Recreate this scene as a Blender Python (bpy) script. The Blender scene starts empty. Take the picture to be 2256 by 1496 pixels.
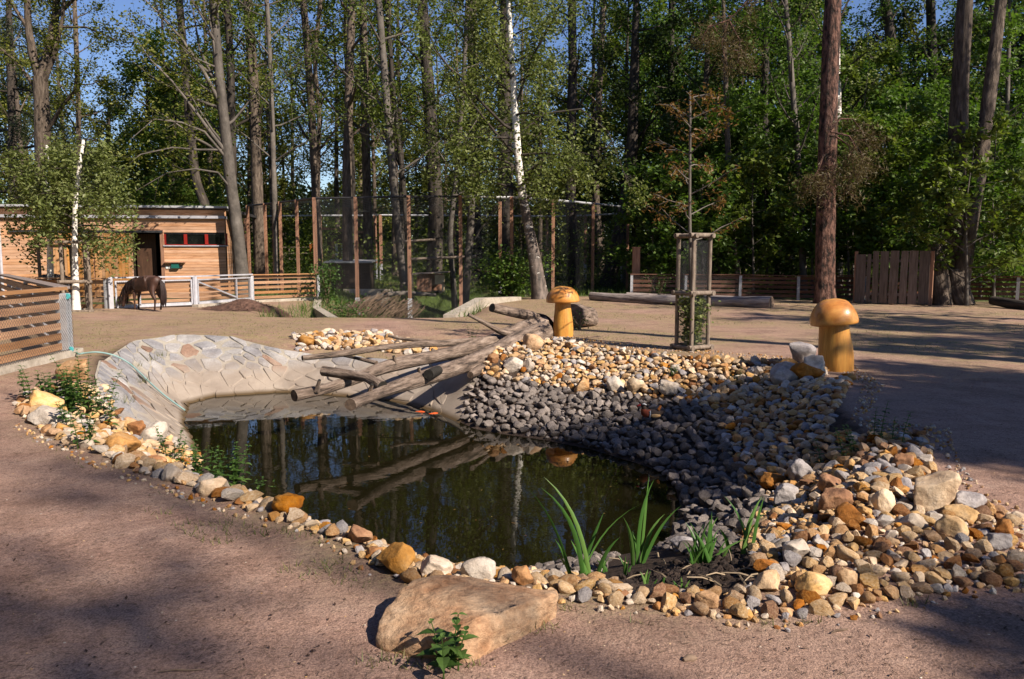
import bpy, bmesh, math, random
import numpy as np
from mathutils import Vector, Matrix, Quaternion

random.seed(7)
RNG = np.random.default_rng(7)
R = math.radians
sc = bpy.context.scene
col = sc.collection

# ------------------------------------------------------------------ camera, world, sun, exposure
CAM_Z, FOC, CU, CV = 1.65, 1713.0, 1128.0, 748.0
PITCH = math.atan(183.0 / FOC)
cam_d = bpy.data.cameras.new('camera')
cam_d.sensor_width = 36.0
cam_d.lens = 36.0 * FOC / 2256.0
cam_d.clip_start, cam_d.clip_end = 0.05, 2000
cam = bpy.data.objects.new('camera', cam_d)
cam.location = (0, 0, CAM_Z)
cam.rotation_euler = (math.pi / 2 - PITCH, 0, 0)
col.objects.link(cam)
sc.camera = cam

SUN_EL, SUN_AZ = R(37.5), math.atan2(0.783, -0.622)      # azimuth from +y towards +x
SUNV = np.array([0.783 * math.cos(SUN_EL), -0.622 * math.cos(SUN_EL), math.sin(SUN_EL)])
world = bpy.data.worlds.new('World')
sc.world = world
world.use_nodes = True
wn = world.node_tree
wn.nodes.clear()
sky = wn.nodes.new('ShaderNodeTexSky')
sky.sky_type = 'NISHITA'
sky.sun_disc = False
sky.sun_elevation = SUN_EL
sky.sun_rotation = SUN_AZ
sky.altitude = 300
sky.air_density = 1.0
sky.dust_density = 0.2
sky.ozone_density = 2.0
hsv = wn.nodes.new('ShaderNodeHueSaturation')
hsv.inputs['Saturation'].default_value = 1.16
hsv.inputs['Hue'].default_value = 0.516
bg = wn.nodes.new('ShaderNodeBackground')
bg.inputs['Strength'].default_value = 0.072
wo = wn.nodes.new('ShaderNodeOutputWorld')
wn.links.new(sky.outputs[0], hsv.inputs['Color'])
wn.links.new(hsv.outputs[0], bg.inputs[0])
wn.links.new(bg.outputs[0], wo.inputs[0])

sun_d = bpy.data.lights.new('sun', 'SUN')
sun_d.energy = 5.0
sun_d.angle = R(0.53)
sun_d.color = (1.0, 0.88, 0.73)
sun = bpy.data.objects.new('sun', sun_d)
sun.rotation_euler = Vector(SUNV).to_track_quat('Z', 'Y').to_euler()
sun.location = (30, -24, 30)
col.objects.link(sun)
sc.view_settings.view_transform = 'Standard'
sc.view_settings.look = 'None'
sc.view_settings.exposure = 0.85
sc.view_settings.gamma = 1.0
sc.render.engine = 'CYCLES'
sc.cycles.max_bounces = 6
sc.cycles.diffuse_bounces = 3
sc.cycles.glossy_bounces = 3
sc.cycles.transmission_bounces = 4
sc.cycles.use_denoising = True


# ------------------------------------------------------------------ surveying helpers (photo pixel -> point in the place)
CP, SP = math.cos(PITCH), math.sin(PITCH)


def ray(u, v):
    a, b = (u - CU) / FOC, -(v - CV) / FOC
    return np.array([a, CP + b * SP, -SP + b * CP])


def at_y(u, v, y):
    d = ray(u, v)
    return np.array([0, 0, CAM_Z]) + d * (y / d[1])


def at_z(u, v, z):
    d = ray(u, v)
    return np.array([0, 0, CAM_Z]) + d * ((z - CAM_Z) / d[2])


def proj(P):
    P = np.atleast_2d(P)
    x, y, z = P[:, 0], P[:, 1], P[:, 2] - CAM_Z
    f = y * CP - z * SP
    up = y * SP + z * CP
    f = np.where(f < 0.05, 0.05, f)
    return CU + FOC * x / f, CV - FOC * up / f


def in_poly(u, v, poly):
    u, v = np.asarray(u), np.asarray(v)
    c = np.zeros(u.shape, bool)
    n = len(poly)
    j = n - 1
    for i in range(n):
        xi, yi = poly[i]
        xj, yj = poly[j]
        m = ((yi > v) != (yj > v)) & (u < (xj - xi) * (v - yi) / (yj - yi + 1e-12) + xi)
        c ^= m
        j = i
    return c


def sstep(x, a, b):
    t = np.clip((x - a) / (b - a), 0, 1)
    return t * t * (3 - 2 * t)


class SinNoise:
    """smooth vector noise as a sum of sines, for numpy arrays"""

    def __init__(self, seed, scale=1.0, n=10):
        g = np.random.default_rng(seed)
        d = g.normal(size=(n, 3))
        d /= np.linalg.norm(d, axis=1)[:, None]
        f = scale * 2 ** g.uniform(-0.3, 2.0, n)
        self.k = d * f[:, None] * 2 * math.pi
        self.a = 1 / (f / scale) ** 0.9
        self.p = g.uniform(0, 6.28, n)
        self.a /= self.a.sum() * 0.6

    def __call__(self, P):
        return (np.sin(P @ self.k.T + self.p) * self.a).sum(1)


# ------------------------------------------------------------------ terrain
WATER = -0.85
RIM = [(80, 905, 0), (140, 952, 0), (220, 982, 0), (300, 1018, 0), (420, 1057, 0), (550, 1098, 0), (650, 1138, 0),
       (760, 1180, 0), (830, 1228, 0), (910, 1262, 0), (1000, 1275, 0), (1100, 1282, 0), (1230, 1292, 0),
       (1400, 1316, 0), (1600, 1318, 0), (1750, 1215, .05), (1900, 1120, .05), (1950, 1000, .04), (1850, 900, 0),
       (1800, 850, 0), (1700, 805, 0), (1500, 785, 0), (1400, 775, 0), (1300, 766, 0), (1200, 752, .03), (1120, 778, 0),
       (1078, 800, -.12), (1010, 792, -.25), (950, 790, -.3), (860, 795, -.3), (700, 785, -.3), (600, 768, -.15),
       (500, 743, 0), (400, 740, .02), (300, 752, 0), (215, 790, 0), (215, 840, 0), (150, 870, 0)]
SHORE = [(430, 1010), (500, 1075), (600, 1150), (700, 1190), (800, 1235), (900, 1270), (1000, 1285), (1100, 1282),
         (1230, 1245), (1350, 1226), (1450, 1206), (1487, 1170), (1500, 1120), (1490, 1080), (1460, 1040), (1400, 1020),
         (1300, 990), (1200, 970), (1100, 955), (1045, 945), (960, 905), (860, 880), (720, 868), (620, 863), (470, 873),
         (405, 890), (398, 930)]
RIM_W = np.array([at_z(*q) for q in RIM])
SHORE_W = np.array([at_z(u, v, WATER) for u, v in SHORE])


def seg_dist(P, poly):
    """distance from P (n,2) to closed polyline, with interpolated z of nearest point"""
    best = np.full(len(P), 1e9)
    bz = np.zeros(len(P))
    n = len(poly)
    for i in range(n):
        a, b = poly[i], poly[(i + 1) % n]
        ab = b[:2] - a[:2]
        t = np.clip(((P - a[:2]) @ ab) / (ab @ ab + 1e-12), 0, 1)
        d = np.linalg.norm(P - a[:2] - t[:, None] * ab, axis=1)
        m = d < best
        best = np.where(m, d, best)
        bz = np.where(m, a[2] + t * (b[2] - a[2]), bz)
    return best, bz


BUMP = SinNoise(3, 0.12)
FINE = SinNoise(4, 0.55)


def base_h(x, y):
    P = np.stack([x, y, np.zeros_like(x)], 1)
    z = 0.05 * BUMP(P) * sstep(y, 14, 24) + 0.012 * FINE(P)
    g = np.exp(-((x + 4.2 - 0.05 * (y - 26)) / 2.6) ** 4) * sstep(y, 21.2, 23.6) * (1 - sstep(y, 35, 40))
    z = z - 1.25 * g
    z = z + 1.5 * sstep(y, 36, 66) + 4.0 * sstep(y, 80, 260)
    # heap of sand on the far side of the pond, sloping down to the crest of the gully
    return z


def terrain_raw(x, y):
    x, y = np.asarray(x, float), np.asarray(y, float)
    z = base_h(x, y)
    near = (x > -12) & (x < 9) & (y > 2) & (y < 21)
    if near.any():
        P = np.stack([x[near], y[near]], 1)
        rp = [tuple(p[:2]) for p in RIM_W]
        sp = [tuple(p[:2]) for p in SHORE_W]
        ir, iw = in_poly(P[:, 0], P[:, 1], rp), in_poly(P[:, 0], P[:, 1], sp)
        dr, zr = seg_dist(P, RIM_W)
        dw, _ = seg_dist(P, SHORE_W)
        b = z[near]
        out = b + zr * np.exp(-(dr / 1.3) ** 2)
        t = dr / (dr + dw + 1e-9)
        bank = zr + (WATER - zr) * t + 0.4 * b * (1 - t)
        deep = WATER - 0.5 * np.minimum(dw, 1.2)
        zz = np.where(iw, deep, np.where(ir, bank, out))
        z = z.copy()
        z[near] = zz
    return z


GX = np.arange(-12.0, 9.001, 0.06)
GY = np.arange(2.0, 21.001, 0.06)
_gx, _gy = np.meshgrid(GX, GY)
GH = terrain_raw(_gx.ravel(), _gy.ravel()).reshape(_gx.shape)


def hz(x, y):
    x, y = np.atleast_1d(np.asarray(x, float)), np.atleast_1d(np.asarray(y, float))
    z = base_h(x, y)
    m = (x > -11.9) & (x < 8.9) & (y > 2.1) & (y < 20.9)
    if m.any():
        fx, fy = (x[m] - GX[0]) / 0.06, (y[m] - GY[0]) / 0.06
        i, j = fx.astype(int), fy.astype(int)
        a, b = fx - i, fy - j
        z[m] = (GH[j, i] * (1 - a) * (1 - b) + GH[j, i + 1] * a * (1 - b) + GH[j + 1, i] * (1 - a) * b + GH[j + 1, i + 1] * a * b)
    return z


def hz1(x, y):
    return float(hz(x, y)[0])


def hit(u, v):
    """first meeting of a sight line with the ground"""
    d = ray(u, v)
    t = np.concatenate([np.arange(1.5, 30, 0.02), np.arange(30, 120, 0.2)]) / d[1]
    P = np.array([0, 0, CAM_Z]) + d * t[:, None]
    below = P[:, 2] < hz(P[:, 0], P[:, 1])
    i = int(np.argmax(below)) if below.any() else len(t) - 1
    p = P[i]
    return np.array([p[0], p[1], hz1(p[0], p[1])])


# ------------------------------------------------------------------ materials
MATS = {}


def nd(t, k, **kw):
    n = t.nodes.new(k)
    for a, b in kw.items():
        if a.startswith('i_'):
            n.inputs[a[2:].replace('_', ' ')].default_value = b
        else:
            setattr(n, a, b)
    return n


def ramp(t, fac, stops):
    r = nd(t, 'ShaderNodeValToRGB')
    el = r.color_ramp.elements
    while len(el) < len(stops):
        el.new(0.5)
    for e, (p, c) in zip(el, stops):
        e.position = p
        e.color = (*c, 1)
    t.links.new(fac, r.inputs[0])
    return r.outputs[0]


def mixc(t, fac, a, b, mode='MIX'):
    m = nd(t, 'ShaderNodeMix', data_type='RGBA', blend_type=mode)
    for s, q in ((m.inputs[0], fac), (m.inputs[6], a), (m.inputs[7], b)):
        if isinstance(q, (int, float)):
            s.default_value = q
        elif isinstance(q, tuple):
            s.default_value = (*q, 1)
        else:
            t.links.new(q, s)
    return m.outputs[2]


def mat(name, stops, scale=6.0, detail=6, rough=0.8, bump=0.4, bscale=None, stretch=(1, 1, 1), vary=0.25, spec=0.3,
        metal=0.0, hue=0.0, fine=None, bdist=0.02, coat=0.0, stem=False):
    """a procedural surface: noise through a colour ramp, a second finer noise, relief, a little variation per object"""
    if name in MATS:
        return MATS[name]
    m = bpy.data.materials.new(name)
    m.use_nodes = True
    t = m.node_tree
    b = t.nodes['Principled BSDF']
    tc = nd(t, 'ShaderNodeTexCoord')
    oi = nd(t, 'ShaderNodeObjectInfo')
    ad = nd(t, 'ShaderNodeVectorMath', operation='MULTIPLY_ADD')
    t.links.new(nd(t, 'ShaderNodeAttribute', attribute_name='tx').outputs['Vector'] if stem else tc.outputs['Object'], ad.inputs[0])
    ad.inputs[1].default_value = stretch
    sc_ = nd(t, 'ShaderNodeMath', operation='MULTIPLY')
    t.links.new(oi.outputs['Random'], sc_.inputs[0])
    sc_.inputs[1].default_value = 40.0
    t.links.new(sc_.outputs[0], ad.inputs[2])
    n1 = nd(t, 'ShaderNodeTexNoise', i_Scale=scale, i_Detail=detail, i_Roughness=0.62)
    t.links.new(ad.outputs[0], n1.inputs['Vector'])
    n2 = nd(t, 'ShaderNodeTexNoise', i_Scale=bscale or scale * 5, i_Detail=8, i_Roughness=0.7)
    t.links.new(ad.outputs[0], n2.inputs['Vector'])
    c = ramp(t, n1.outputs[0], stops)
    if fine:
        f = ramp(t, n2.outputs[0], [(0.35, (fine, fine, fine)), (0.62, (1, 1, 1))])
        c = mixc(t, 1.0, c, f, 'MULTIPLY')
    if vary or hue:
        ge = nd(t, 'ShaderNodeNewGeometry')
        s = nd(t, 'ShaderNodeMath', operation='ADD')
        t.links.new(oi.outputs['Random'], s.inputs[0])
        t.links.new(ge.outputs['Random Per Island'], s.inputs[1])
        fr = nd(t, 'ShaderNodeMath', operation='FRACT')
        t.links.new(s.outputs[0], fr.inputs[0])
        mr = nd(t, 'ShaderNodeMapRange')
        t.links.new(fr.outputs[0], mr.inputs[0])
        mr.inputs[3].default_value, mr.inputs[4].default_value = 1 - vary, 1 + vary
        hs = nd(t, 'ShaderNodeHueSaturation')
        t.links.new(mr.outputs[0], hs.inputs['Value'])
        if hue:
            m2 = nd(t, 'ShaderNodeMapRange')
            f2 = nd(t, 'ShaderNodeMath', operation='MULTIPLY')
            t.links.new(s.outputs[0], f2.inputs[0])
            f2.inputs[1].default_value = 7.31
            f3 = nd(t, 'ShaderNodeMath', operation='FRACT')
            t.links.new(f2.outputs[0], f3.inputs[0])
            t.links.new(f3.outputs[0], m2.inputs[0])
            m2.inputs[3].default_value, m2.inputs[4].default_value = 1 - hue, 1 + hue
            t.links.new(m2.outputs[0], hs.inputs['Saturation'])
        t.links.new(c, hs.inputs['Color'])
        c = hs.outputs[0]
    t.links.new(c, b.inputs['Base Color'])
    b.inputs['Roughness'].default_value = rough
    b.inputs['Metallic'].default_value = metal
    b.inputs['Specular IOR Level'].default_value = spec
    b.inputs['Coat Weight'].default_value = coat
    b.inputs['Coat Roughness'].default_value = 0.15
    if bump:
        bm_ = nd(t, 'ShaderNodeBump', i_Strength=bump, i_Distance=bdist)
        sm = nd(t, 'ShaderNodeMath', operation='ADD')
        t.links.new(n1.outputs[0], sm.inputs[0])
        t.links.new(n2.outputs[0], sm.inputs[1])
        t.links.new(sm.outputs[0], bm_.inputs['Height'])
        t.links.new(bm_.outputs[0], b.inputs['Normal'])
    MATS[name] = m
    return m


def leaf_mat(name, stops, trans=0.4, rough=0.5):
    if name in MATS:
        return MATS[name]
    m = bpy.data.materials.new(name)
    m.use_nodes = True
    t = m.node_tree
    b = t.nodes['Principled BSDF']
    a = nd(t, 'ShaderNodeAttribute', attribute_name='v')
    c = ramp(t, a.outputs['Fac'], stops)
    t.links.new(c, b.inputs['Base Color'])
    b.inputs['Roughness'].default_value = rough
    b.inputs['Specular IOR Level'].default_value = 0.35
    tr = nd(t, 'ShaderNodeBsdfTranslucent')
    br = mixc(t, 1.0, c, (1.1, 1.25, 0.6), 'MULTIPLY')
    t.links.new(br, tr.inputs[0])
    mx = nd(t, 'ShaderNodeMixShader')
    mx.inputs[0].default_value = trans
    t.links.new(b.outputs[0], mx.inputs[1])
    t.links.new(tr.outputs[0], mx.inputs[2])
    t.links.new(mx.outputs[0], t.nodes['Material Output'].inputs[0])
    MATS[name] = m
    return m


# bark
BARK = mat('bark_brown', [(0.32, (.03, .022, .017)), (0.5, (.095, .072, .056)), (0.72, (.19, .15, .12))], 12, bump=1.0, stretch=(1, 1, .2), vary=.2, bdist=.05, bscale=20, stem=True)
BARK_GREY = mat('bark_grey', [(0.3, (.055, .048, .042)), (0.55, (.125, .108, .094)), (0.8, (.21, .185, .165))], 4, bump=.5, stretch=(1, 1, .5), vary=.15, bdist=.02, stem=True, fine=.75)
BARK_PINE = mat('bark_pine', [(0.4, (.015, .01, .008)), (0.5, (.1, .05, .038)), (0.66, (.25, .135, .1))], 12, bump=1.0, stretch=(1, 1, .3), vary=.1, bdist=.08, bscale=20, stem=True)
BARK_DARK = mat('bark_dark', [(0.35, (.017, .014, .012)), (0.55, (.05, .04, .033)), (0.8, (.12, .098, .08))], 7, bump=1.0, stretch=(1, 1, .2), vary=.2, bdist=.04, bscale=18, stem=True)
LOGW = mat('log_bark', [(0.36, (.07, .052, .042)), (0.48, (.22, .16, .125)), (0.66, (.38, .295, .24))], 13, bump=1.0, stretch=(1, 1, .2), vary=.05, bdist=.05, bscale=34, fine=.6, stem=True)
LOG_OLD = mat('log_weathered', [(0.34, (.1, .076, .068)), (0.48, (.3, .25, .23)), (0.7, (.46, .4, .375))], 9, bump=1.0, stretch=(1, 1, .12), vary=.08, bdist=.04, bscale=30, fine=.65, stem=True)
LOG_END = mat('log_end', [(0.3, (.06, .04, .03)), (0.7, (.2, .14, .1))], 14, bump=.4, vary=.1)
CHAR = mat('charred_wood', [(0.3, (.008, .007, .006)), (0.7, (.03, .026, .022))], 9, bump=.8, vary=0)


def birch_mat():
    m = bpy.data.materials.new('bark_birch')
    m.use_nodes = True
    t = m.node_tree
    b = t.nodes['Principled BSDF']
    tc = nd(t, 'ShaderNodeTexCoord')
    mp = nd(t, 'ShaderNodeMapping')
    mp.inputs['Scale'].default_value = (2.0, 2.0, 5.0)
    t.links.new(tc.outputs['Object'], mp.inputs[0])
    n1 = nd(t, 'ShaderNodeTexNoise', i_Scale=1.6, i_Detail=6, i_Roughness=.65)
    t.links.new(mp.outputs[0], n1.inputs['Vector'])
    sx = nd(t, 'ShaderNodeSeparateXYZ')
    t.links.new(tc.outputs['Object'], sx.inputs[0])
    # old bark: rugged and dark low on the stem (attribute 'old' set per vertex), papery white above
    old = nd(t, 'ShaderNodeAttribute', attribute_name='old')
    ad = nd(t, 'ShaderNodeMath', operation='MULTIPLY_ADD')
    t.links.new(old.outputs['Fac'], ad.inputs[0])
    ad.inputs[1].default_value = 0.25
    t.links.new(n1.outputs[0], ad.inputs[2])
    f = ramp(t, ad.outputs[0], [(0.56, (0, 0, 0)), (0.63, (1, 1, 1))])
    n2 = nd(t, 'ShaderNodeTexNoise', i_Scale=9, i_Detail=5)
    mp2 = nd(t, 'ShaderNodeMapping')
    mp2.inputs['Scale'].default_value = (1, 1, .3)
    t.links.new(tc.outputs['Object'], mp2.inputs[0])
    t.links.new(mp2.outputs[0], n2.inputs['Vector'])
    dark = ramp(t, n2.outputs[0], [(0.3, (.02, .016, .014)), (0.7, (.17, .13, .11))])
    white = ramp(t, n2.outputs[0], [(0.3, (.5, .46, .42)), (0.6, (.78, .75, .71))])
    c = mixc(t, f, white, dark)
    t.links.new(c, b.inputs['Base Color'])
    b.inputs['Roughness'].default_value = .7
    bm_ = nd(t, 'ShaderNodeBump', i_Strength=.8, i_Distance=.04)
    t.links.new(ad.outputs[0], bm_.inputs['Height'])
    t.links.new(bm_.outputs[0], b.inputs['Normal'])
    MATS['bark_birch'] = m
    return m


BARK_BIRCH = birch_mat()

LEAF = leaf_mat('leaf_green', [(0, (.05, .08, .013)), (.5, (.105, .145, .023)), (1, (.185, .22, .038))])
LEAF_BIRCH = leaf_mat('leaf_birch', [(0, (.09, .115, .035)), (.5, (.15, .18, .055)), (1, (.24, .26, .1))])
LEAF_MAPLE = leaf_mat('leaf_maple', [(0, (.04, .08, .014)), (.5, (.085, .15, .025)), (1, (.15, .22, .04))])
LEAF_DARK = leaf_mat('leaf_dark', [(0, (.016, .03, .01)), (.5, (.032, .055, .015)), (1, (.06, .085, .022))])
LEAF_OLIVE = leaf_mat('leaf_olive', [(0, (.07, .08, .015)), (.5, (.14, .155, .026)), (1, (.24, .24, .045))])
LEAF_ORANGE = leaf_mat('leaf_copper', [(0, (.1, .045, .014)), (.5, (.17, .085, .025)), (1, (.2, .14, .04))])
LEAF_PINE = leaf_mat('needles_brown', [(0, (.07, .045, .016)), (.5, (.1, .075, .026)), (1, (.13, .11, .04))], trans=.15)
LEAF_SPRUCE = leaf_mat('needles_dark', [(0, (.012, .022, .012)), (1, (.04, .055, .022))], trans=.1)
LEAF_NETTLE = leaf_mat('leaf_nettle', [(0, (.03, .065, .012)), (.5, (.055, .11, .022)), (1, (.1, .17, .04))], trans=.3)
LEAF_IRIS = leaf_mat('leaf_iris', [(0, (.04, .11, .02)), (.5, (.07, .17, .035)), (1, (.14, .25, .06))], trans=.3, rough=.4)
GRASS = leaf_mat('grass_blade', [(0, (.04, .075, .012)), (.5, (.075, .13, .02)), (1, (.14, .19, .04))], trans=.35)
GRASS_DRY = leaf_mat('grass_sparse', [(0, (.06, .08, .02)), (.5, (.12, .13, .04)), (1, (.26, .22, .1))], trans=.3)

WOOD_NEW = mat('wood_larch', [(0.3, (.24, .115, .055)), (0.55, (.38, .21, .11)), (0.75, (.47, .285, .165))], 3, stretch=(.35, 6, 6), bump=.25, vary=.22, hue=.15, bdist=.004, rough=.65)
WOOD_SHED = mat('wood_cladding', [(0.25, (.27, .13, .07)), (0.46, (.5, .28, .165)), (0.75, (.6, .38, .25))], 3.0, stretch=(.6, 3, 6), bump=.25, vary=.14, hue=.1, bdist=.004, rough=.65)
WOOD_DOOR = mat('wood_door', [(0.25, (.34, .16, .06)), (0.5, (.47, .24, .1)), (0.75, (.54, .3, .14))], 2.4, stretch=(5, 5, .4), bump=.25, vary=.15, hue=.12, bdist=.004, rough=.6)
WOOD_GREY = mat('wood_weathered', [(0.3, (.11, .085, .075)), (0.55, (.21, .17, .155)), (0.75, (.3, .25, .23))], 4, stretch=(6, 6, .5), bump=.4, vary=.2, bdist=.006)
WOOD_POLE = mat('wood_pole', [(0.3, (.1, .076, .06)), (0.55, (.2, .157, .125)), (0.8, (.3, .25, .205))], 5, stretch=(4, 4, 1), bump=.4, vary=.12, bdist=.006)
WOOD_POST = mat('wood_post', [(0.3, (.15, .075, .048)), (0.55, (.29, .155, .1)), (0.75, (.38, .22, .15))], 3, stretch=(6, 6, .4), bump=.25, vary=.15, bdist=.004)
MUSH_STEM = mat('varnished_stem', [(0.25, (.42, .17, .028)), (0.5, (.58, .27, .05)), (0.75, (.66, .36, .085))], 3, stretch=(5, 5, .35), bump=.4, vary=.03, rough=.5, bdist=.006, spec=.4, coat=.1, fine=.72, bscale=14)
MUSH_CAP = mat('varnished_cap', [(0.3, (.28, .09, .017)), (0.46, (.5, .195, .036)), (0.72, (.64, .33, .08))], 3.2, stretch=(1, 2.6, 1.4), bump=.35, vary=.05, rough=.4, bdist=.006, spec=.5, coat=.35, fine=.86, bscale=13)
GALV = mat('galvanised_steel', [(0.3, (.34, .35, .38)), (0.7, (.5, .51, .55))], 8, bump=.05, rough=.55, metal=.25, vary=.08, spec=.5)
GALV_WHITE = mat('bright_steel', [(0.3, (.33, .33, .37)), (0.7, (.45, .45, .5))], 8, bump=.03, rough=.5, metal=.1, vary=.05, spec=.5)
WIRE = mat('wire', [(0.3, (.035, .037, .04)), (0.7, (.07, .072, .078))], 8, bump=0, rough=.6, metal=.2, vary=0)
DARK_METAL = mat('dark_metal', [(0.3, (.02, .02, .022)), (0.7, (.05, .05, .055))], 8, bump=0, rough=.5, vary=0)
CONC = mat('concrete', [(0.3, (.3, .26, .21)), (0.55, (.43, .38, .32)), (0.75, (.52, .47, .4))], 3, bump=.5, vary=.08, bdist=.01, fine=.7)
RED = mat('red_paint', [(0.3, (.2, .012, .01)), (0.7, (.27, .02, .014))], 6, bump=0, rough=.45, vary=.05)
GLASS = mat('window_glass', [(0.3, (.004, .005, .005)), (0.7, (.008, .009, .008))], 3, bump=0, rough=.05, vary=0, spec=.3)
WOOD_DARKDOOR = mat('wood_dark_door', [(0.3, (.04, .02, .012)), (0.7, (.09, .045, .026))], 4, stretch=(6, 6, .5), bump=.2, vary=.1)
INSIDE = mat('dark_interior', [(0.3, (.02, .014, .01)), (0.7, (.035, .024, .018))], 3, bump=0, vary=0)
GREENBOX = mat('green_plastic', [(0.3, (.01, .09, .075)), (0.7, (.015, .12, .1))], 6, bump=0, rough=.5, vary=0)
WHITE = mat('white_plastic', [(0.3, (.72, .72, .7)), (0.7, (.8, .8, .78))], 6, bump=0, rough=.5, vary=0)
TEAL = mat('teal_plastic', [(0.3, (.05, .3, .32)), (0.7, (.08, .38, .4))], 6, bump=0, rough=.5, vary=0)
HOSE = mat('hose_rubber', [(0.3, (.16, .27, .27)), (0.7, (.25, .37, .36))], 6, bump=0, rough=.55, vary=0)
ORANGE = mat('orange_paint', [(0.3, (.5, .16, .03)), (0.7, (.62, .22, .05))], 4, bump=.1, vary=.1)
SOIL = mat('wet_soil', [(0.3, (.018, .012, .01)), (0.55, (.05, .034, .027)), (0.8, (.1, .07, .055))], 7, bump=1, vary=0, bdist=.04, bscale=30, rough=.9)
MULCH = mat('bark_mulch', [(0.3, (.03, .016, .012)), (0.55, (.09, .048, .035)), (0.8, (.17, .1, .075))], 6, bump=1, vary=.35, bdist=.04, bscale=24)
COAT_BROWN = mat('pony_coat', [(0.3, (.018, .009, .007)), (0.55, (.055, .025, .018)), (0.8, (.1, .047, .034))], 3, bump=.25, vary=0, rough=.55, bscale=30, bdist=.008, spec=.4)
HAIR_DARK = mat('pony_hair', [(0.3, (.008, .005, .006)), (0.7, (.035, .018, .016))], 12, stretch=(2, 2, .3), bump=.6, vary=0, rough=.55)
COAT_GREY = mat('grey_coat', [(0.3, (.02, .018, .02)), (0.7, (.085, .075, .08))], 9, bump=.5, vary=0, rough=.8)
TWIGM = mat('dry_twig', [(0.3, (.07, .045, .03)), (0.7, (.2, .14, .1))], 8, bump=.2, vary=.3)
STRAW = mat('dry_reed', [(0.3, (.17, .125, .08)), (0.7, (.32, .25, .17))], 8, bump=.1, vary=.2)

ST_WHITE = mat('stone_white', [(0.3, (.34, .275, .22)), (0.5, (.54, .455, .375)), (0.75, (.66, .59, .52))], 5, bump=.7, vary=.14, hue=.3, bdist=.02, fine=.72, bscale=28)
ST_TAN = mat('stone_tan', [(0.28, (.38, .22, .1)), (0.5, (.56, .38, .21)), (0.74, (.68, .54, .38))], 4.5, bump=.7, vary=.18, hue=.25, bdist=.02, fine=.7, bscale=26)
ST_OCHRE = mat('stone_ochre', [(0.28, (.3, .135, .045)), (0.5, (.47, .265, .115)), (0.76, (.62, .44, .26))], 4.5, bump=.75, vary=.2, hue=.2, bdist=.02, fine=.66, bscale=26)
ST_RUST = mat('stone_rust', [(0.28, (.16, .06, .02)), (0.5, (.33, .14, .045)), (0.76, (.48, .28, .13))], 4.5, bump=.8, vary=.2, hue=.2, bdist=.02, fine=.62, bscale=26)
ST_PALEGREY = mat('stone_pale_grey', [(0.28, (.2, .18, .19)), (0.5, (.34, .31, .31)), (0.76, (.5, .46, .44))], 5, bump=.7, vary=.2, bdist=.02, fine=.7, bscale=28)
ST_DARK = mat('stone_dark_grey', [(0.28, (.1, .084, .077)), (0.52, (.205, .173, .157)), (0.78, (.31, .27, .245))], 6, bump=.7, vary=.35, bdist=.02, fine=.7, bscale=30)
TAN_MATS = [ST_WHITE, ST_TAN, ST_OCHRE, ST_RUST, ST_PALEGREY]
TAN_WORD = ['whitish', 'tan', 'ochre', 'rusty', 'pale grey']


def paving_mat(name, stops, speck):
    """granite slabs; below the old water mark they carry a skin of pale silt"""
    m = mat(name, stops, 3.5, bump=.5, vary=.14, bdist=.012, fine=speck, bscale=36)
    t = m.node_tree
    b = t.nodes['Principled BSDF']
    src = b.inputs['Base Color'].links[0].from_socket
    ge = nd(t, 'ShaderNodeNewGeometry')
    sx = nd(t, 'ShaderNodeSeparateXYZ')
    t.links.new(ge.outputs['Position'], sx.inputs[0])
    n = nd(t, 'ShaderNodeTexNoise', i_Scale=1.6, i_Detail=7, i_Roughness=.65)
    t.links.new(ge.outputs['Position'], n.inputs['Vector'])
    ad = nd(t, 'ShaderNodeMath', operation='MULTIPLY_ADD')
    t.links.new(n.outputs[0], ad.inputs[0])
    ad.inputs[1].default_value = .5
    t.links.new(sx.outputs[2], ad.inputs[2])
    mr = nd(t, 'ShaderNodeMapRange')
    t.links.new(ad.outputs[0], mr.inputs[0])
    mr.inputs[1].default_value, mr.inputs[2].default_value = .0, -.3
    silt = ramp(t, n.outputs[0], [(0.3, (.23, .185, .15)), (0.7, (.345, .29, .24))])
    c = mixc(t, mr.outputs[0], src, silt)
    wet = nd(t, 'ShaderNodeMapRange')
    t.links.new(sx.outputs[2], wet.inputs[0])
    wet.inputs[1].default_value, wet.inputs[2].default_value = -.78, -.835
    c = mixc(t, wet.outputs[0], c, (.085, .055, .025))
    t.links.new(c, b.inputs['Base Color'])
    return m


PAVE = [paving_mat('granite_grey', [(0.3, (.21, .2, .21)), (0.55, (.32, .31, .32)), (0.78, (.4, .39, .39))], .62),
        paving_mat('granite_light', [(0.3, (.26, .245, .24)), (0.55, (.38, .36, .35)), (0.78, (.46, .44, .43))], .65),
        paving_mat('granite_pink', [(0.3, (.2, .11, .08)), (0.55, (.3, .19, .135)), (0.78, (.37, .26, .2))], .6)]
MORTAR = paving_mat('mortar', [(0.3, (.31, .275, .225)), (0.6, (.42, .38, .32))], .7)


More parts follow.
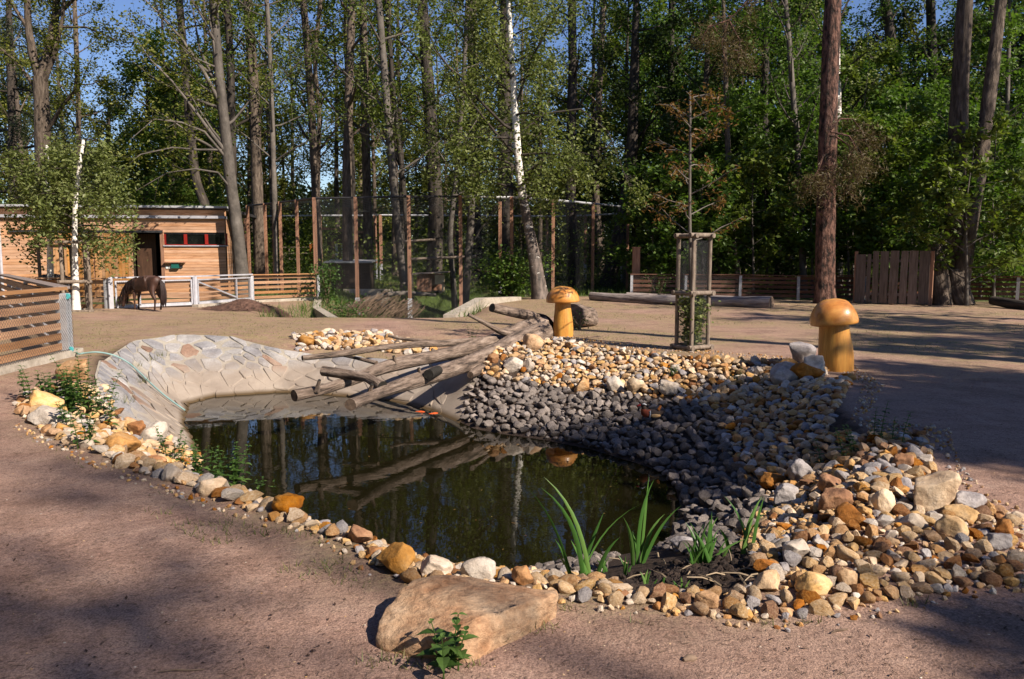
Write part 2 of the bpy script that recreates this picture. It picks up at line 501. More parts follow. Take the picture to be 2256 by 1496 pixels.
def ground_mat():
    m = bpy.data.materials.new('ground')
    m.use_nodes = True
    t = m.node_tree
    b = t.nodes['Principled BSDF']
    tc = nd(t, 'ShaderNodeTexCoord')
    P = tc.outputs['Object']

    def noise(s, d=6, r=.6):
        n = nd(t, 'ShaderNodeTexNoise', i_Scale=s, i_Detail=d, i_Roughness=r)
        t.links.new(P, n.inputs['Vector'])
        return n.outputs[0]

    def attr(k):
        return nd(t, 'ShaderNodeAttribute', attribute_name=k).outputs['Fac']
    big, mid, fine, grit = noise(.35, 5), noise(3.2, 7, .68), noise(26, 6, .7), noise(95, 4, .75)
    sand = ramp(t, mid, [(0.3, (.255, .158, .122)), (0.55, (.34, .224, .178)), (0.75, (.4, .285, .228))])
    sand = mixc(t, ramp(t, big, [(0.4, (0, 0, 0)), (0.65, (.5, .5, .5))]), sand, (.30, .215, .17))
    sand = mixc(t, 1, sand, ramp(t, grit, [(0.34, (.5, .48, .48)), (0.48, (.96, .95, .95)), (0.66, (1.5, 1.45, 1.42))]), 'MULTIPLY')
    sand = mixc(t, 1, sand, ramp(t, fine, [(0.3, (.62, .58, .56)), (0.5, (1, 1, 1))]), 'MULTIPLY')
    sand = mixc(t, 1, sand, ramp(t, noise(1.15, 6, .6), [(0.34, (.74, .73, .73)), (0.5, (1, 1, 1)), (0.68, (1.1, 1.09, 1.08))]), 'MULTIPLY')
    # sparse dry turf
    g1 = nd(t, 'ShaderNodeMath', operation='MULTIPLY')
    t.links.new(attr('dry'), g1.inputs[0])
    t.links.new(ramp(t, mid, [(0.36, (0, 0, 0)), (0.56, (1, 1, 1))]), g1.inputs[1])
    g2 = nd(t, 'ShaderNodeMath', operation='MULTIPLY')
    t.links.new(g1.outputs[0], g2.inputs[0])
    t.links.new(ramp(t, fine, [(0.35, (.2, .2, .2)), (0.6, (1, 1, 1))]), g2.inputs[1])
    turf = ramp(t, fine, [(0.3, (.13, .115, .045)), (0.55, (.28, .225, .11)), (0.8, (.4, .32, .19))])
    c = mixc(t, g2.outputs[0], sand, turf)
    # woodland floor: litter and green
    litter = ramp(t, mid, [(0.35, (.05, .035, .022)), (0.6, (.12, .085, .055))])
    green = ramp(t, fine, [(0.3, (.03, .05, .012)), (0.7, (.085, .12, .03))])
    fl = mixc(t, ramp(t, big, [(0.35, (0, 0, 0)), (0.55, (1, 1, 1))]), litter, green)
    c = mixc(t, attr('forest'), c, fl)
    # damp humus
    so = ramp(t, fine, [(0.3, (.02, .014, .011)), (0.7, (.085, .06, .048))])
    c = mixc(t, attr('soil'), c, so)
    t.links.new(c, b.inputs['Base Color'])
    b.inputs['Roughness'].default_value = .92
    b.inputs['Specular IOR Level'].default_value = .15
    tread = noise(7.5, 3, .5)
    s0 = nd(t, 'ShaderNodeMath', operation='MULTIPLY_ADD')
    t.links.new(tread, s0.inputs[0])
    s0.inputs[1].default_value = 2.6
    t.links.new(grit, s0.inputs[2])
    sm = nd(t, 'ShaderNodeMath', operation='MULTIPLY_ADD')
    t.links.new(fine, sm.inputs[0])
    sm.inputs[1].default_value = 1.6
    t.links.new(s0.outputs[0], sm.inputs[2])
    bm_ = nd(t, 'ShaderNodeBump', i_Strength=.7, i_Distance=.018)
    t.links.new(sm.outputs[0], bm_.inputs['Height'])
    t.links.new(bm_.outputs[0], b.inputs['Normal'])
    return m


def water_mat():
    m = bpy.data.materials.new('pond_water')
    m.use_nodes = True
    t = m.node_tree
    b = t.nodes['Principled BSDF']
    b.inputs['Base Color'].default_value = (.0075, .0066, .0022, 1)
    b.inputs['Roughness'].default_value = .015
    b.inputs['IOR'].default_value = 1.333
    tc = nd(t, 'ShaderNodeTexCoord')
    n = nd(t, 'ShaderNodeTexNoise', i_Scale=5.0, i_Detail=3, i_Roughness=.5)
    t.links.new(tc.outputs['Object'], n.inputs['Vector'])
    n2 = nd(t, 'ShaderNodeTexNoise', i_Scale=.45, i_Detail=2)
    t.links.new(tc.outputs['Object'], n2.inputs['Vector'])
    k = nd(t, 'ShaderNodeMath', operation='MULTIPLY')
    t.links.new(n.outputs[0], k.inputs[0])
    t.links.new(ramp(t, n2.outputs[0], [(0.4, (.12, .12, .12)), (0.66, (1, 1, 1))]), k.inputs[1])
    bm_ = nd(t, 'ShaderNodeBump', i_Strength=.09, i_Distance=.02)
    t.links.new(k.outputs[0], bm_.inputs['Height'])
    t.links.new(bm_.outputs[0], b.inputs['Normal'])
    return m


# ------------------------------------------------------------------ mesh building
def rot_to(d, up=(0, 0, 1)):
    """3x3 with columns x=d, y, z close to up"""
    d = np.asarray(d, float)
    d = d / np.linalg.norm(d)
    u = np.asarray(up, float)
    y = np.cross(u, d)
    n = np.linalg.norm(y)
    if n < 1e-6:
        y = np.array([0, 1.0, 0])
        if abs(d[1]) > .9:
            y = np.array([1.0, 0, 0])
    else:
        y /= n
    z = np.cross(d, y)
    return np.stack([d, y, z], 1)


BOXV = np.array([[x, y, z] for x in (-.5, .5) for y in (-.5, .5) for z in (-.5, .5)])
BOXF = np.array([[0, 1, 3, 2], [4, 6, 7, 5], [0, 4, 5, 1], [2, 3, 7, 6], [0, 2, 6, 4], [1, 5, 7, 3]])


class Geo:
    def __init__(self):
        self.V, self.F, self.n = [], {3: [], 4: []}, 0
        self.val, self.mi = {3: [], 4: []}, {3: [], 4: []}
        self.pt = []
        self.tx = []
        self.stems = False

    def add(self, V, F, val=None, mi=0, pt=None, tx=None):
        V, F = np.asarray(V, float).reshape(-1, 3), np.asarray(F, int)
        k = F.shape[1]
        self.V.append(V)
        self.F[k].append(F + self.n)
        self.val[k].append(np.full(len(F), .5) if val is None else np.broadcast_to(val, (len(F),)).astype(float))
        self.mi[k].append(np.full(len(F), mi, int))
        self.tx.append(V if tx is None else tx)
        self.pt.append(np.zeros(len(V)) if pt is None else np.broadcast_to(pt, (len(V),)).astype(float))
        self.n += len(V)

    def box(self, c, size, Rm=None, mi=0, val=None):
        V = BOXV * np.asarray(size, float)
        if Rm is not None:
            V = V @ np.asarray(Rm).T
        self.add(V + np.asarray(c, float), BOXF, val, mi)

    def bar(self, A, B, w, h, up=(0, 0, 1), mi=0):
        A, B = np.asarray(A, float), np.asarray(B, float)
        L = np.linalg.norm(B - A)
        self.box((A + B) / 2, (L, w, h), rot_to(B - A, up), mi)

    def tube(self, P, r, sides=8, cap=True, rough=None, mi=0, capmi=None, twist=0.0, pt=None):
        P = np.asarray(P, float)
        n = len(P)
        r = np.broadcast_to(np.asarray(r, float), (n,))
        T = np.gradient(P, axis=0)
        T /= np.linalg.norm(T, axis=1)[:, None] + 1e-12
        ref = np.array([0.0, 0, 1]) if abs(T[0][2]) < .9 else np.array([1.0, 0, 0])
        Nn = np.cross(T[0], ref)
        Nn /= np.linalg.norm(Nn)
        ang = np.arange(sides) * 2 * math.pi / sides
        V = np.zeros((n, sides, 3))
        for i in range(n):
            Nn = Nn - T[i] * (Nn @ T[i])
            Nn /= np.linalg.norm(Nn) + 1e-12
            B = np.cross(T[i], Nn)
            a = ang + twist * i
            rr = r[i] * (np.ones(sides) if rough is None else 1 + rough(i, a))
            V[i] = P[i] + np.outer(np.cos(a) * rr, Nn) + np.outer(np.sin(a) * rr, B)
        i, j = np.meshgrid(np.arange(n - 1), np.arange(sides), indexing='ij')
        a = i * sides + j
        b = i * sides + (j + 1) % sides
        F = np.stack([a, b, b + sides, a + sides], -1).reshape(-1, 4)
        vv = V.reshape(-1, 3)
        self.stems = True
        al = np.concatenate([[0], np.cumsum(np.linalg.norm(np.diff(P, axis=0), axis=1))])
        rm = max(float(np.mean(r)), .02)
        tx = np.stack([np.tile(np.cos(ang) * rm, n) + P[0, 0], np.tile(np.sin(ang) * rm, n) + P[0, 1], np.repeat(al, sides)], 1)
        pp = None if pt is None else np.repeat(np.broadcast_to(pt, (n,)), sides)
        self.add(vv, F, mi=mi, pt=pp, tx=tx)
        if cap:
            cm = mi if capmi is None else capmi
            for ring, c, fl in ((V[0], P[0], True), (V[-1], P[-1], False)):
                W = np.vstack([ring, c])
                j = np.arange(sides)
                F3 = np.stack([np.full(sides, sides), (j + 1) % sides, j], 1) if fl else np.stack([np.full(sides, sides), j, (j + 1) % sides], 1)
                self.add(W, F3, mi=cm)

    def leaves(self, C, size, rng, aspect=.6, up=.6, val=None, hang=0.0, mi=0):
        """rhombic leaves round the points C"""
        C = np.asarray(C, float)
        n = len(C)
        if n == 0:
            return
        size = np.broadcast_to(np.asarray(size, float), (n,)) * rng.uniform(.65, 1.25, n)
        N = rng.normal(size=(n, 3))
        N[:, 2] = np.abs(N[:, 2]) + up
        N /= np.linalg.norm(N, axis=1)[:, None]
        A = rng.normal(size=(n, 3))
        A[:, 2] -= hang
        A -= N * (A * N).sum(1)[:, None]
        A /= np.linalg.norm(A, axis=1)[:, None] + 1e-9
        B = np.cross(N, A)
        s = size[:, None]
        V = np.stack([C - A * s * .5, C + B * s * aspect * .5 - A * s * .08 + N * s * .08, C + A * s * .5, C - B * s * aspect * .5 - A * s * .08 + N * s * .08], 1).reshape(-1, 3)
        F = np.arange(4 * n).reshape(n, 4)
        self.add(V, F, rng.uniform(0, 1, n) if val is None else val, mi)

    def blades(self, C, h, w, rng, lean=.5, val=None):
        """grass blades: one triangle each"""
        n = len(C)
        h = np.broadcast_to(h, (n,)) * rng.uniform(.5, 1.2, n)
        a = rng.uniform(0, 6.283, n)
        D = np.stack([np.cos(a), np.sin(a), np.zeros(n)], 1)
        L = rng.normal(size=(n, 3)) * lean
        L[:, 2] = 1
        L /= np.linalg.norm(L, axis=1)[:, None]
        V = np.stack([C - D * w / 2, C + D * w / 2, C + L * h[:, None]], 1).reshape(-1, 3)
        self.add(V, np.arange(3 * n).reshape(n, 3), rng.uniform(0, 1, n) if val is None else val)

    def mesh(self, name, mats, smooth=False, off=(0, 0, 0), pt_name=None):
        me = bpy.data.meshes.new(name)
        V = np.vstack(self.V) - np.asarray(off, float)
        f3 = np.vstack(self.F[3]) if self.F[3] else np.zeros((0, 3), int)
        f4 = np.vstack(self.F[4]) if self.F[4] else np.zeros((0, 4), int)
        me.vertices.add(len(V))
        me.vertices.foreach_set('co', V.astype(np.float32).ravel())
        nl = f3.size + f4.size
        me.loops.add(nl)
        me.loops.foreach_set('vertex_index', np.concatenate([f3.ravel(), f4.ravel()]).astype(np.int32))
        me.polygons.add(len(f3) + len(f4))
        st = np.concatenate([np.arange(len(f3)) * 3, f3.size + np.arange(len(f4)) * 4]).astype(np.int32)
        me.polygons.foreach_set('loop_start', st)
        mi = np.concatenate(self.mi[3] + self.mi[4]).astype(np.int32) if nl else np.zeros(0, np.int32)
        me.polygons.foreach_set('material_index', mi)
        me.polygons.foreach_set('use_smooth', np.full(len(st), smooth, bool))
        me.update(calc_edges=True)
        at = me.attributes.new('v', 'FLOAT', 'FACE')
        at.data.foreach_set('value', np.concatenate(self.val[3] + self.val[4]).astype(np.float32))
        if self.stems:
            at = me.attributes.new('tx', 'FLOAT_VECTOR', 'POINT')
            at.data.foreach_set('vector', np.vstack(self.tx).astype(np.float32).ravel())
        if pt_name:
            at = me.attributes.new(pt_name, 'FLOAT', 'POINT')
            at.data.foreach_set('value', np.concatenate(self.pt).astype(np.float32))
        for m in (mats if isinstance(mats, (list, tuple)) else [mats]):
            me.materials.append(m)
        me.validate()
        return me

    def build(self, name, mats, parent=None, smooth=False, off=None, pt_name=None):
        """one object; its vertices are stored relative to the parent's place (or to off)"""
        if off is None:
            off = tuple(ROOT_LOC.get(parent.name, (0, 0, 0))) if parent is not None else (0, 0, 0)
        o = bpy.data.objects.new(name, self.mesh(name, mats, smooth, off, pt_name))
        col.objects.link(o)
        if parent is not None:
            o.parent = parent
            ROOT_LOC[o.name] = np.asarray(off, float)
        else:
            o.location = off
            ROOT_LOC[o.name] = np.asarray(off, float)
        return o


ROOT_LOC = {}


def tag(o, label, cat, group=None):
    o['label'] = label
    o['category'] = cat
    if group:
        o['group'] = group
    return o


def thing(name, label, cat, loc, group=None):
    o = bpy.data.objects.new(name, None)
    o.empty_display_size = .2
    o.location = tuple(float(q) for q in loc)
    col.objects.link(o)
    ROOT_LOC[o.name] = np.asarray(loc, float)
    return tag(o, label, cat, group)


def plank(parent, name, A, B, h, t, m, up=(0, 0, 1), label=None):
    """a board as an object of its own, its x axis along the grain; h is its extent towards up, t across"""
    A, B = np.asarray(A, float), np.asarray(B, float)
    L = np.linalg.norm(B - A)
    g = Geo()
    g.box((0, 0, 0), (L, t, h))
    o = bpy.data.objects.new(name, g.mesh(name, m))
    col.objects.link(o)
    Rm = rot_to(B - A, up)
    base = ROOT_LOC.get(parent.name, np.zeros(3))
    o.parent = parent
    o.location = tuple((A + B) / 2 - base)
    o.rotation_euler = Matrix([list(q) for q in Rm]).to_euler()
    ROOT_LOC[o.name] = (A + B) / 2
    if label:
        o['label'] = label
    return o


def rod(parent, name, P, r, m, sides=10, smooth=True):
    g = Geo()
    g.tube(P, r, sides)
    return g.build(name, m, parent, smooth=smooth)


def copy_tree(o, parent=None):
    c = o.copy()
    col.objects.link(c)
    c.parent = parent
    ROOT_LOC[c.name] = ROOT_LOC.get(o.name, np.zeros(3))
    for ch in [q for q in col.objects if q.parent == o]:
        copy_tree(ch, c)
    return c


def wire_net(g, A, B, z0, z1, cell=.06, r=.0025, z0b=None, z1b=None):
    """diamond wire netting on the upright panel from A to B"""
    A, B = np.asarray(A, float)[:2], np.asarray(B, float)[:2]
    L, H = np.linalg.norm(B - A), z1 - z0
    d = (B - A) / L
    pts = []
    for s in (1, -1):
        k = -H if s > 0 else 0
        x0 = np.arange(k, L + (0 if s > 0 else H), cell)
        for x in x0:
            if s > 0:
                ta, tb = max(0, -x), min(H, L - x)
            else:
                ta, tb = max(0, x - L), min(H, x)
            if tb - ta > cell * .3:
                xa, xb = (x + ta, x + tb) if s > 0 else (x - ta, x - tb)
                pts.append(((*(A + d * xa), z0 + ta), (*(A + d * xb), z0 + tb)))
    Pa, Pb = np.array([p[0] for p in pts]), np.array([p[1] for p in pts])
    thin_wires(g, Pa, Pb, r)


def thin_wires(g, Pa, Pb, r):
    D = Pb - Pa
    D = D / np.linalg.norm(D, axis=1)[:, None]
    X = np.cross(D, np.array([.31, .52, .79]))
    X /= np.linalg.norm(X, axis=1)[:, None]
    Y = np.cross(D, X)
    n = len(Pa)
    V = []
    for k in range(3):
        a = k * 2.0944
        o = (X * math.cos(a) + Y * math.sin(a)) * r
        V += [Pa + o, Pb + o]
    V = np.stack(V, 1).reshape(-1, 3)
    b = np.arange(n)[:, None] * 6
    F = np.concatenate([b + np.array([0, 2, 3, 1]), b + np.array([2, 4, 5, 3]), b + np.array([4, 0, 1, 5])])
    g.add(V, F)


# ------------------------------------------------------------------ the ground sheet
def axis(breaks):
    out = []
    for (a, b, s) in breaks:
        out.append(np.arange(a, b, s))
    return np.concatenate(out + [np.array([breaks[-1][1]])])


xs = axis([(-320, -60, 20), (-60, -20, 2), (-20, -9, .4), (-9, 6.5, .085), (6.5, 20, .4), (20, 60, 2), (60, 320, 20)])
ys = axis([(-60, -4, 4), (-4, 2.4, .4), (2.4, 17.5, .085), (17.5, 42, .3), (42, 90, 2), (90, 420, 15)])
mx, my = np.meshgrid(xs, ys)
X, Y = mx.ravel(), my.ravel()
Z = terrain_raw(X, Y)
g = Geo()
nx = len(xs)
i, j = np.meshgrid(np.arange(len(ys) - 1), np.arange(nx - 1), indexing='ij')
a = i * nx + j
g.add(np.stack([X, Y, Z], 1), np.stack([a, a + 1, a + nx + 1, a + nx], -1).reshape(-1, 4))
ground = g.build('ground', ground_mat(), smooth=True)
ground['kind'] = 'structure'
uu, vv = proj(np.stack([X, Y, Z], 1))
EDGE_L = np.array([at_z(0, 640, 0), at_z(245, 682, 0), at_z(555, 667, 0), at_z(700, 662, 0)])[:, :2]


def behind_fences(x, y):
    yy = np.interp(x, [-60, -14, -9.5, -7.4, 8, 20, 60], [26, 25, 28.5, 30.5, 31, 27.5, 24])
    return sstep(y, yy - .3, yy + 1.2)


gul = np.exp(-((X + 4.2 - 0.05 * (Y - 26)) / 3.0) ** 4) * sstep(Y, 21.6, 23.0)
forest = np.maximum(behind_fences(X, Y), gul)
forest = np.maximum(forest, 1 - sstep(Y, -8, -5))
nz = SinNoise(11, .22)(np.stack([X, Y, np.zeros_like(X)], 1))
dry = sstep(Y, 8, 14) * (1 - forest) * np.clip(.9 + 1.0 * nz, 0, 1)
_, _ = 0, 0
P2 = np.stack([X, Y], 1)
nearm = (X > -12) & (X < 9) & (Y > 2) & (Y < 21)
dr = np.full(len(X), 9.0)
dr[nearm], _ = seg_dist(P2[nearm], RIM_W)
inr = in_poly(X, Y, [tuple(p[:2]) for p in RIM_W])
dry = np.maximum(dry, np.where(~inr, np.exp(-(dr / .3) ** 2) * .9 * np.clip(.6 + nz, 0, 1), 0))
soil = np.where(inr, 1.0, np.exp(-(dr / .12) ** 2) * .5)
soil = np.maximum(soil, .0)
for k, arr in (('forest', forest), ('dry', dry), ('soil', soil)):
    at = ground.data.attributes.new(k, 'FLOAT', 'POINT')
    at.data.foreach_set('value', arr.astype(np.float32))

# water sheet
g = Geo()
c = SHORE_W.mean(0)
W = c + (SHORE_W - c) * 1.12
W[:, 2] = WATER
n = len(W)
g.add(np.vstack([W, c]), np.stack([np.full(n, n), np.arange(n), (np.arange(n) + 1) % n], 1))
water = g.build('pond_water', water_mat())
water['kind'] = 'structure'

# ------------------------------------------------------------------ stone lining of the pond
LR = [(222, 862, 0), (214, 830, 0), (222, 795, 0), (300, 752, 0), (400, 740, .02), (500, 743, 0), (600, 768, -.15), (700, 785, -.3), (860, 795, -.3), (950, 790, -.3), (1005, 795, -.25), (1050, 815, -.2)]
LB = [(452, 1025), (415, 975), (398, 930), (400, 892), (470, 873), (540, 866), (620, 863), (720, 868), (860, 880), (960, 905), (1015, 928), (1038, 943)]
LRW = np.array([at_z(*q)[:2] for q in LR])
LBW = np.array([at_z(u, v, WATER)[:2] for u, v in LB])
_in = np.array([-2.4, 10.6]) - LBW
LBW = LBW + _in / np.linalg.norm(_in, axis=1)[:, None] * .28
seg = np.linalg.norm(np.diff((LRW + LBW) / 2, axis=0), axis=1)
SL = np.concatenate([[0], np.cumsum(seg)])


def lining(s, t):
    """s metres along, t 0..1 from rim to water -> points draped on the ground"""
    s, t = np.asarray(s, float), np.asarray(t, float)
    a = np.stack([np.interp(s, SL, LRW[:, k]) for k in (0, 1)], 1)
    b = np.stack([np.interp(s, SL, LBW[:, k]) for k in (0, 1)], 1)
    p = a + (b - a) * t[:, None]
    return np.column_stack([p, hz(p[:, 0], p[:, 1])])


ns, nt = 120, 26
ss, tt = np.meshgrid(np.linspace(0, SL[-1], ns), np.linspace(-.02, 1.08, nt), indexing='ij')
LP = lining(ss.ravel(), tt.ravel())
LP[:, 2] += .02
g = Geo()
i, j = np.meshgrid(np.arange(ns - 1), np.arange(nt - 1), indexing='ij')
a = i * nt + j
g.add(LP, np.stack([a, a + nt, a + nt + 1, a + 1], -1).reshape(-1, 4))
lin = g.build('pond_lining', MORTAR, smooth=True)
lin['kind'] = 'structure'


def clip_half(poly, p, nrm):
    out = []
    n = len(poly)
    for i in range(n):
        a, b = poly[i], poly[(i + 1) % n]
        da, db = (a - p) @ nrm, (b - p) @ nrm
        if da <= 0:
            out.append(a)
        if (da < 0 < db) or (db < 0 < da):
            out.append(a + (b - a) * (da / (da - db)))
    return out


rng = np.random.default_rng(21)
TW = 2.0                                             # the slope is about two metres from rim to water
seeds = []
tries = 0
while len(seeds) < 240 and tries < 9000:
    tries += 1
    q = np.array([rng.uniform(0, SL[-1]), rng.uniform(0, TW)])
    if all(np.hypot(*(q - z_)) > .22 + .2 * ((k * 37) % 10) / 10 for k, z_ in enumerate(seeds)):
        seeds.append(q)
seeds = np.array(seeds)
for k, q in enumerate(seeds):
    if q[0] > SL[-2] - .1:
        continue
    poly = [np.array(z_) for z_ in ((0, 0), (SL[-1], 0), (SL[-1], TW * 1.05), (0, TW * 1.05))]
    near = np.argsort(np.hypot(*(seeds - q).T))[1:14]
    gap = rng.uniform(.008, .034)
    for z_ in seeds[near]:
        d = z_ - q
        L = np.hypot(*d)
        poly = clip_half(poly, q + d * (.5 - gap / L), d / L)
        if len(poly) < 3:
            break
    if len(poly) < 3:
        continue
    poly = np.array(poly)
    # cut corners a little, jitter
    m = len(poly)
    pp = []
    for i in range(m):
        a, b, c_ = poly[i - 1], poly[i], poly[(i + 1) % m]
        pp += [b + (a - b) * .14, b + (c_ - b) * .14]
    pp = np.array(pp) + rng.normal(size=(len(pp), 2)) * .013
    cen = pp.mean(0)
    ring1, ring2 = cen + (pp - cen) * 1.0, cen + (pp - cen) * .93
    t_ = np.clip(ring1[:, 1] / TW, 0, 1.05)
    lo = lining(np.clip(ring1[:, 0], 0, SL[-1]), t_)
    hi = lining(np.clip(ring2[:, 0], 0, SL[-1]), np.clip(ring2[:, 1] / TW, 0, 1.05))
    ce = lining([cen[0]], [cen[1] / TW])[0]
    h = rng.uniform(.024, .045)
    tilt = rng.normal(size=2) * .05
    up = h + (hi[:, :2] - ce[:2]) @ tilt
    hi[:, 2] += up
    ce[2] += h + .004
    mid = lo.copy()
    mid[:, 2] += np.maximum(.02, up - .012)
    m = len(pp)
    V = np.vstack([lo, mid, hi, ce])
    F4 = np.array([[i, (i + 1) % m, m + (i + 1) % m, m + i] for i in range(m)] + [[m + i, m + (i + 1) % m, 2 * m + (i + 1) % m, 2 * m + i] for i in range(m)])
    F3 = np.array([[3 * m, 2 * m + i, 2 * m + (i + 1) % m] for i in range(m)])
    g = Geo()
    g.add(V, F4)
    g.F[3].append(F3)
    g.val[3].append(np.full(m, .5))
    g.mi[3].append(np.zeros(m, int))
    r_ = rng.random()
    g.build('paving_stone', PAVE[0 if r_ < .55 else 1 if r_ < .93 else 2], lin, off=tuple(ce))
for o in [q for q in col.objects if q.parent == lin]:
    o.location = tuple(ROOT_LOC[o.name])


# ------------------------------------------------------------------ rocks
def ico(level):
    bm = bmesh.new()
    bmesh.ops.create_icosphere(bm, subdivisions=level, radius=1.0)
    V = np.array([v.co[:] for v in bm.verts])
    F = np.array([[v.index for v in f.verts] for f in bm.faces])
    bm.free()
    return V, F


ICO = {k: ico(k) for k in (1, 2, 3, 4, 5)}


def rock_shape(seed, level, planes, amp, keep=(.55, .9), nscale=.7):
    """a sphere roughened by noise and cut by random planes: few planes give a cobble, many a quarried lump"""
    g = np.random.default_rng(seed)
    V, F = ICO[level]
    V = V * (1 + amp * SinNoise(seed, nscale * .5)(V))[:, None]
    for _ in range(planes):
        n = g.normal(size=3)
        n /= np.linalg.norm(n)
        k = g.uniform(*keep)
        d = V @ n - k
        V = V - np.outer(np.maximum(d, 0) * .93, n)
    if level >= 3:
        V = V * (1 + .075 * SinNoise(seed + 99, 1.3)(V) + .03 * SinNoise(seed + 98, 4.0)(V))[:, None]
    return V, F


def rock_mesh(name, seed, level, planes, amp, keep, m, smooth):
    V, F = rock_shape(seed, level, planes, amp, keep)
    g = Geo()
    g.add(V, F)
    return g.mesh(name, m, smooth)


ROUND = {l: [rock_shape(100 + k, l, (8, 12, 15, 10)[k % 4], .3, (.42, .88), 1.0) for k in range(14)] for l in (1, 2)}
SHARP = {l: [rock_shape(300 + k, l, 11 + k % 5, .16, (.42, .85)) for k in range(14)] for l in (1, 2)}


def mesh_of(shape, name, m, smooth):
    g = Geo()
    g.add(*shape)
    return g.mesh(name, m, smooth)


TAN_ME = [mesh_of(sh, 'tan_stone', ST_TAN, k % 4 == 0) for k, sh in enumerate(ROUND[2])]
DARK_ME = [mesh_of(sh, 'grey_stone', ST_DARK, False) for sh in SHARP[2]]


def euler_mat(ax, ay, az):
    return np.array(Matrix.Rotation(az, 3, 'Z') @ Matrix.Rotation(ay, 3, 'Y') @ Matrix.Rotation(ax, 3, 'X'))


# zones in the photograph: (polygon, kind, size range, how many tries, words, colour weights white/tan/ochre/rust/grey)
ZONES = [
    ('tan', [(1085, 770), (1130, 740), (1200, 738), (1235, 752), (1300, 765), (1400, 775), (1500, 787), (1620, 795), (1700, 800), (1830, 812),
             (1800, 860), (1700, 870), (1600, 890), (1500, 885), (1440, 875), (1300, 862), (1180, 850), (1050, 830)],
     (.065, .155), 30000, 'in the sunlit bank between the logs and the taller mushroom', (.2, .45, .23, .06, .06)),
    ('tan', [(645, 740), (720, 733), (850, 735), (880, 752), (960, 770), (930, 785), (820, 772), (700, 770), (660, 775)],
     (.08, .2), 6000, 'in the cobbled inlet behind the paved basin', (.3, .35, .25, .02, .08)),
    ('tan', [(1500, 880), (1600, 885), (1800, 850), (1880, 830), (1850, 890), (1820, 960), (1900, 960), (2030, 960), (2060, 1040), (1950, 1090), (1800, 1080), (1650, 1060), (1600, 1000), (1590, 930)],
     (.06, .14), 30000, 'on the shaded slope right of the water', (.1, .34, .24, .16, .16)),
    ('tan', [(1650, 1060), (1800, 1080), (1960, 1080), (2060, 1050), (2140, 1110), (2256, 1140), (2256, 1285), (2100, 1300), (1930, 1330), (1760, 1365), (1640, 1365), (1640, 1300), (1700, 1270), (1650, 1230), (1620, 1180), (1700, 1120)],
     (.036, .11), 30000, 'in the heap at the near right corner of the pond', (.12, .42, .22, .14, .1)),
    ('tan', [(30, 890), (90, 862), (150, 850), (225, 852), (250, 900), (310, 950), (370, 970), (440, 1015), (430, 1050), (470, 1070), (560, 1085), (640, 1110), (660, 1160), (610, 1150), (540, 1120), (420, 1075), (300, 1040), (220, 1000), (120, 965), (60, 930)],
     (.055, .16), 20000, 'in the border along the left edge of the pond', (.18, .4, .27, .1, .05)),
    ('tan', [(640, 1110), (720, 1135), (780, 1160), (860, 1190), (960, 1215), (1060, 1245), (1180, 1262), (1270, 1270), (1330, 1290), (1420, 1290), (1500, 1310), (1640, 1310), (1650, 1362), (1540, 1362), (1400, 1338), (1230, 1312), (1040, 1300), (900, 1285), (820, 1250), (760, 1200), (660, 1165)],
     (.04, .11), 20000, 'in the border along the near edge of the pond', (.16, .42, .24, .11, .07)),
    ('dark', [(1040, 830), (1100, 842), (1200, 852), (1320, 868), (1450, 885), (1520, 895), (1600, 905), (1600, 1000), (1660, 1070), (1710, 1120), (1640, 1180), (1560, 1200), (1500, 1225), (1440, 1245), (1490, 1180), (1510, 1120), (1490, 1075), (1440, 1025), (1380, 1010), (1300, 985), (1200, 965), (1100, 950), (1015, 925)],
     (.075, .165), 30000, 'in the dark riprap between the tan bank and the water', None),
    ('dark', [(860, 1190), (960, 1218), (1060, 1238), (1160, 1242), (1260, 1232), (1360, 1220), (1440, 1210), (1560, 1180), (1640, 1190), (1560, 1230), (1440, 1245), (1380, 1260), (1250, 1265), (1120, 1262), (1000, 1240), (900, 1225)],
     (.045, .1), 9000, 'along the near waterline beside the irises', None),
]
rng = np.random.default_rng(5)
specs = []                                            # (kind, zone, x, y, z, size, seed)
KEEP_CLEAR = [((1290, 1205), (1650, 1300))]
for zi, (kind, poly, (smin, smax), tries, words_, w) in enumerate(ZONES):
    pw = np.array([hit(u, v)[:2] for u, v in poly])
    lo, hi = pw.min(0) - .3, pw.max(0) + .3
    p0 = np.array([at_z(u, v, 0)[:2] for u, v in poly])
    lo, hi = np.minimum(lo, p0.min(0)), np.maximum(hi, p0.max(0))
    cand = rng.uniform(lo, hi, (min(160000, int(np.prod(hi - lo) * 3500)), 2))
    cz = hz(cand[:, 0], cand[:, 1])
    u, v = proj(np.column_stack([cand, cz]))
    ok = in_poly(u, v, poly) & (np.hypot(u - 1440, (v - 1262) * 2.2) > 115)
    ok &= cz > WATER - .12
    cand, cz = cand[ok][:tries], cz[ok][:tries]
    siz = smin + (smax - smin) * rng.random(len(cand)) ** 9.0
    order = np.argsort(-siz)
    cell, grid = .2, {}
    for q in order:
        x, y, s = cand[q, 0], cand[q, 1], siz[q]
        ci, cj = int(x // cell), int(y // cell)
        bad = False
        for a in (-1, 0, 1):
            for b in (-1, 0, 1):
                for (x2, y2, s2) in grid.get((ci + a, cj + b), ()):
                    if (x - x2) ** 2 + (y - y2) ** 2 < (.40 * (s + s2)) ** 2:
                        bad = True
                        break
                if bad:
                    break
            if bad:
                break
        if bad:
            continue
        grid.setdefault((ci, cj), []).append((x, y, s))
        specs.append((kind, zi, x, y, cz[q], s))

specs_a = np.array([[q[2], q[3], q[4], q[5]] for q in specs])
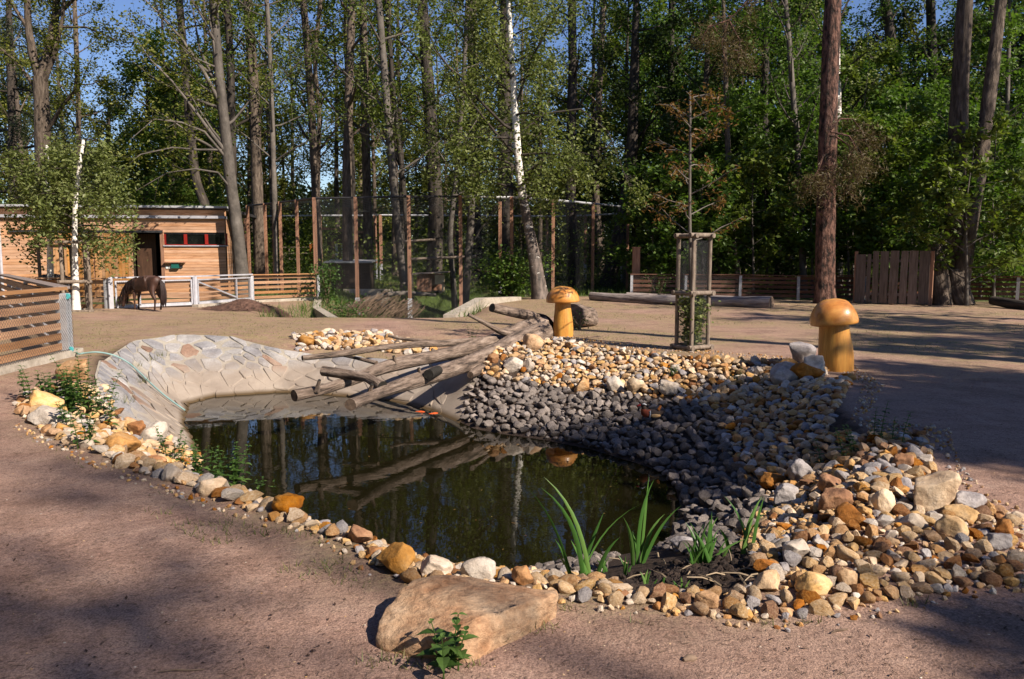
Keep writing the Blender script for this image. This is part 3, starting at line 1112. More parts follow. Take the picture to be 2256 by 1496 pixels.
# the named stones below take their own room
BIG = [  # u, v of the foot centre, width px, height px, material, angular, label
    (152, 838, 100, 46, ST_OCHRE, 6, 'big rounded ochre boulder beside the concrete kerb of the near fence'),
    (92, 905, 74, 44, ST_TAN, 5, 'pale tan boulder at the outer left corner of the stone border'),
    (95, 938, 96, 40, ST_WHITE, 6, 'flat whitish slab stone at the left tip of the stone border'),
    (296, 962, 40, 36, ST_RUST, 8, 'upright rust brown stone where the paving meets the left border'),
    (262, 1000, 80, 46, ST_OCHRE, 7, 'ochre boulder in the left border below the paved slope'),
    (330, 975, 66, 44, ST_WHITE, 8, 'pinkish white stone against the lower end of the paving'),
    (457, 1092, 66, 36, ST_TAN, 3, 'smooth beige boulder lying on the outer side of the left border'),
    (372, 1060, 56, 38, ST_WHITE, 5, 'cream cobble pair of the left border near the nettles'),
    (628, 1135, 72, 44, ST_RUST, 5, 'brown boulder at the water where the border turns right'),
    (788, 1200, 62, 40, ST_RUST, 7, 'flat brown stone left of the grey sloping boulder'),
    (845, 1208, 66, 46, ST_PALEGREY, 5, 'grey sloping boulder by the near shore'),
    (868, 1265, 98, 64, ST_OCHRE, 7, 'large ochre boulder with a crack just behind the foreground slab'),
    (922, 1205, 46, 26, ST_TAN, 5, 'tan stone standing on the near shore above the ochre boulder'),
    (940, 1238, 66, 36, ST_RUST, 6, 'orange brown stone between the ochre boulder and the white one'),
    (958, 1275, 80, 46, ST_WHITE, 7, 'cream stone behind the foreground slab, left of the white boulder'),
    (1052, 1280, 84, 50, ST_WHITE, 9, 'bright white angular boulder behind the foreground slab'),
    (1152, 1292, 54, 42, ST_RUST, 6, 'dark brown rounded stone right behind the foreground slab'),
    (2066, 1130, 108, 92, ST_TAN, 9, 'largest pale boulder with ochre flank on the right heap'),
    (2148, 1128, 72, 40, ST_PALEGREY, 6, 'flat grey stone right of the largest pale boulder'),
    (2130, 1152, 84, 30, ST_TAN, 5, 'wrinkled buff stone in front of the largest pale boulder'),
    (1950, 1135, 56, 60, ST_TAN, 5, 'upright tan stone left of the largest pale boulder'),
    (1848, 1125, 90, 44, ST_RUST, 10, 'rusty orange block in the middle of the right heap'),
    (1880, 1160, 74, 50, ST_RUST, 9, 'hollowed orange brown stone below the rusty block'),
    (1838, 1088, 66, 42, ST_RUST, 6, 'brown and cream boulder above the rusty block'),
    (1705, 1078, 64, 34, ST_RUST, 5, 'brown cobble at the foot of the shaded slope'),
    (1735, 1110, 62, 44, ST_PALEGREY, 7, 'grey white stone at the foot of the shaded slope'),
    (1765, 1060, 54, 48, ST_PALEGREY, 7, 'pale blue grey boulder on the shaded slope'),
    (1995, 1035, 44, 36, ST_RUST, 5, 'dark brown cobble at the top of the right heap'),
    (2100, 1188, 70, 50, ST_TAN, 4, 'smooth buff boulder in the right heap below the wrinkled one'),
    (2020, 1170, 56, 32, ST_WHITE, 9, 'knobbly white stone in the centre of the right heap'),
    (2220, 1190, 54, 46, ST_RUST, 6, 'rust brown block at the right end of the heap'),
    (2205, 1215, 60, 40, ST_PALEGREY, 4, 'bluish white cobble at the right end of the heap'),
    (1800, 1320, 84, 46, ST_TAN, 8, 'pale angular stone with a split face at the front of the right heap'),
    (1868, 1300, 50, 46, ST_OCHRE, 8, 'yellow lumpy stone at the front of the right heap'),
    (1700, 1305, 74, 40, ST_TAN, 8, 'flat brownish stone at the right edge of the wet soil'),
    (1690, 1265, 60, 30, ST_RUST, 6, 'slanted reddish flat stone on the wet soil'),
    (1755, 1235, 62, 40, ST_WHITE, 9, 'white angular block behind the wet soil'),
    (1560, 1340, 56, 34, ST_OCHRE, 6, 'ochre stone of the near border below the irises'),
    (1735, 845, 66, 50, ST_PALEGREY, 6, 'grey white speckled boulder left of the orange lump by the taller mushroom'),
    (1780, 838, 74, 42, ST_RUST, 10, 'rugged orange lump in front of the taller mushroom'),
    (1742, 822, 46, 34, ST_OCHRE, 8, 'small cream and orange stone behind the rugged orange lump'),
    (1798, 832, 50, 50, ST_WHITE, 9, 'upright whitish rock leaning beside the stem of the taller mushroom'),
    (1773, 800, 62, 48, ST_PALEGREY, 5, 'dark rounded boulder behind the taller mushroom'),
    (1175, 772, 48, 38, ST_OCHRE, 6, 'yellow rugged stone on top of the sunlit bank beside the logs'),
    (1130, 822, 46, 34, ST_WHITE, 9, 'bright white quartz stone on the sunlit bank'),
    (1165, 818, 28, 28, ST_WHITE, 8, 'small white quartz stone right of the bigger white one'),
    (1360, 862, 46, 36, ST_WHITE, 4, 'cream boulder in the row above the dark riprap'),
    (1402, 866, 42, 34, ST_TAN, 5, 'tan boulder in the row above the dark riprap, beside the cream one'),
    (1475, 872, 46, 36, ST_WHITE, 4, 'whitish boulder at the right end of the row above the riprap'),
    (1282, 865, 36, 34, ST_OCHRE, 4, 'round ochre boulder in the row above the dark riprap'),
    (1510, 1215, 66, 30, ST_PALEGREY, 6, 'pinkish grey flat stone behind the low irises'),
    (672, 762, 40, 22, ST_OCHRE, 7, 'largest ochre cobble of the inlet behind the paved basin'),
    (1085, 800, 30, 22, ST_RUST, 7, 'brown stone wedged under the front log'),
]
big_pts = []
for k, (u, v, wpx, hpx, m, pl, lab) in enumerate(BIG):
    p = hit(u, v)
    ppm = FOC / (p[1] * CP)
    w_, h_ = wpx / ppm, hpx / ppm
    r3 = np.random.default_rng(900 + k)
    V, F = rock_shape(500 + k, 4, pl + 3, .2, (.5, .9))
    ext = V.max(0) - V.min(0)
    V = (V - (V.max(0) + V.min(0)) / 2) / ext
    dep = w_ * r3.uniform(.7, .95)
    V = V * np.array([w_, dep, h_ * 1.2])
    a = r3.uniform(-.3, .3)
    V = V @ euler_mat(r3.uniform(-.1, .1), r3.uniform(-.12, .12), a).T
    g = Geo()
    g.add(V, F)
    loc = np.array([p[0], p[1] + dep * .3, p[2] + h_ * .38])
    o = g.build('boulder', m, off=(0, 0, 0), smooth=True)
    o.location = tuple(loc)
    tag(o, lab, 'boulder')
    big_pts.append((loc[0], loc[1], w_ * .5))
big_pts = np.array(big_pts)

sp_keep = []
for q in specs:
    d = np.hypot(big_pts[:, 0] - q[2], big_pts[:, 1] - q[3]) - big_pts[:, 2] * .75
    if (d > q[5] * .25).all():
        sp_keep.append(q)
specs = sp_keep


def px_size(q):
    return q[5] * FOC / max(q[3], .5)


by = {'tan': [q for q in specs if q[0] == 'tan'], 'dark': [q for q in specs if q[0] == 'dark']}
print('stones', {k: len(v) for k, v in by.items()})
rng = np.random.default_rng(8)
for kind, lst in by.items():
    lst.sort(key=px_size, reverse=True)
    rest = {}
    for n_, q in enumerate(lst):
        _, zi, x, y, z, s = q
        words_, w = ZONES[zi][4], ZONES[zi][5]
        ci = int(rng.choice(5, p=np.array(w) / sum(w))) if kind == 'tan' else 0
        k = int(rng.integers(14))
        scl = np.array([1.0, rng.uniform(.68, .95), rng.uniform(.5, .8)]) * s * .62
        ang = (rng.normal() * .3, rng.normal() * .3, rng.uniform(0, 6.28))
        loc = (x, y, z + s * rng.uniform(.1, .34))
        if n_ < (295 - len(BIG) * 0 if kind == 'tan' else 295):
            o = bpy.data.objects.new('tan_stone' if kind == 'tan' else 'grey_stone', (TAN_ME if kind == 'tan' else DARK_ME)[k])
            col.objects.link(o)
            o.location, o.scale, o.rotation_euler = loc, scl, ang
            if kind == 'tan':
                o.material_slots[0].link = 'OBJECT'
                o.material_slots[0].material = TAN_MATS[ci]
                w2, sw = words_, ('smaller', 'larger')[int(s > .085)]
                if zi == 3:
                    du, dv = proj([[x, y, z]])
                    w2 = ('at the front of the right heap' if dv[0] > 1260 else 'at the upper edge of the right heap' if dv[0] < 1130 else 'inside the right heap') + (' next to the wet soil' if du[0] < 1790 else ' below the largest pale boulder' if du[0] < 2060 else ' towards the picture edge')
                tag(o, '%s %s stone %s' % (sw, TAN_WORD[ci], w2), 'stone', '%s %s stones %s' % (sw, TAN_WORD[ci], w2))
            else:
                du, dv = proj([[x, y, z]])
                wd = np.min(np.hypot(SHORE_W[:, 0] - x, SHORE_W[:, 1] - y))
                if zi == 6:
                    du = du[0]
                    w2 = ('just above the water' if wd < .55 else 'halfway up the riprap' if wd < 1.3 else 'high in the riprap') + (' by the paving' if du < 1180 else ' in mid bank' if du < 1420 else ' at the right hand bend of the shore')
                else:
                    w2 = words_
                tag(o, 'dark grey stone %s' % w2, 'grey stone', 'dark stones %s' % w2)
        else:
            g = rest.setdefault(zi, Geo())
            V, F = (ROUND if kind == 'tan' else SHARP)[2 if px_size(q) > 16 else 1][k]
            g.add((V * scl) @ euler_mat(*ang).T + np.array(loc), F, mi=ci)
    for zi, g in rest.items():
        o = g.build('loose_tan_stones' if kind == 'tan' else 'loose_grey_stones', TAN_MATS if kind == 'tan' else [ST_DARK])
        tag(o, ('small tan stones filling the gaps ' if kind == 'tan' else 'small dark stones filling the gaps ') + ZONES[zi][4], 'stones')
        o['kind'] = 'stuff'

rng = np.random.default_rng(12)
g = Geo()
for poly in ([(1640, 1365), (1760, 1368), (1930, 1332), (2100, 1302), (2256, 1288), (2256, 1310), (2100, 1330), (1930, 1362), (1760, 1395), (1640, 1388)],
             [(1830, 812), (1900, 850), (1870, 930), (1930, 955), (2060, 965), (2100, 1060), (2180, 1120), (2256, 1140), (2256, 1120), (2180, 1090), (2120, 1030), (2090, 940), (1960, 930), (1910, 920), (1950, 850), (1870, 800)],
             [(1235, 748), (1400, 768), (1700, 792), (1830, 806), (1830, 796), (1700, 784), (1400, 760), (1240, 742)],
             [(1230, 1316), (1400, 1340), (1640, 1366), (1640, 1384), (1400, 1358), (1230, 1334)],
             [(40, 935), (120, 972), (300, 1045), (540, 1125), (660, 1168), (760, 1208), (830, 1262), (815, 1272), (740, 1218), (640, 1180), (520, 1140), (280, 1060), (100, 985), (30, 945)]):
    pw = np.array([at_z(u, v, 0)[:2] for u, v in poly])
    lo, hi = pw.min(0), pw.max(0)
    P_ = rng.uniform(lo, hi, (int(np.prod(hi - lo) * 500), 2))
    z = hz(P_[:, 0], P_[:, 1])
    u, v = proj(np.column_stack([P_, z]))
    for (x, y), zq in zip(P_[in_poly(u, v, poly)], z[in_poly(u, v, poly)]):
        if rng.random() < .45:
            continue
        q = rng.uniform(.008, .03)
        V, F = ROUND[1][int(rng.integers(14))]
        g.add((V * q * rng.uniform(.6, 1, 3)) @ euler_mat(*rng.uniform(0, 6, 3)).T + [x, y, zq + q * .25], F, mi=int(rng.choice(5, p=[.15, .4, .2, .12, .13])))
o = g.build('straggling_gravel', TAN_MATS)
tag(o, 'small gravel straggling from the stone heaps into the sand', 'gravel')
o['kind'] = 'stuff'

# the big slab in the foreground
def slab():
    pts = [at_y(828, 1402, 3.16), at_y(832, 1372, 3.23), at_y(858, 1335, 3.33), at_y(880, 1300, 3.43), at_y(908, 1277, 3.49), at_y(962, 1264, 3.52),
           at_y(1012, 1278, 3.52), at_y(1065, 1292, 3.52), at_y(1150, 1296, 3.52), at_y(1222, 1299, 3.5), at_y(1229, 1310, 3.42),
           at_y(1122, 1338, 3.22), at_y(1055, 1358, 3.12), at_y(1019, 1386, 3.06), at_y(990, 1402, 3.03), at_y(946, 1418, 3.04), at_y(850, 1410, 3.12)]
    bot = [np.array([*at_z(832, 1428, 0)[:2], -.02]), np.array([*at_z(877, 1445, 0)[:2], -.03]), np.array([*at_z(935, 1450, 0)[:2], -.03]), np.array([*at_z(1037, 1464, 0)[:2], -.03]),
           np.array([*at_z(1118, 1424, 0)[:2], -.03]), np.array([*at_z(1226, 1362, 0)[:2], -.03]), np.array([.2, 3.7, -.03]), np.array([-.42, 3.68, -.03])]
    bm = bmesh.new()
    for p in pts + bot:
        bm.verts.new(p)
    bmesh.ops.convex_hull(bm, input=bm.verts)
    bmesh.ops.bevel(bm, geom=list(bm.edges), offset=.005, segments=1, affect='EDGES')
    bmesh.ops.triangulate(bm, faces=bm.faces)
    for _ in range(4):
        long_ = [e for e in bm.edges if e.calc_length() > .03]
        if not long_:
            break
        bmesh.ops.subdivide_edges(bm, edges=long_, cuts=1)
        bmesh.ops.triangulate(bm, faces=bm.faces)
    bm.normal_update()
    n1, n2 = SinNoise(71, 2.2), SinNoise(72, 9.0)
    co = np.array([v.co[:] for v in bm.verts])
    # flow lines along the bedding of the stone
    bed = co * np.array([1, 1, 5])
    d = n1(bed) * .011 + n2(co) * .004 + SinNoise(73, 4.0)(bed) * .004
    # shallow hollow across the top
    for v, dd in zip(bm.verts, d):
        v.co += v.normal * dd
    me = bpy.data.meshes.new('foreground_slab')
    bm.to_mesh(me)
    bm.free()
    for p in me.polygons:
        p.use_smooth = True
    m = mat('slab_sandstone', [(0.3, (.3, .14, .065)), (0.43, (.46, .265, .15)), (0.56, (.54, .35, .215)), (0.72, (.6, .43, .29))], 5.0, stretch=(1, 1.15, 1.6), bump=1.0, vary=0, bdist=.02, fine=.55, bscale=26)
    me.materials.append(m)
    o = bpy.data.objects.new('foreground_slab', me)
    col.objects.link(o)
    tag(o, 'big flat tan sandstone slab lying on the gravel in front of the pond', 'boulder')


slab()

# ------------------------------------------------------------------ mushrooms
def mushroom(u, v, y, capw, caph, stem0, stem1, tilt, label, seed):
    p = hit(u, v) if y is None else np.array([*at_y(u, v, y)[:2], 0])
    ppm = FOC / (p[1] * CP)
    t = thing('wooden_mushroom', label, 'wooden mushroom', p)
    R0, R1, H = stem0 / 2 / ppm, stem1 / 2 / ppm, caph[0] / ppm
    ns_ = SinNoise(seed, 2.0)
    lean = np.array([tilt, 0, 1.0])
    g = Geo()
    zz = np.linspace(-.02, H, 12)
    P = np.array([p + lean * z for z in zz])
    rr = R0 + (R1 - R0) * (zz / H) + .012 * np.sin(zz * 7)
    g.tube(P, rr, 32, rough=lambda i, a: .02 * np.sin(a * 3 + i * .4) + .012 * np.sin(a * 7 + 1))
    g.build('stem', MUSH_STEM, t, smooth=True)
    top = p + lean * H
    Rc, Hc = capw / 2 / ppm, caph[1] / ppm
    prof = [(R1 * .8, .0), (Rc * .6, -.012), (Rc * .9, -.03), (Rc * .985, -.022), (Rc, .0)]
    for k in range(1, 11):
        a = k / 10 * math.pi / 2
        prof.append((Rc * math.cos(a) ** .85, Hc * math.sin(a) ** 1.05))
    prof[-1] = (0.001, Hc)
    g = Geo()
    S = 40
    ang = np.arange(S) * 2 * math.pi / S
    V = []
    Rm = np.array(Matrix.Rotation(tilt * 1.3, 3, 'Y'))
    for (r_, z_) in prof:
        ring = np.stack([np.cos(ang) * r_, np.sin(ang) * r_, np.full(S, z_)], 1)
        ring *= (1 + .03 * ns_(ring * 1.2)[:, None])
        V.append(ring @ Rm.T + top)
    V = np.vstack(V)
    i, j = np.meshgrid(np.arange(len(prof) - 1), np.arange(S), indexing='ij')
    a, b = i * S + j, i * S + (j + 1) % S
    g.add(V, np.stack([a, b, b + S, a + S], -1).reshape(-1, 4))
    g.build('cap', MUSH_CAP, t, smooth=True)
    return t


mushroom(1241, 741, None, 74, (79, 33), 43, 37, -.02, 'shorter carved wooden mushroom with varnished domed cap at the butt of the logs', 5)
m2 = mushroom(1842, 815, None, 102, (107, 52), 72, 66, -.085, 'taller carved wooden mushroom leaning behind the orange lump on the right', 6)

# ------------------------------------------------------------------ fallen logs
def log_tube(g, pts, sides=18, amp=.05, seed=1, n=26, capmi=1):
    """pts: (u, v, distance, diameter px)"""
    P = np.array([at_y(u, v, y) for u, v, y, _ in pts])
    r = np.array([w / 2 * y / FOC for _, _, y, w in pts])
    t0 = np.linspace(0, 1, len(P))
    t = np.linspace(0, 1, n)
    Q = np.stack([np.interp(t, t0, P[:, k]) for k in range(3)], 1)
    for _ in range(2):
        Q[1:-1] = (Q[:-2] + 2 * Q[1:-1] + Q[2:]) / 4
    rr = np.interp(t, t0, r)
    gg = np.random.default_rng(seed)
    ph = gg.uniform(0, 6.28, 6)
    def rough(i, a):
        return amp * (np.sin(a * 2 + ph[0] + i * .35) * .5 + np.sin(a * 3 + ph[1] - i * .5) * .4 + np.sin(a * 5 + ph[2] + i * .21) * .35 + np.sin(a * 8 + ph[3] + i * .9) * .25)
    g.tube(Q, rr * .86, sides, rough=rough, capmi=capmi)


L1 = thing('fallen_log', 'front fallen log with a knot reaching out over the water from the tan bank', 'log', at_y(1060, 800, 13.2))
g = Geo()
log_tube(g, [(1200, 730, 15.2, 56), (1150, 749, 14.7, 54), (1095, 779, 13.8, 54), (1020, 806, 12.5, 42), (945, 829, 11.6, 43), (880, 850, 10.9, 36), (835, 866, 10.4, 29), (772, 892, 9.6, 32)], seed=3, n=40, sides=22)
g.build('trunk', [LOGW, LOG_END], L1, smooth=True)
g = Geo()
log_tube(g, [(842, 852, 10.5, 32), (810, 832, 10.7, 24), (770, 826, 10.9, 26), (712, 817, 11.1, 27)], seed=4)
g.build('branch_stub', [LOGW, CHAR], L1, smooth=True)
g = Geo()
log_tube(g, [(966, 816, 11.65, 24), (955, 820, 11.45, 27), (944, 825, 11.25, 27)], seed=5, n=8)
g.build('sawn_knot', [CHAR, CHAR], L1, smooth=True)
g = Geo()
log_tube(g, [(1062, 812, 12.9, 34), (1052, 816, 12.7, 26), (1036, 826, 12.4, 18)], seed=6, n=8)
g.build('branch_stub', [LOGW, LOG_END], L1, smooth=True)
g = Geo()
log_tube(g, [(1150, 738, 14.8, 20), (1110, 735, 14.6, 17), (1075, 715, 14.4, 13), (1032, 693, 14.2, 9)], seed=7, n=14, sides=12)
g.build('thin_branch', [LOGW, LOG_END], L1, smooth=True)

L2 = thing('fallen_log', 'rear fallen log lying beside the front one with its sawn end furthest left', 'log', at_y(950, 800, 12.6))
g = Geo()
log_tube(g, [(1195, 712, 16.1, 46), (1130, 735, 15.4, 46), (1080, 755, 14.6, 38), (1000, 777, 13.6, 33), (905, 795, 12.5, 35), (850, 808, 11.9, 33), (790, 832, 11.2, 29), (720, 856, 10.7, 27), (648, 872, 10.3, 31)], seed=8, n=40, sides=22)
g.build('trunk', [LOGW, LOG_END], L2, smooth=True)
g = Geo()
log_tube(g, [(1090, 750, 14.6, 24), (1010, 755, 14.0, 20), (940, 757, 13.3, 17), (850, 764, 12.6, 15), (760, 779, 12.0, 17), (666, 789, 11.6, 14)], seed=9, n=26, sides=12)
g.build('long_branch', [LOGW, CHAR], L2, smooth=True)
g = Geo()
log_tube(g, [(1010, 757, 14.2, 10), (930, 751, 14.2, 10), (880, 746, 14.3, 8), (855, 739, 14.3, 8)], seed=10, n=14, sides=10)
g.build('thin_branch', [LOGW, CHAR], L2, smooth=True)
g = Geo()
log_tube(g, [(830, 800, 12.2, 12), (790, 790, 12.4, 9), (750, 782, 12.6, 7)], seed=11, n=8, sides=8)
g.build('thin_branch', [LOGW, LOG_END], L2, smooth=True)

for L_, y0_, pts in ((L1, 0, ((1040, 790, 12.75), (925, 822, 11.35), (815, 862, 10.15))), (L2, 0, ((960, 776, 13.1), (870, 795, 12.0), (700, 852, 10.45)))):
    for k, (u, v, y) in enumerate(pts):
        p = at_y(u, v, y)
        g = Geo()
        d = np.array([-.06 + .05 * k, -.05, .06 + .02 * k])
        g.tube([p - d * .6, p, p + d], [.045, .032, .022], 9, rough=lambda i, a: .15 * np.sin(a * 3 + i), capmi=1)
        g.build('knot', [LOGW, CHAR], L_, smooth=True)
L3 = thing('fallen_log', 'short raised log arching off the butt of the fallen trunks beside the mushroom', 'log', at_y(1180, 710, 16.4))
g = Geo()
log_tube(g, [(1084, 678, 15.2, 23), (1120, 686, 15.5, 24), (1160, 694, 15.8, 26), (1182, 702, 16.0, 28)], seed=12, n=16)
g.build('limb', [LOGW, CHAR], L3, smooth=True)
g = Geo()
log_tube(g, [(1180, 701, 16.0, 27), (1200, 702, 16.1, 24), (1213, 715, 16.2, 22), (1216, 740, 16.2, 26)], seed=13, n=12)
g.build('charred_crook', [CHAR, CHAR], L3, smooth=True)

st = thing('tree_stump', 'rough tilted stump standing behind the shorter mushroom', 'stump', at_y(1283, 720, 18.4))
g = Geo()
log_tube(g, [(1264, 692, 17.6, 50), (1280, 696, 18.2, 58), (1294, 700, 18.8, 58)], seed=14, n=8, sides=22, amp=.12)
g.build('stump_wood', [LOGW, LOG_END], st, smooth=True)

RL = thing('lying_log', 'long grey weathered log lying on the sand between the two mushrooms', 'log', hit(1500, 672))
g = Geo()
log_tube(g, [(1302, 652, 29.0, 19), (1360, 657, 28.0, 24), (1430, 661, 27.2, 26), (1520, 664, 26.2, 30), (1620, 666, 25.2, 30), (1700, 668, 24.4, 34)], seed=15, n=40, amp=.07)
g.build('trunk', [LOG_OLD, LOG_END], RL, smooth=True)
RL2 = thing('lying_log', 'thinner pale log lying behind the long grey one', 'log', hit(1450, 660))
g = Geo()
log_tube(g, [(1380, 648, 29.6, 10), (1460, 653, 29.4, 12), (1560, 656, 29.0, 14), (1640, 658, 28.6, 12)], seed=16, n=20, sides=10)
g.build('trunk', [LOG_OLD, LOG_END], RL2, smooth=True)
RL3 = thing('lying_log', 'dark log lying in the shade at the right edge by the fence', 'log', hit(2240, 690))
g = Geo()
log_tube(g, [(2186, 662, 25.2, 22), (2230, 670, 24.4, 27), (2300, 682, 23.4, 30)], seed=17, n=14)
g.build('trunk', [BARK_DARK, LOG_END], RL3, smooth=True)

# ------------------------------------------------------------------ sapling guard
def tree_guard(cu, cv, half, rot, H, label, levels, mesh_panels, post_r=.037, group=None, n_posts=4, at=None):
    c = hit(cu, cv) if at is None else np.array(at, float)
    t = thing('tree_guard', label, 'tree guard', c, group)
    cs = [np.array([math.cos(rot + k * math.pi / 2), math.sin(rot + k * math.pi / 2), 0]) * half * 1.414 + c for k in range(4)]
    for k in range(4):
        rod(t, 'post', [cs[k] + np.array([0, 0, -.05]), cs[k] + np.array([0, 0, H])], post_r, WOOD_POLE, 12)
    for zi_, z in enumerate(levels):
        for k in range(4):
            a, b = cs[k], cs[(k + 1) % 4]
            d = (b - a) / np.linalg.norm(b - a)
            out = np.array([d[1], -d[0], 0]) * post_r * (1.0 if zi_ < len(levels) - 1 else .0)
            zz = np.array([0, 0, z + (k % 2) * .012])
            rod(t, 'rail', [a - d * .09 + out + zz, b + d * .09 + out + zz], post_r * 1.05, WOOD_POLE, 12)
    if mesh_panels:
        g = Geo()
        for k in range(4):
            wire_net(g, cs[k], cs[(k + 1) % 4], c[2] + .1, c[2] + H - .05, .028, .0012)
        g.build('wire_mesh', WIRE, t)
    return t, c


tg, tgc = tree_guard(1524, 770, .19, R(-15), 1.97, 'grey round pole guard with wire mesh round the copper leaved sapling', (.05, 1.0, 2.0), True)

# ------------------------------------------------------------------ concrete kerbs
def kerb(name, pts, h0, h1, w, label=None):
    g = Geo()
    for (a, b) in zip(pts[:-1], pts[1:]):
        a, b = np.asarray(a, float), np.asarray(b, float)
        d = b - a
        d[2] = 0
        d /= np.linalg.norm(d)
        n_ = np.array([-d[1], d[0], 0]) * w / 2
        z0, z1 = np.array([0, 0, h0]), np.array([0, 0, h1])
        V = [a - n_ + z0, a + n_ + z0, a - n_ + z1, a + n_ + z1, b - n_ + z0, b + n_ + z0, b - n_ + z1, b + n_ + z1]
        g.add(np.array(V)[[0, 2, 1, 3, 4, 6, 5, 7]], BOXF)
    o = g.build(name, CONC)
    o['kind'] = 'structure'
    return o


# ------------------------------------------------------------------ fences
def fence(label, pts, H, n_slats, slat_h, z_first, post_w=.08, cap=True, net=None, side=1, post_at=None, slat_mat=WOOD_NEW, post_mat=GALV, group=None, cap_mat=None, cell=.06, step=None, post_top=None):
    """board fence along pts (ground points); boards sit on one side of the posts, netting on the other"""
    base = np.asarray(pts[0], float)
    t = thing('board_fence', label, 'fence', base, group)
    for si, (A, B) in enumerate(zip(pts[:-1], pts[1:])):
        A, B = np.asarray(A, float), np.asarray(B, float)
        L = np.linalg.norm((B - A)[:2])
        d = (B - A) / L
        n_ = np.array([-d[1], d[0], 0]) * side
        np_ = max(1, round(L / (step or 2.2)))
        for k in range(np_ + (1 if si == len(pts) - 2 else 0)):
            p = A + d * L * k / np_
            g = Geo()
            hh = post_top if post_top else H - .02
            g.box(p + np.array([0, 0, hh / 2 - .05]), (post_w, post_w, hh + .1), rot_to(d))
            g.build('post', post_mat, t)
        for k in range(np_):
            a, b = A + d * L * k / np_, A + d * L * (k + 1) / np_
            for q in range(n_slats):
                z = z_first + q * (H - .05 - z_first - slat_h / 2) / max(1, n_slats - 1)
                off = n_ * (post_w / 2 + .016)
                zz = np.array([0, 0, z + random.uniform(-.006, .006)])
                plank(t, 'slat', a + off + zz + d * .003, b + off + zz - d * .003, slat_h, .028, slat_mat)
        if cap:
            zz = np.array([0, 0, H])
            plank(t, 'cap_rail', A - d * .06 + zz, B + d * .06 + zz, .035, .15, cap_mat or slat_mat)
        if net:
            g = Geo()
            off = -n_ * (post_w / 2 + .006)
            z0 = min(A[2], B[2])
            wire_net(g, A + off, B + off, z0 + .03, z0 + H - .06, cell, net)
            g.build('wire_mesh', WIRE, t)
    return t


# near fence on the left: two runs meeting at the big steel corner post
C0 = hit(146, 786)
C0[2] = 0.02
FA = np.array([*at_z(-60, 838, 0)[:2], .02])
FB = np.array([*at_z(-120, 690, 0)[:2], .02])
nf = thing('board_fence', 'near board fence at the left edge with netting and a thick steel corner post', 'fence', C0)
d1 = (FA - C0) / np.linalg.norm(FA - C0)
n1 = np.array([-d1[1], d1[0], 0])
if n1[0] < 0:
    n1 = -n1
d2 = np.array([-14.6, 22.3, .02]) - C0
d2 /= np.linalg.norm(d2)
g = Geo()
g.box(C0 + np.array([0, 0, .5]), (.17, .17, 1.06), rot_to(d1))
g.build('corner_post', GALV, nf)
n2 = np.array([-d2[1], d2[0], 0])
H = 1.06
for q in range(6):
    z = .16 + q * .166
    zz = np.array([0, 0, z])
    plank(nf, 'slat', C0 + d1 * .06 - n1 * .03 + zz, C0 + d1 * 4.2 - n1 * .03 + zz, .108, .03, WOOD_NEW)
    plank(nf, 'slat', C0 + d2 * .1 + n2 * .1 + zz, C0 + d2 * 11.5 + n2 * .1 + zz, .105, .03, WOOD_NEW)
plank(nf, 'cap_rail', C0 - d1 * .12 - n1 * .01 + np.array([0, 0, H + .045]), C0 + d1 * 4.2 - n1 * .01 + np.array([0, 0, H + .045]), .05, .13, WOOD_NEW)
plank(nf, 'cap_rail', C0 + d2 * .02 + np.array([0, 0, H + .06]), C0 + d2 * 11.5 + np.array([0, 0, H + .06]), .04, .24, WOOD_GREY)
for k in (1.9, 3.8):
    g = Geo()
    g.box(C0 + d1 * k + np.array([0, 0, .5]) - n1 * .09, (.09, .06, 1.04), rot_to(d1))
    g.build('post', GALV, nf)
for k in (2.4, 4.8, 7.2, 9.6):
    g = Geo()
    g.box(C0 + d2 * k + np.array([0, 0, .5]), (.1, .1, 1.04), rot_to(d2))
    g.build('post', GALV_WHITE, nf)
for k in (0, 1):
    z = (.1, .98)[k]
    g = Geo()
    g.tube([C0 + n1 * .09 + d1 * .02 + np.array([0, 0, z]), C0 + n1 * .09 + d1 * .06 + np.array([0, 0, z])], .05, 10)
    g.build('wire_clamp', TEAL, nf)
rod(nf, 'tension_wire', [C0 + n1 * .1 + np.array([0, 0, .11]), C0 + n1 * .1 + d1 * 4.2 + np.array([0, 0, .11])], .005, DARK_METAL, 5)
g = Geo()
wire_net(g, C0 + n1 * .1 - d1 * .1, C0 + n1 * .1 + d1 * 4.2, .1, 1.03, .065, .0022)
g.build('chain_link', WIRE, nf)
g = Geo()
wire_net(g, C0 + np.array([.1, -.02, 0]) + d2 * 0, C0 + np.array([.1, -.02, 0]) + d2 * 11.4, .1, 1.03, .065, .0022)
g.build('chain_link', WIRE, nf)
kerb('fence_kerb', [C0 - d1 * .32 + n1 * .02, C0 + d1 * 4.2 + n1 * .02], -.1, .09, .22)

# steel gate behind the pony and the boards right of it
GA, GB, GC, GD = [hit(*q) for q in ((245, 680), (430, 676), (556, 666), (701, 661))]
for q in (GA, GB, GC, GD):
    q[2] = 0


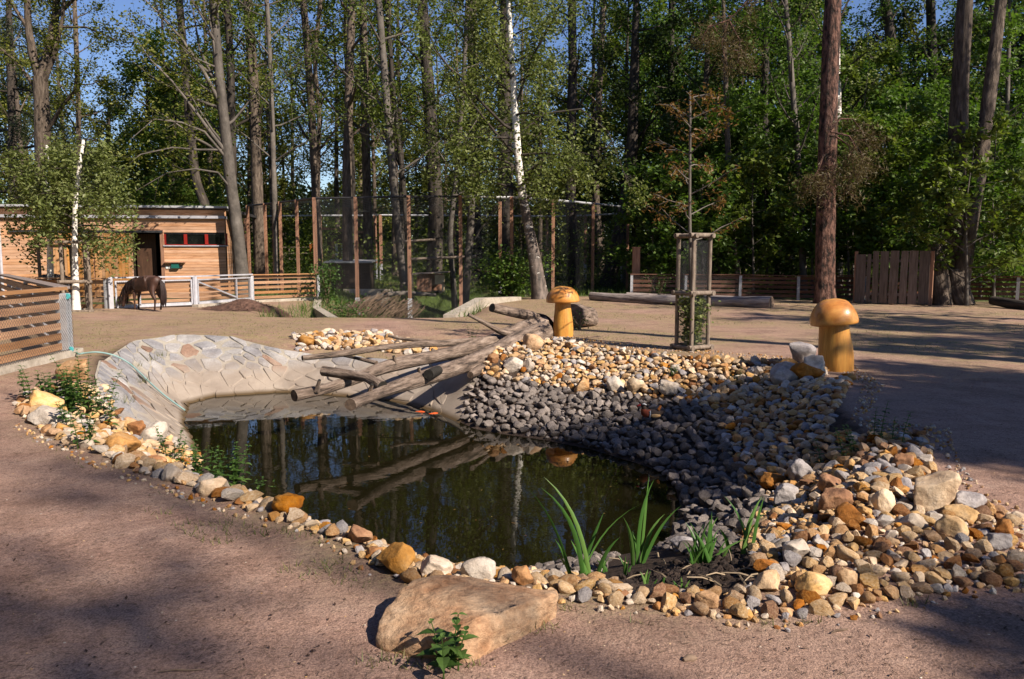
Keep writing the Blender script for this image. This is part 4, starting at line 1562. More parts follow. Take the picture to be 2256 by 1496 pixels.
def gate(A, B, label, brace):
    t = thing('steel_gate', label, 'gate', A)
    d = (B - A) / np.linalg.norm(B - A)
    L = np.linalg.norm(B - A)
    Hh = 1.0
    for k, p in enumerate((A, B)):
        if k == 1 and brace:
            continue
        g = Geo()
        g.box(p + np.array([0, 0, .49]), (.13, .13, 1.02), rot_to(d))
        g.build('gate_post', GALV_WHITE, t)
    a, b = A + d * .16, B - d * .1
    g = Geo()
    g.bar(a + [0, 0, .11], b + [0, 0, .11], .05, .1)
    g.build('bottom_rail', GALV_WHITE, t)
    g = Geo()
    g.bar(a + [0, 0, .88], b + [0, 0, .88], .04, .045)
    g.build('frame_bar', GALV_WHITE, t)
    for f in (.0, .3, .62, 1.0) if not brace else (0.0, .72, 1.0):
        p = a + (b - a) * f
        g = Geo()
        g.bar(p + [0, 0, .1], p + [0, 0, .9], .05, .05, up=d)
        g.build('upright', GALV_WHITE, t)
    if brace:
        g = Geo()
        g.bar(a + [0, 0, .82], a + (b - a) * .72 + [0, 0, .2], .05, .05)
        g.build('diagonal_brace', GALV_WHITE, t)
    g = Geo()
    g.bar(A + [0, 0, 1.0], B + [0, 0, 1.0], .14, .045)
    g.build('top_rail', GALV_WHITE, t)
    n_ = np.array([-d[1], d[0], 0])
    for q in range(5):
        z = np.array([0, 0, .22 + q * .155])
        plank(t, 'slat', a + n_ * .1 + z, b + n_ * .1 + z, .092, .03, WOOD_NEW)
    g = Geo()
    wire_net(g, a - n_ * .03, b - n_ * .03, .14, .88, .06, .0016)
    g.build('wire_mesh', WIRE, t)
    return t


gate(GA, GB, 'bright steel gate with wooden slats right behind the brown pony', False)
gate(GB, GC, 'bright steel gate with a diagonal brace right of the pony gate', True)
fence('short board fence with galvanised posts between the steel gates and the aviary', [GC, GD], .98, 5, .1, .14, post_w=.11, net=.0016, side=1, step=2.6)
GL = at_z(60, 682, 0)
fence('board fence with netting behind the birch stakes', [GL, GA - (GA - GL) / np.linalg.norm(GA - GL) * .15], .98, 5, .12, .12, post_w=.08, net=.002, side=1, step=3.2)
kerb('gate_kerb', [GB + [.1, -.25, .02], GC + [0, -.2, 0], GD + [.05, -.05, 0]], -.4, .06, .25)
p1, p2 = at_z(700, 668, -.05), at_z(742, 706, -.08)
kerb('gully_kerb', [GD + [.05, -.1, 0], np.array([p1[0] + .1, p1[1] - .6, -.25]), np.array([at_y(742, 706, 22.2)[0], 22.2, -.25])], -.5, .1, .28)
kerb('gully_kerb', [at_y(990, 698, 22.0), at_y(1058, 660, 27.5), at_y(1140, 657, 29.5)], -.6, .06, .35)

# long fence on the right
RF = [np.array([*at_y(u, 600, y)[:2], 0]) for u, y in ((1392, 30.8), (1632, 30.4), (1760, 29.8), (1905, 29.4), (2080, 29.0), (2245, 27.6), (2420, 26.4))]
for q in RF:
    q[2] = hz1(q[0], q[1])
fence('long dark board fence running along the woods on the right behind the lying log', RF, .93, 5, .11, .14, post_w=.1, side=1, net=.0014, step=2.6, slat_mat=mat('wood_fence_shaded', [(0.3, (.075, .032, .021)), (0.55, (.14, .065, .04)), (0.75, (.2, .105, .068))], 3, stretch=(.35, 6, 6), bump=.25, vary=.25, hue=.15, bdist=.004), cell=.08)  # board colour darkened, with the shade along the woods put into it

# board wall under the big tree
WOOD_SCREEN = mat('wood_screen', [(0.3, (.075, .055, .046)), (0.55, (.15, .115, .098)), (0.75, (.23, .18, .155))], 4, stretch=(.5, 6, 6), bump=.4, vary=.25, bdist=.006)
bw = thing('board_wall', 'wall of nine upright weathered planks left of the gnarled twin trunk', 'board wall', hit(1965, 672))
PA, PB = np.array([*at_z(1881, 668, 0)[:2], 0]), np.array([*at_z(2048, 674, 0)[:2], 0])
dd = (PB - PA) / np.linalg.norm(PB - PA)
L = np.linalg.norm(PB - PA)
edges = [0, .155, .235, .33, .46, .6, .71, .84, 1.0]
for k in range(8):
    a, b = PA + dd * L * (edges[k] + .006), PA + dd * L * (edges[k + 1] - .012 - .01 * (k % 3 == 1))
    mid = (a + b) / 2
    top = (1.72 if k < 2 else 1.84) + random.uniform(-.015, .015)
    z = np.array([random.uniform(-.01, .012), 0, 0])
    plank(bw, 'plank', mid + z + [0, 0, .03 + .02 * (k % 2)], mid - z + [0, 0, top], np.linalg.norm(b - a), .035, WOOD_SCREEN, up=dd)
nn = np.array([-dd[1], dd[0], 0])
for k, q in enumerate((PA + nn * .08, (PA + PB) / 2 + nn * .08, PB + nn * .05)):
    g = Geo()
    g.box(q + np.array([0, 0, .9]), (.1, .1, 1.85), rot_to(dd))
    g.build('post', WOOD_POST, bw)
for z in (.35, 1.5):
    plank(bw, 'cross_rail', PA + nn * .04 + [0, 0, z], PB + nn * .04 + [0, 0, z], .09, .04, WOOD_GREY)

# ------------------------------------------------------------------ stable
SR, SL_ = np.array([-11.72, 32.0, 0]), np.array([-23.5, 30.4, 0])
e1 = (SR - SL_) / np.linalg.norm(SR - SL_)
e2 = np.array([-e1[1], e1[0], 0])                   # away from the camera
sh = thing('stable', 'long flat roofed stable clad in larch boards behind the gates on the left', 'stable', SR)


def fac(u, v):
    """(distance left of the right corner, height) on the front of the stable"""
    d = ray(u, v)
    o = np.array([0, 0, CAM_Z])
    t = ((SR - o) @ e2) / (d @ e2)
    p = o + d * t
    return float((SR - p) @ e1), float(p[2])


def fbox(name, a0, a1, z0, z1, out, th, m, parent=None):
    """box on the front: a measured leftwards from the right corner; out = how far its face stands proud"""
    g = Geo()
    c = SR - e1 * (a0 + a1) / 2 - e2 * (out - th / 2) + np.array([0, 0, (z0 + z1) / 2])
    g.box(c, (abs(a1 - a0), th, abs(z1 - z0)), np.stack([e1, e2, [0, 0, 1]], 1))
    return g.build(name, m, parent or sh)


LEN = 12.0
aD0, zD = fac(352, 512)
aD1, _ = fac(290, 512)
aW0, zW1 = fac(500, 514)
aW1, zW0 = fac(362, 540)
zRail = fac(200, 511)[1]
zEave = fac(300, 478)[1]
zTop = fac(300, 455)[1]
g = Geo()
z, k = -.1, 0
bh = .118
while z < zEave - .04:
    z1 = min(z + bh, zEave)
    ivs = [(0, LEN)]
    cut = []
    if z < zD:
        cut.append((aD0, aD1))
    if z1 > zW0 and z < zW1:
        cut.append((aW0, aW1))
    for c0, c1 in cut:
        nv = []
        for a, b in ivs:
            if c1 <= a or c0 >= b:
                nv.append((a, b))
            else:
                if c0 > a:
                    nv.append((a, c0))
                if c1 < b:
                    nv.append((c1, b))
        ivs = nv
    for a, b in ivs:
        while b - a > .02:
            e = min(b, a + random.uniform(2.6, 4.2))
            cc = SR - e1 * (a + e) / 2 + e2 * (.012 + .003 * (k % 2)) + np.array([0, 0, (z + z1) / 2])
            tiltm = np.stack([e1, e2, [0, 0, 1]], 1)
            g.box(cc, (e - a - .004, .025, z1 - z - .008), tiltm)
            a = e
    z = z1
    k += 1
g.build('cladding', WOOD_SHED, sh)
# right flank
fl_d = np.array([-.3, .954, 0])
g = Geo()
z = -.1
while z < zEave - .02:
    g.box(SR + fl_d * 3.0 + np.array([.0, .0, z + bh / 2]) + e2 * .01, (6.0, .025, bh - .008), rot_to(fl_d))
    z += bh
g.build('cladding', WOOD_SHED, sh)
# backing walls so that the building is closed, dark room behind the door
fbox('inner_wall', 0, aD0, 0, zEave - .02, -.2, .1, INSIDE)
fbox('inner_wall', aD1, LEN, 0, zEave - .02, -.2, .1, INSIDE)
fbox('room', aD0 - .4, aD1 + .8, 0, 3.0, -2.4, .1, INSIDE)
g = Geo()
for s_ in (aD0 - .05, aD1 + .5):
    g.box(SR - e1 * s_ + e2 * 1.3 + np.array([0, 0, 1.4]), (.08, 2.3, 3.0), np.stack([e1, e2, [0, 0, 1]], 1))
g.build('room_side', INSIDE, sh)
fbox('fascia', 0, LEN, zEave + .06, zTop - .03, -.30, .06, WOOD_SHED)
fbox('gutter', -.05, LEN, zEave - .05, zEave + .06, .16, .46, GALV_WHITE)
fbox('roof_edge', -.1, LEN, zTop - .03, zTop + .05, .0, .5, GALV)
g = Geo()
g.box(SR - e1 * LEN / 2 + e2 * 3.6 + np.array([0, 0, zTop - .05]), (LEN + .1, 6.6, .12), np.stack([e1, e2, [0, 0, 1]], 1))
g.build('roof', DARK_METAL, sh)
g = Geo()
rr_ = np.random.default_rng(3)
n_ = 7000
C = np.array([SR - e1 * a + e2 * b + np.array([0, 0, zTop + .01]) for a, b in zip(rr_.uniform(0, LEN, n_), rr_.uniform(.15, 4, n_))])
g.blades(C, .2, .03, rr_)
o = g.build('roof_grass', GRASS, sh)
o['kind'] = 'stuff'
fbox('door_rail', aD0 - .12, fac(20, 512)[0], zRail - .02, zRail + .07, .09, .1, DARK_METAL)
fbox('inner_door', aD0 + (aD1 - aD0) * .3, aD1, 0.05, zD - .05, -.5, .05, WOOD_DARKDOOR)
# two sliding doors of upright boards
for (u0, u1) in ((209, 290), (116, 205)):
    a0, a1 = fac(u1, 560)[0], fac(u0, 560)[0]
    n_ = 11
    dr_ = fbox('sliding_door', a0, a1, .05, zRail - .05, .035, .02, WOOD_DOOR)
    for q in range(n_):
        f0, f1 = a0 + (a1 - a0) * q / n_ + .005, a0 + (a1 - a0) * (q + 1) / n_ - .005
        A, B = [SR - e1 * (f0 + f1) / 2 - e2 * .048 + np.array([0, 0, zz_]) for zz_ in (.04, zRail - .04)]
        plank(dr_, 'board', A, B, f1 - f0, .024, WOOD_DOOR, up=e1)
for o in col.objects:
    if o.parent and o.parent.name.startswith('sliding_door'):
        o.location = tuple(ROOT_LOC[o.name] - SR)
fbox('door_post', aD0 - .13, aD0, 0, zD + .05, .02, .09, WOOD_POST)
fbox('lintel', aD0 - .13, aD1, zD, zD + .1, .03, .1, WOOD_POST)
# band of three windows
win = fbox('window_band', aW0, aW1, zW0, zW0 + .03, -.04, .06, RED)
win.name = 'window_frame'
fbox('frame_bar', aW0, aW1, zW1 - .04, zW1, -.05, .06, DARK_METAL)
w3 = (aW1 - aW0) / 3
for k in range(4):
    c_ = aW0 + w3 * k
    fbox('mullion', c_ - (.06 if 0 < k else 0), c_ + (.06 if k < 3 else 0), zW0 + .03, zW1 - .04, -.015, .06, RED)
for k in range(3):
    fbox('window_pane', aW0 + w3 * k + .06, aW0 + w3 * (k + 1) - .06, zW0 + .03, zW1 - .04, -.09, .015, GLASS)
fbox('window_sill', aW0 - .03, aW1 + .03, zW0 - .05, zW0 - .003, .06, .12, GALV_WHITE)
# shelf with a green box, sockets, lamp
a0, z0 = fac(409, 580)
a1, _ = fac(364, 580)
fbox('shelf', a0, a1, z0 + .02, z0 + .06, .2, .2, WOOD_POST)
a0, z0 = fac(396, 591)
a1, z1 = fac(379, 580)
fbox('meter_box', a0, a1, z0, z1, .14, .12, GREENBOX)
for u in (368.5, 375):
    a0, z0 = fac(u, 589)
    fbox('socket', a0 - .045, a0 + .045, z0 - .05, z0 + .05, .04, .03, WHITE)
a0, z0 = fac(400, 588)
g = Geo()
g.tube([SR - e1 * a0 - e2 * .01 + [0, 0, z0], SR - e1 * a0 - e2 * .05 + [0, 0, z0]], .055, 14)
g.build('wall_lamp', DARK_METAL, sh)
a0, _ = fac(3, 560)
g = Geo()
g.tube([SR - e1 * a0 - e2 * .08 + [0, 0, 0], SR - e1 * a0 - e2 * .08 + [0, 0, zEave]], .06, 10)
g.build('downpipe', GALV_WHITE, sh)

# ------------------------------------------------------------------ aviary
av = thing('aviary', 'tall wire netted aviary of reddish wooden posts in the middle behind the gully', 'aviary', (-2, 33, 0))
AV_T = [(545, 452), (583, 448), (616, 444), (653, 440), (692, 435), (783, 434), (900, 431), (1014, 431), (1127, 433), (1219, 439), (1307, 447), (1384, 455)]
AV = [at_z(u, v, 4.0) for u, v in AV_T]
AVB = []
for k, p in enumerate(AV):
    zb = hz1(p[0], p[1])
    q = np.array([p[0], p[1], zb])
    AVB.append(q)
    w = .13 if 3 < k < 11 else .11
    zlow = -.1 if (k in (5, 6)) else zb - .1
    g = Geo()
    g.box(np.array([p[0], p[1], (4.0 + zlow + .1) / 2]), (w, w, 4.0 - zlow - .1))
    g.build('post', WOOD_POST, av)
    if k in (5, 6):
        g = Geo()
        g.box(np.array([p[0], p[1], (zb - .2) / 2 - .02]), (w + .03, w + .03, abs(zb) + .25))
        g.build('post_shoe', GALV, av)
xp = at_z(1082, 432, 4.0) + np.array([.3, 3.2, 0])
g = Geo()
g.box(np.array([xp[0], xp[1], 2.4]), (.14, .14, 3.2))
g.build('post', WOOD_POST, av)
g = Geo()
g.box(np.array([xp[0], xp[1], .4]), (.15, .15, .85))
g.build('post_shoe', GALV_WHITE, av)
for k in range(len(AV) - 1):
    g = Geo()
    g.tube([AV[k] + [0, 0, -.03], AV[k + 1] + [0, 0, -.03]], .045, 6)
    g.build('top_rail', GALV if k > 6 else DARK_METAL, av)
BK = [at_y(u, 475, y) for u, y in ((540, 46), (705, 45), (826, 45), (838, 44.5), (1000, 45), (1050, 45), (1205, 46), (1290, 45), (1372, 43))]
for p in BK:
    p[2] = 4.0
    zb = hz1(p[0], p[1])
    g = Geo()
    g.box(np.array([p[0], p[1], (4 + zb + .9) / 2]), (.15, .15, 4 - zb - .9))
    g.build('post', WOOD_POST, av)
    g = Geo()
    g.box(np.array([p[0], p[1], zb + .42]), (.15, .15, 1.0))
    g.build('post_shoe', GALV, av)
for k in range(len(BK) - 1):
    g = Geo()
    g.tube([BK[k] + [0, 0, -.02], BK[k + 1] + [0, 0, -.02]], .05, 6)
    g.build('top_rail', GALV, av)
g = Geo()
for k in range(4, len(AV) - 1):
    z0 = min(AVB[k][2], AVB[k + 1][2]) + .05
    wire_net(g, AV[k] + [0, -.09, 0], AV[k + 1] + [0, -.09, 0], z0, 3.95, .1, .0018)
# right flank of the aviary
wire_net(g, AV[-1], BK[-1], .1, 3.95, .12, .002)
g.build('wire_mesh', WIRE, av)
g = Geo()
Pa, Pb = [], []
for f in np.linspace(0, 1, 60):
    a = np.array([np.interp(f, np.linspace(0, 1, len(AV)), [q[c] for q in AV]) for c in range(3)])
    b = np.array([np.interp(f, np.linspace(0, 1, len(BK)), [q[c] for q in BK]) for c in range(3)])
    Pa.append(a)
    Pb.append(b)
for f in np.linspace(.06, .94, 14):
    for k in range(0, 54, 6):
        Pa.append(Pa[k] + (Pb[k] - Pa[k]) * f)
        Pb.append(Pa[k + 6] + (Pb[k + 6] - Pa[k + 6]) * f)
thin_wires(g, np.array(Pa), np.array(Pb), .006)
g.build('roof_netting', WIRE, av)

# things inside the aviary
hut = thing('shelter_hut', 'low wooden shelter hut with a slanted board roof inside the aviary', 'hut', at_y(952, 640, 35))
c = np.array([at_y(952, 640, 35)[0], 35.2, hz1(at_y(952, 640, 35)[0], 35.2)])
c[2] = .1
g = Geo()
g.box(c + [-.1, .55, .38], (1.1, .05, .76))
g.box(c + [-.62, 0, .35], (.05, 1.1, .7))
g.box(c + [-.3, -.55, .35], (.62, .04, .7))
g.build('wall', WOOD_POST, hut)
g = Geo()
g.box(c + [.38, -.55, .52], (.42, .04, .4))
g.box(c + [.53, -.55, .2], (.12, .04, .4))
g.build('front_board', mat('wood_pale', [(0.3, (.42, .32, .19)), (0.7, (.56, .45, .3))], 4, bump=.2, vary=.1), hut)
g = Geo()
g.box(c + [-.02, 0, .82], (1.6, 1.5, .05), euler_mat(0, -.05, 0))
g.build('roof', WOOD_GREY, hut)
for (u0, u1, v, y) in ((905, 1042, 568, 35.0), (868, 958, 531, 36.0)):
    A, B = at_y(u0, v + 3, y), at_y(u1, v - 2, y)
    t = thing('perch_platform', 'upper pole perch high on the inner trunks of the aviary' if v < 550 else 'lower pole perch with sawn ends across the inner trunks of the aviary', 'perch', (A + B) / 2)
    for k in range(3):
        rod(t, 'pole', [A + [0, .16 * k, 0], B + [random.uniform(-.2, .2), .16 * k, .02]], .06, WOOD_POLE, 8)
fl_ = thing('fallen_log', 'bent bare trunk lying across the gully inside the aviary', 'log', at_y(850, 665, 31.5))
g = Geo()
log_tube(g, [(745, 680, 30.6, 10), (790, 668, 31.0, 11), (840, 650, 31.5, 13), (890, 645, 32.0, 12), (960, 650, 32.4, 9)], seed=31, n=22, sides=10)
g.build('trunk', [BARK_GREY, LOG_END], fl_, smooth=True)
g = Geo()
rr_ = np.random.default_rng(14)
bp = at_y(850, 690, 30.2)
for k in range(260):
    s = bp + np.array([rr_.uniform(-1.3, 1.5), rr_.uniform(-.6, .8), 0])
    h = 1.0 - .5 * abs(s[0] - bp[0]) / 1.4
    a = s + np.array([0, 0, rr_.uniform(.1, .9) * h])
    b = a + np.array([-rr_.uniform(.3, .9), rr_.uniform(-.2, .2), -rr_.uniform(.3, .8)])
    g.tube([a, (a + b) / 2 + [0, 0, .05], b], [.012, .01, .006], 3, cap=False)
o = g.build('brushwood_pile', TWIGM)
tag(o, 'dark pile of cut brushwood in the gully inside the aviary', 'brushwood pile')
bx = thing('night_house', 'dark boarded box house at the left inside the aviary', 'animal house', (at_y(765, 640, 37)[0], 37.5, hz1(at_y(765, 640, 37)[0], 37.5)))
c = ROOT_LOC[bx.name] * 1
c[2] = max(c[2], -.2)
DARKWOOD = mat('wood_dark', [(0.3, (.035, .024, .018)), (0.7, (.09, .06, .045))], 4, bump=.3, stretch=(5, 5, .4), vary=.2)
for k in range(10):
    plank(bx, 'board', c + [-.9 + .2 * k, 0, 0], c + [-.9 + .2 * k, 0, 1.35], .19, .03, DARKWOOD, up=(1, 0, 0))
g = Geo()
g.box(c + [0, .6, .65], (2.0, 1.1, 1.3))
g.build('body', DARKWOOD, bx)
g = Geo()
g.box(c + [0, .5, 1.42], (2.3, 1.6, .06), euler_mat(.06, 0, 0))
g.build('roof', GALV, bx)
kerb('sill_wall', [at_y(758, 660, 36.0) * [1, 1, 0] + [0, 0, .05], at_y(865, 655, 36.0) * [1, 1, 0] + [0, 0, .05]], -1.4, .1, .3)

#STAGE3
# ------------------------------------------------------------------ trees
def interp_path(P, t):
    L = np.concatenate([[0], np.cumsum(np.linalg.norm(np.diff(P[:, :3], axis=0), axis=1))])
    L /= L[-1]
    return np.array([np.interp(t, L, P[:, k]) for k in range(P.shape[1])])


def trunk_geo(g, P, sides, seed, amp=.06, flare=1.35, n=None, old=None):
    n = n or max(8, min(40, int(np.linalg.norm(P[-1, :3] - P[0, :3]) / .45)))
    t = np.linspace(0, 1, n)
    Q = np.array([interp_path(P, q) for q in t])
    for _ in range(2):
        Q[1:-1, :3] = (Q[:-2, :3] + 2 * Q[1:-1, :3] + Q[2:, :3]) / 4
    r = Q[:, 3] * (1 + (flare - 1) * np.exp(-(Q[:, 2] - Q[0, 2]) / .45))
    gg = np.random.default_rng(seed)
    ph = gg.uniform(0, 6.28, 5)

    def rough(i, a):
        return amp * (np.sin(a * 3 + ph[0] + i * .15) * .6 + np.sin(a * 5 + ph[1] - i * .4) * .4 + np.sin(a * 9 + ph[2] + i * 1.3) * .35 + np.sin(i * .9 + ph[3]) * .4)
    g.tube(Q[:, :3], r, sides, rough=rough, pt=None if old is None else np.interp(Q[:, 2], *old))


def limbs(gb, P, rng, n, t0, L, elev, bend, twigs, twig_len, start=1.0, up_only=None, az_bias=None, r_scale=.42):
    """boughs on the stem P and twigs on the boughs; returns the points where leaves sit"""
    C = []
    for i in range(n):
        t = t0 + (start - t0) * (i + rng.random()) / n
        q = interp_path(P, t)
        p, r = q[:3], q[3]
        fl = L * (1 - .55 * (t - t0) / (1.001 - t0)) * rng.uniform(.65, 1.2)
        az = i * 2.4 + rng.uniform(-.5, .5)
        if az_bias is not None and rng.random() < .7:
            az = az_bias + rng.normal() * .6
        el = R(rng.uniform(*elev))
        d = np.array([math.cos(az) * math.cos(el), math.sin(az) * math.cos(el), math.sin(el)])
        K = 6
        s = np.linspace(0, 1, K)
        B = p + np.outer(s * fl, d) + np.outer(s ** 2 * fl * bend, [0, 0, 1]) + np.cumsum(rng.normal(size=(K, 3)), 0) * fl * .018 * (s[:, None] > 0)
        rr = max(.012, min(r * r_scale, .022 * fl + .012))
        gb.tube(B, np.linspace(rr, .006, K), 5, cap=False)
        C.append(B[3:])
        for k in range(twigs):
            s0 = rng.uniform(.3, 1.0)
            b = np.array([np.interp(s0, s, B[:, c]) for c in range(3)])
            dd = d + rng.normal(size=3) * .65
            dd[2] += bend * .5
            dd /= np.linalg.norm(dd)
            l2 = twig_len * rng.uniform(.6, 1.3) * (1.15 - .5 * s0)
            T = b + np.outer(np.linspace(0, 1, 4) * l2, dd) + np.outer(np.linspace(0, 1, 4) ** 2 * l2 * bend * .6, [0, 0, 1])
            gb.tube(T, [.009, .007, .005, .003], 3, cap=False)
            C.append(T[1:])
            C.append((T[1:-1] + T[2:]) / 2)
    return np.vstack(C) if C else np.zeros((0, 3))


def leafage(g, C, rng, n, size, spread, aspect=.65, up=.6, hang=0.0, clump=True, zval=None):
    idx = rng.integers(0, len(C), n)
    off = rng.normal(size=(n, 3)) * spread
    if hang:
        off[:, 2] -= np.abs(rng.normal(size=n)) * hang
    P = C[idx] + off
    # clumps share a tone: each attachment point has its own
    tone = rng.uniform(0, 1, len(C))[idx] * .55 + rng.uniform(0, .45, n)
    g.leaves(P, size, rng, aspect, up, tone, hang=.8 if hang else 0)


STYLES = {
    # n limbs, t0, length, elev, bend, twigs, twig len, leaves, leaf size, spread
    'tall': dict(n=18, t0=.38, L=3.0, elev=(10, 55), bend=.18, twigs=7, tl=1.3, leaves=4200, ls=.15, sp=.17),
    'tall_bare': dict(n=18, t0=.3, L=3.4, elev=(15, 60), bend=.2, twigs=7, tl=1.3, leaves=2600, ls=.14, sp=.18),
    'leafy': dict(n=24, t0=.2, L=3.4, elev=(0, 50), bend=.1, twigs=8, tl=1.5, leaves=9000, ls=.19, sp=.19),
    'maple': dict(n=20, t0=.14, L=2.0, elev=(0, 45), bend=.02, twigs=7, tl=.9, leaves=3800, ls=.19, sp=.13),
    'bare_low': dict(n=12, t0=.5, L=2.6, elev=(15, 60), bend=.2, twigs=6, tl=1.0, leaves=1100, ls=.14, sp=.25),
}


def plant_tree(name, label, P, bark, leaf, style, seed, sides=14, group=None, amp=.06, extra=None, flare=1.35, old=None, birch=False, **kw):
    """P: rows (x, y, z, radius) up the stem"""
    rng = np.random.default_rng(seed)
    S = dict(STYLES[style]) if isinstance(style, str) else dict(style)
    S.update(kw)
    t = thing(name, label, 'tree', P[0, :3], group)
    g = Geo()
    trunk_geo(g, P, sides, seed, amp, flare, old=old)
    gb = Geo()
    C = limbs(gb, P, rng, S['n'], S['t0'], S['L'], S['elev'], S['bend'], S['twigs'], S['tl'], az_bias=S.get('az'))
    if extra:
        for B, r0, r1 in extra:
            K = len(B)
            gb.tube(B, np.linspace(r0, r1, K), 8, cap=False)
            d = B[-1] - B[0]
            m = max(3, int(np.linalg.norm(d) * 1.6))
            for k in range(m):
                s0 = .3 + .7 * rng.random()
                b = interp_path(np.column_stack([B, np.zeros(K)]), s0)[:3]
                dd = d / np.linalg.norm(d) + rng.normal(size=3) * .6
                dd /= np.linalg.norm(dd)
                T = b + np.outer(np.linspace(0, 1, 4) * rng.uniform(.5, 1.3), dd)
                gb.tube(T, [.012, .009, .006, .004], 4, cap=False)
                C = np.vstack([C, T[1:], T[1:], (T[1:-1] + T[2:]) / 2])
    g.build('trunk', bark, t, smooth=True, pt_name='old' if old is not None else None)
    gb.build('branches', BARK_DARK if bark is BARK_BIRCH else bark, t, smooth=True)
    if S['leaves'] and len(C):
        g = Geo()
        leafage(g, C, rng, S['leaves'], S['ls'], S['sp'], aspect=S.get('asp', .65), hang=S.get('hang', 0.0))
        g.build('crown', leaf, t)
    return t


def stem_px(y, pts, w0, w1, H, lean_y=0.0):
    """stem from photo pixels at distance y: pts from the foot upwards; grown on to height H"""
    (u0, v0), (u1, v1) = pts[0], pts[1]
    W = [at_y(u, v, y) for u, v in pts]
    d = W[0] - W[1]
    x, yy = W[0][0], y
    zb = hz1(x, yy)
    if W[0][2] > zb:
        k = (W[0][2] - zb) / max(.3, -d[2])
        foot = W[0] + d * k
        foot[0] = W[0][0] + (foot[0] - W[0][0]) * .6
    else:
        foot = W[0].copy()
    foot[1], foot[2] = y, hz1(foot[0], y) - .05
    Pq = [foot] + ([q for q in W if q[2] > foot[2] + .3])
    top = Pq[-1]
    dd = Pq[-1] - Pq[-2]
    dd = dd / np.linalg.norm(dd)
    if H > top[2] + .5:
        Pq.append(top + dd * (H - top[2]) / max(.5, dd[2]))
    Pq = np.array(Pq)
    Pq[:, 1] += lean_y * (Pq[:, 2] - Pq[0, 2])
    zt = at_y(pts[-1][0], pts[-1][1], y)[2]
    r0, r1 = w0 / 2 * y / FOC, w1 / 2 * y / FOC
    rr = np.interp(Pq[:, 2], [Pq[0, 2], zt, max(H, zt + .1)], [r0, r1, .03 if H > zt + 2 else r1])
    return np.column_stack([Pq, rr])


def px_path(y, pts, dy=0.0):
    return np.array([at_y(u, v, y + dy * k / max(1, len(pts) - 1)) for k, (u, v) in enumerate(pts)])


# --- the trees that can be told apart
# birch leaning behind the gully
P = stem_px(30.0, [(1190, 655), (1176, 560), (1158, 470), (1146, 400), (1140, 330), (1133, 220), (1127, 120), (1122, 40)], 38, 18, 13.5)
P[:, 3] = np.interp(P[:, 2], [0, 2.5, 5, 8, 10, 13.5], [.29, .2, .145, .125, .1, .03])
ex = []
for pts, r0 in (([(1137, 290), (1110, 275), (1075, 240), (1010, 175), (960, 110), (925, 25)], .07), ([(1140, 345), (1090, 290), (1050, 240), (1015, 190)], .06),
                ([(1130, 180), (1100, 120), (1080, 50), (1075, -20)], .06), ([(1135, 240), (1170, 130), (1210, 60), (1240, 0)], .05),
                ([(1142, 370), (1060, 330), (960, 300), (870, 255), (840, 245)], .05), ([(1138, 300), (1200, 250), (1280, 240), (1340, 290), (1390, 420)], .05),
                ([(1146, 390), (1200, 350), (1260, 330), (1330, 350)], .05), ([(1140, 330), (1050, 350), (950, 360), (880, 390)], .045)):
    ex.append((px_path(30.0, pts, random.uniform(-2, 0.5)), r0, .015))
plant_tree('birch_tree', 'white birch with rugged dark foot leaning left in front of the aviary', P, BARK_BIRCH, LEAF_BIRCH,
           dict(n=30, t0=.26, L=2.8, elev=(-10, 35), bend=-.14, twigs=9, tl=1.1, leaves=19000, ls=.15, sp=.18, hang=.5), 41, 18, extra=ex, amp=.07, old=([0, 3.2, 4.6, 6.5], [1, .8, .15, -.25]))
# two young birches on stakes at the left
for k, (u, y, top, uu_, lab) in enumerate(((167, 22.8, 308, 184, 'slender white birch standing in the right hand pole frame by the stable'),
                                          (112, 24.6, 320, 104, 'slender birch with peeling darker stem standing in the left hand pole frame by the stable'))):
    P = stem_px(y, [(u, 665), (u - 3, 520), (u - 2, 430), (uu_ - 6, 350), (uu_, top)], 15, 7, 5.5 if k else 5.25)
    plant_tree('birch_tree', lab, P, BARK_BIRCH, LEAF_BIRCH,
               dict(n=22, t0=.42, L=1.75, elev=(5, 45), bend=-.3, twigs=6, tl=.8, leaves=7000, ls=.12, sp=.11, hang=.35), 51 + k, 10, amp=.03, old=([0, 1, 8], [.1, -.3, -.3]))
# copper leaved sapling in its guard
P = stem_px(float(tgc[1]), [(1524, 700), (1519, 480), (1519, 380), (1522, 300), (1520, 200)], 9, 5, 4.9)
plant_tree('copper_sapling', 'young tree with sparse copper orange leaves rising out of the mesh guard', P, BARK_GREY, LEAF_ORANGE,
           dict(n=17, t0=.42, L=1.05, elev=(5, 40), bend=-.05, twigs=4, tl=.3, leaves=900, ls=.09, sp=.055, hang=.05, asp=.42), 61, 8, amp=.03)
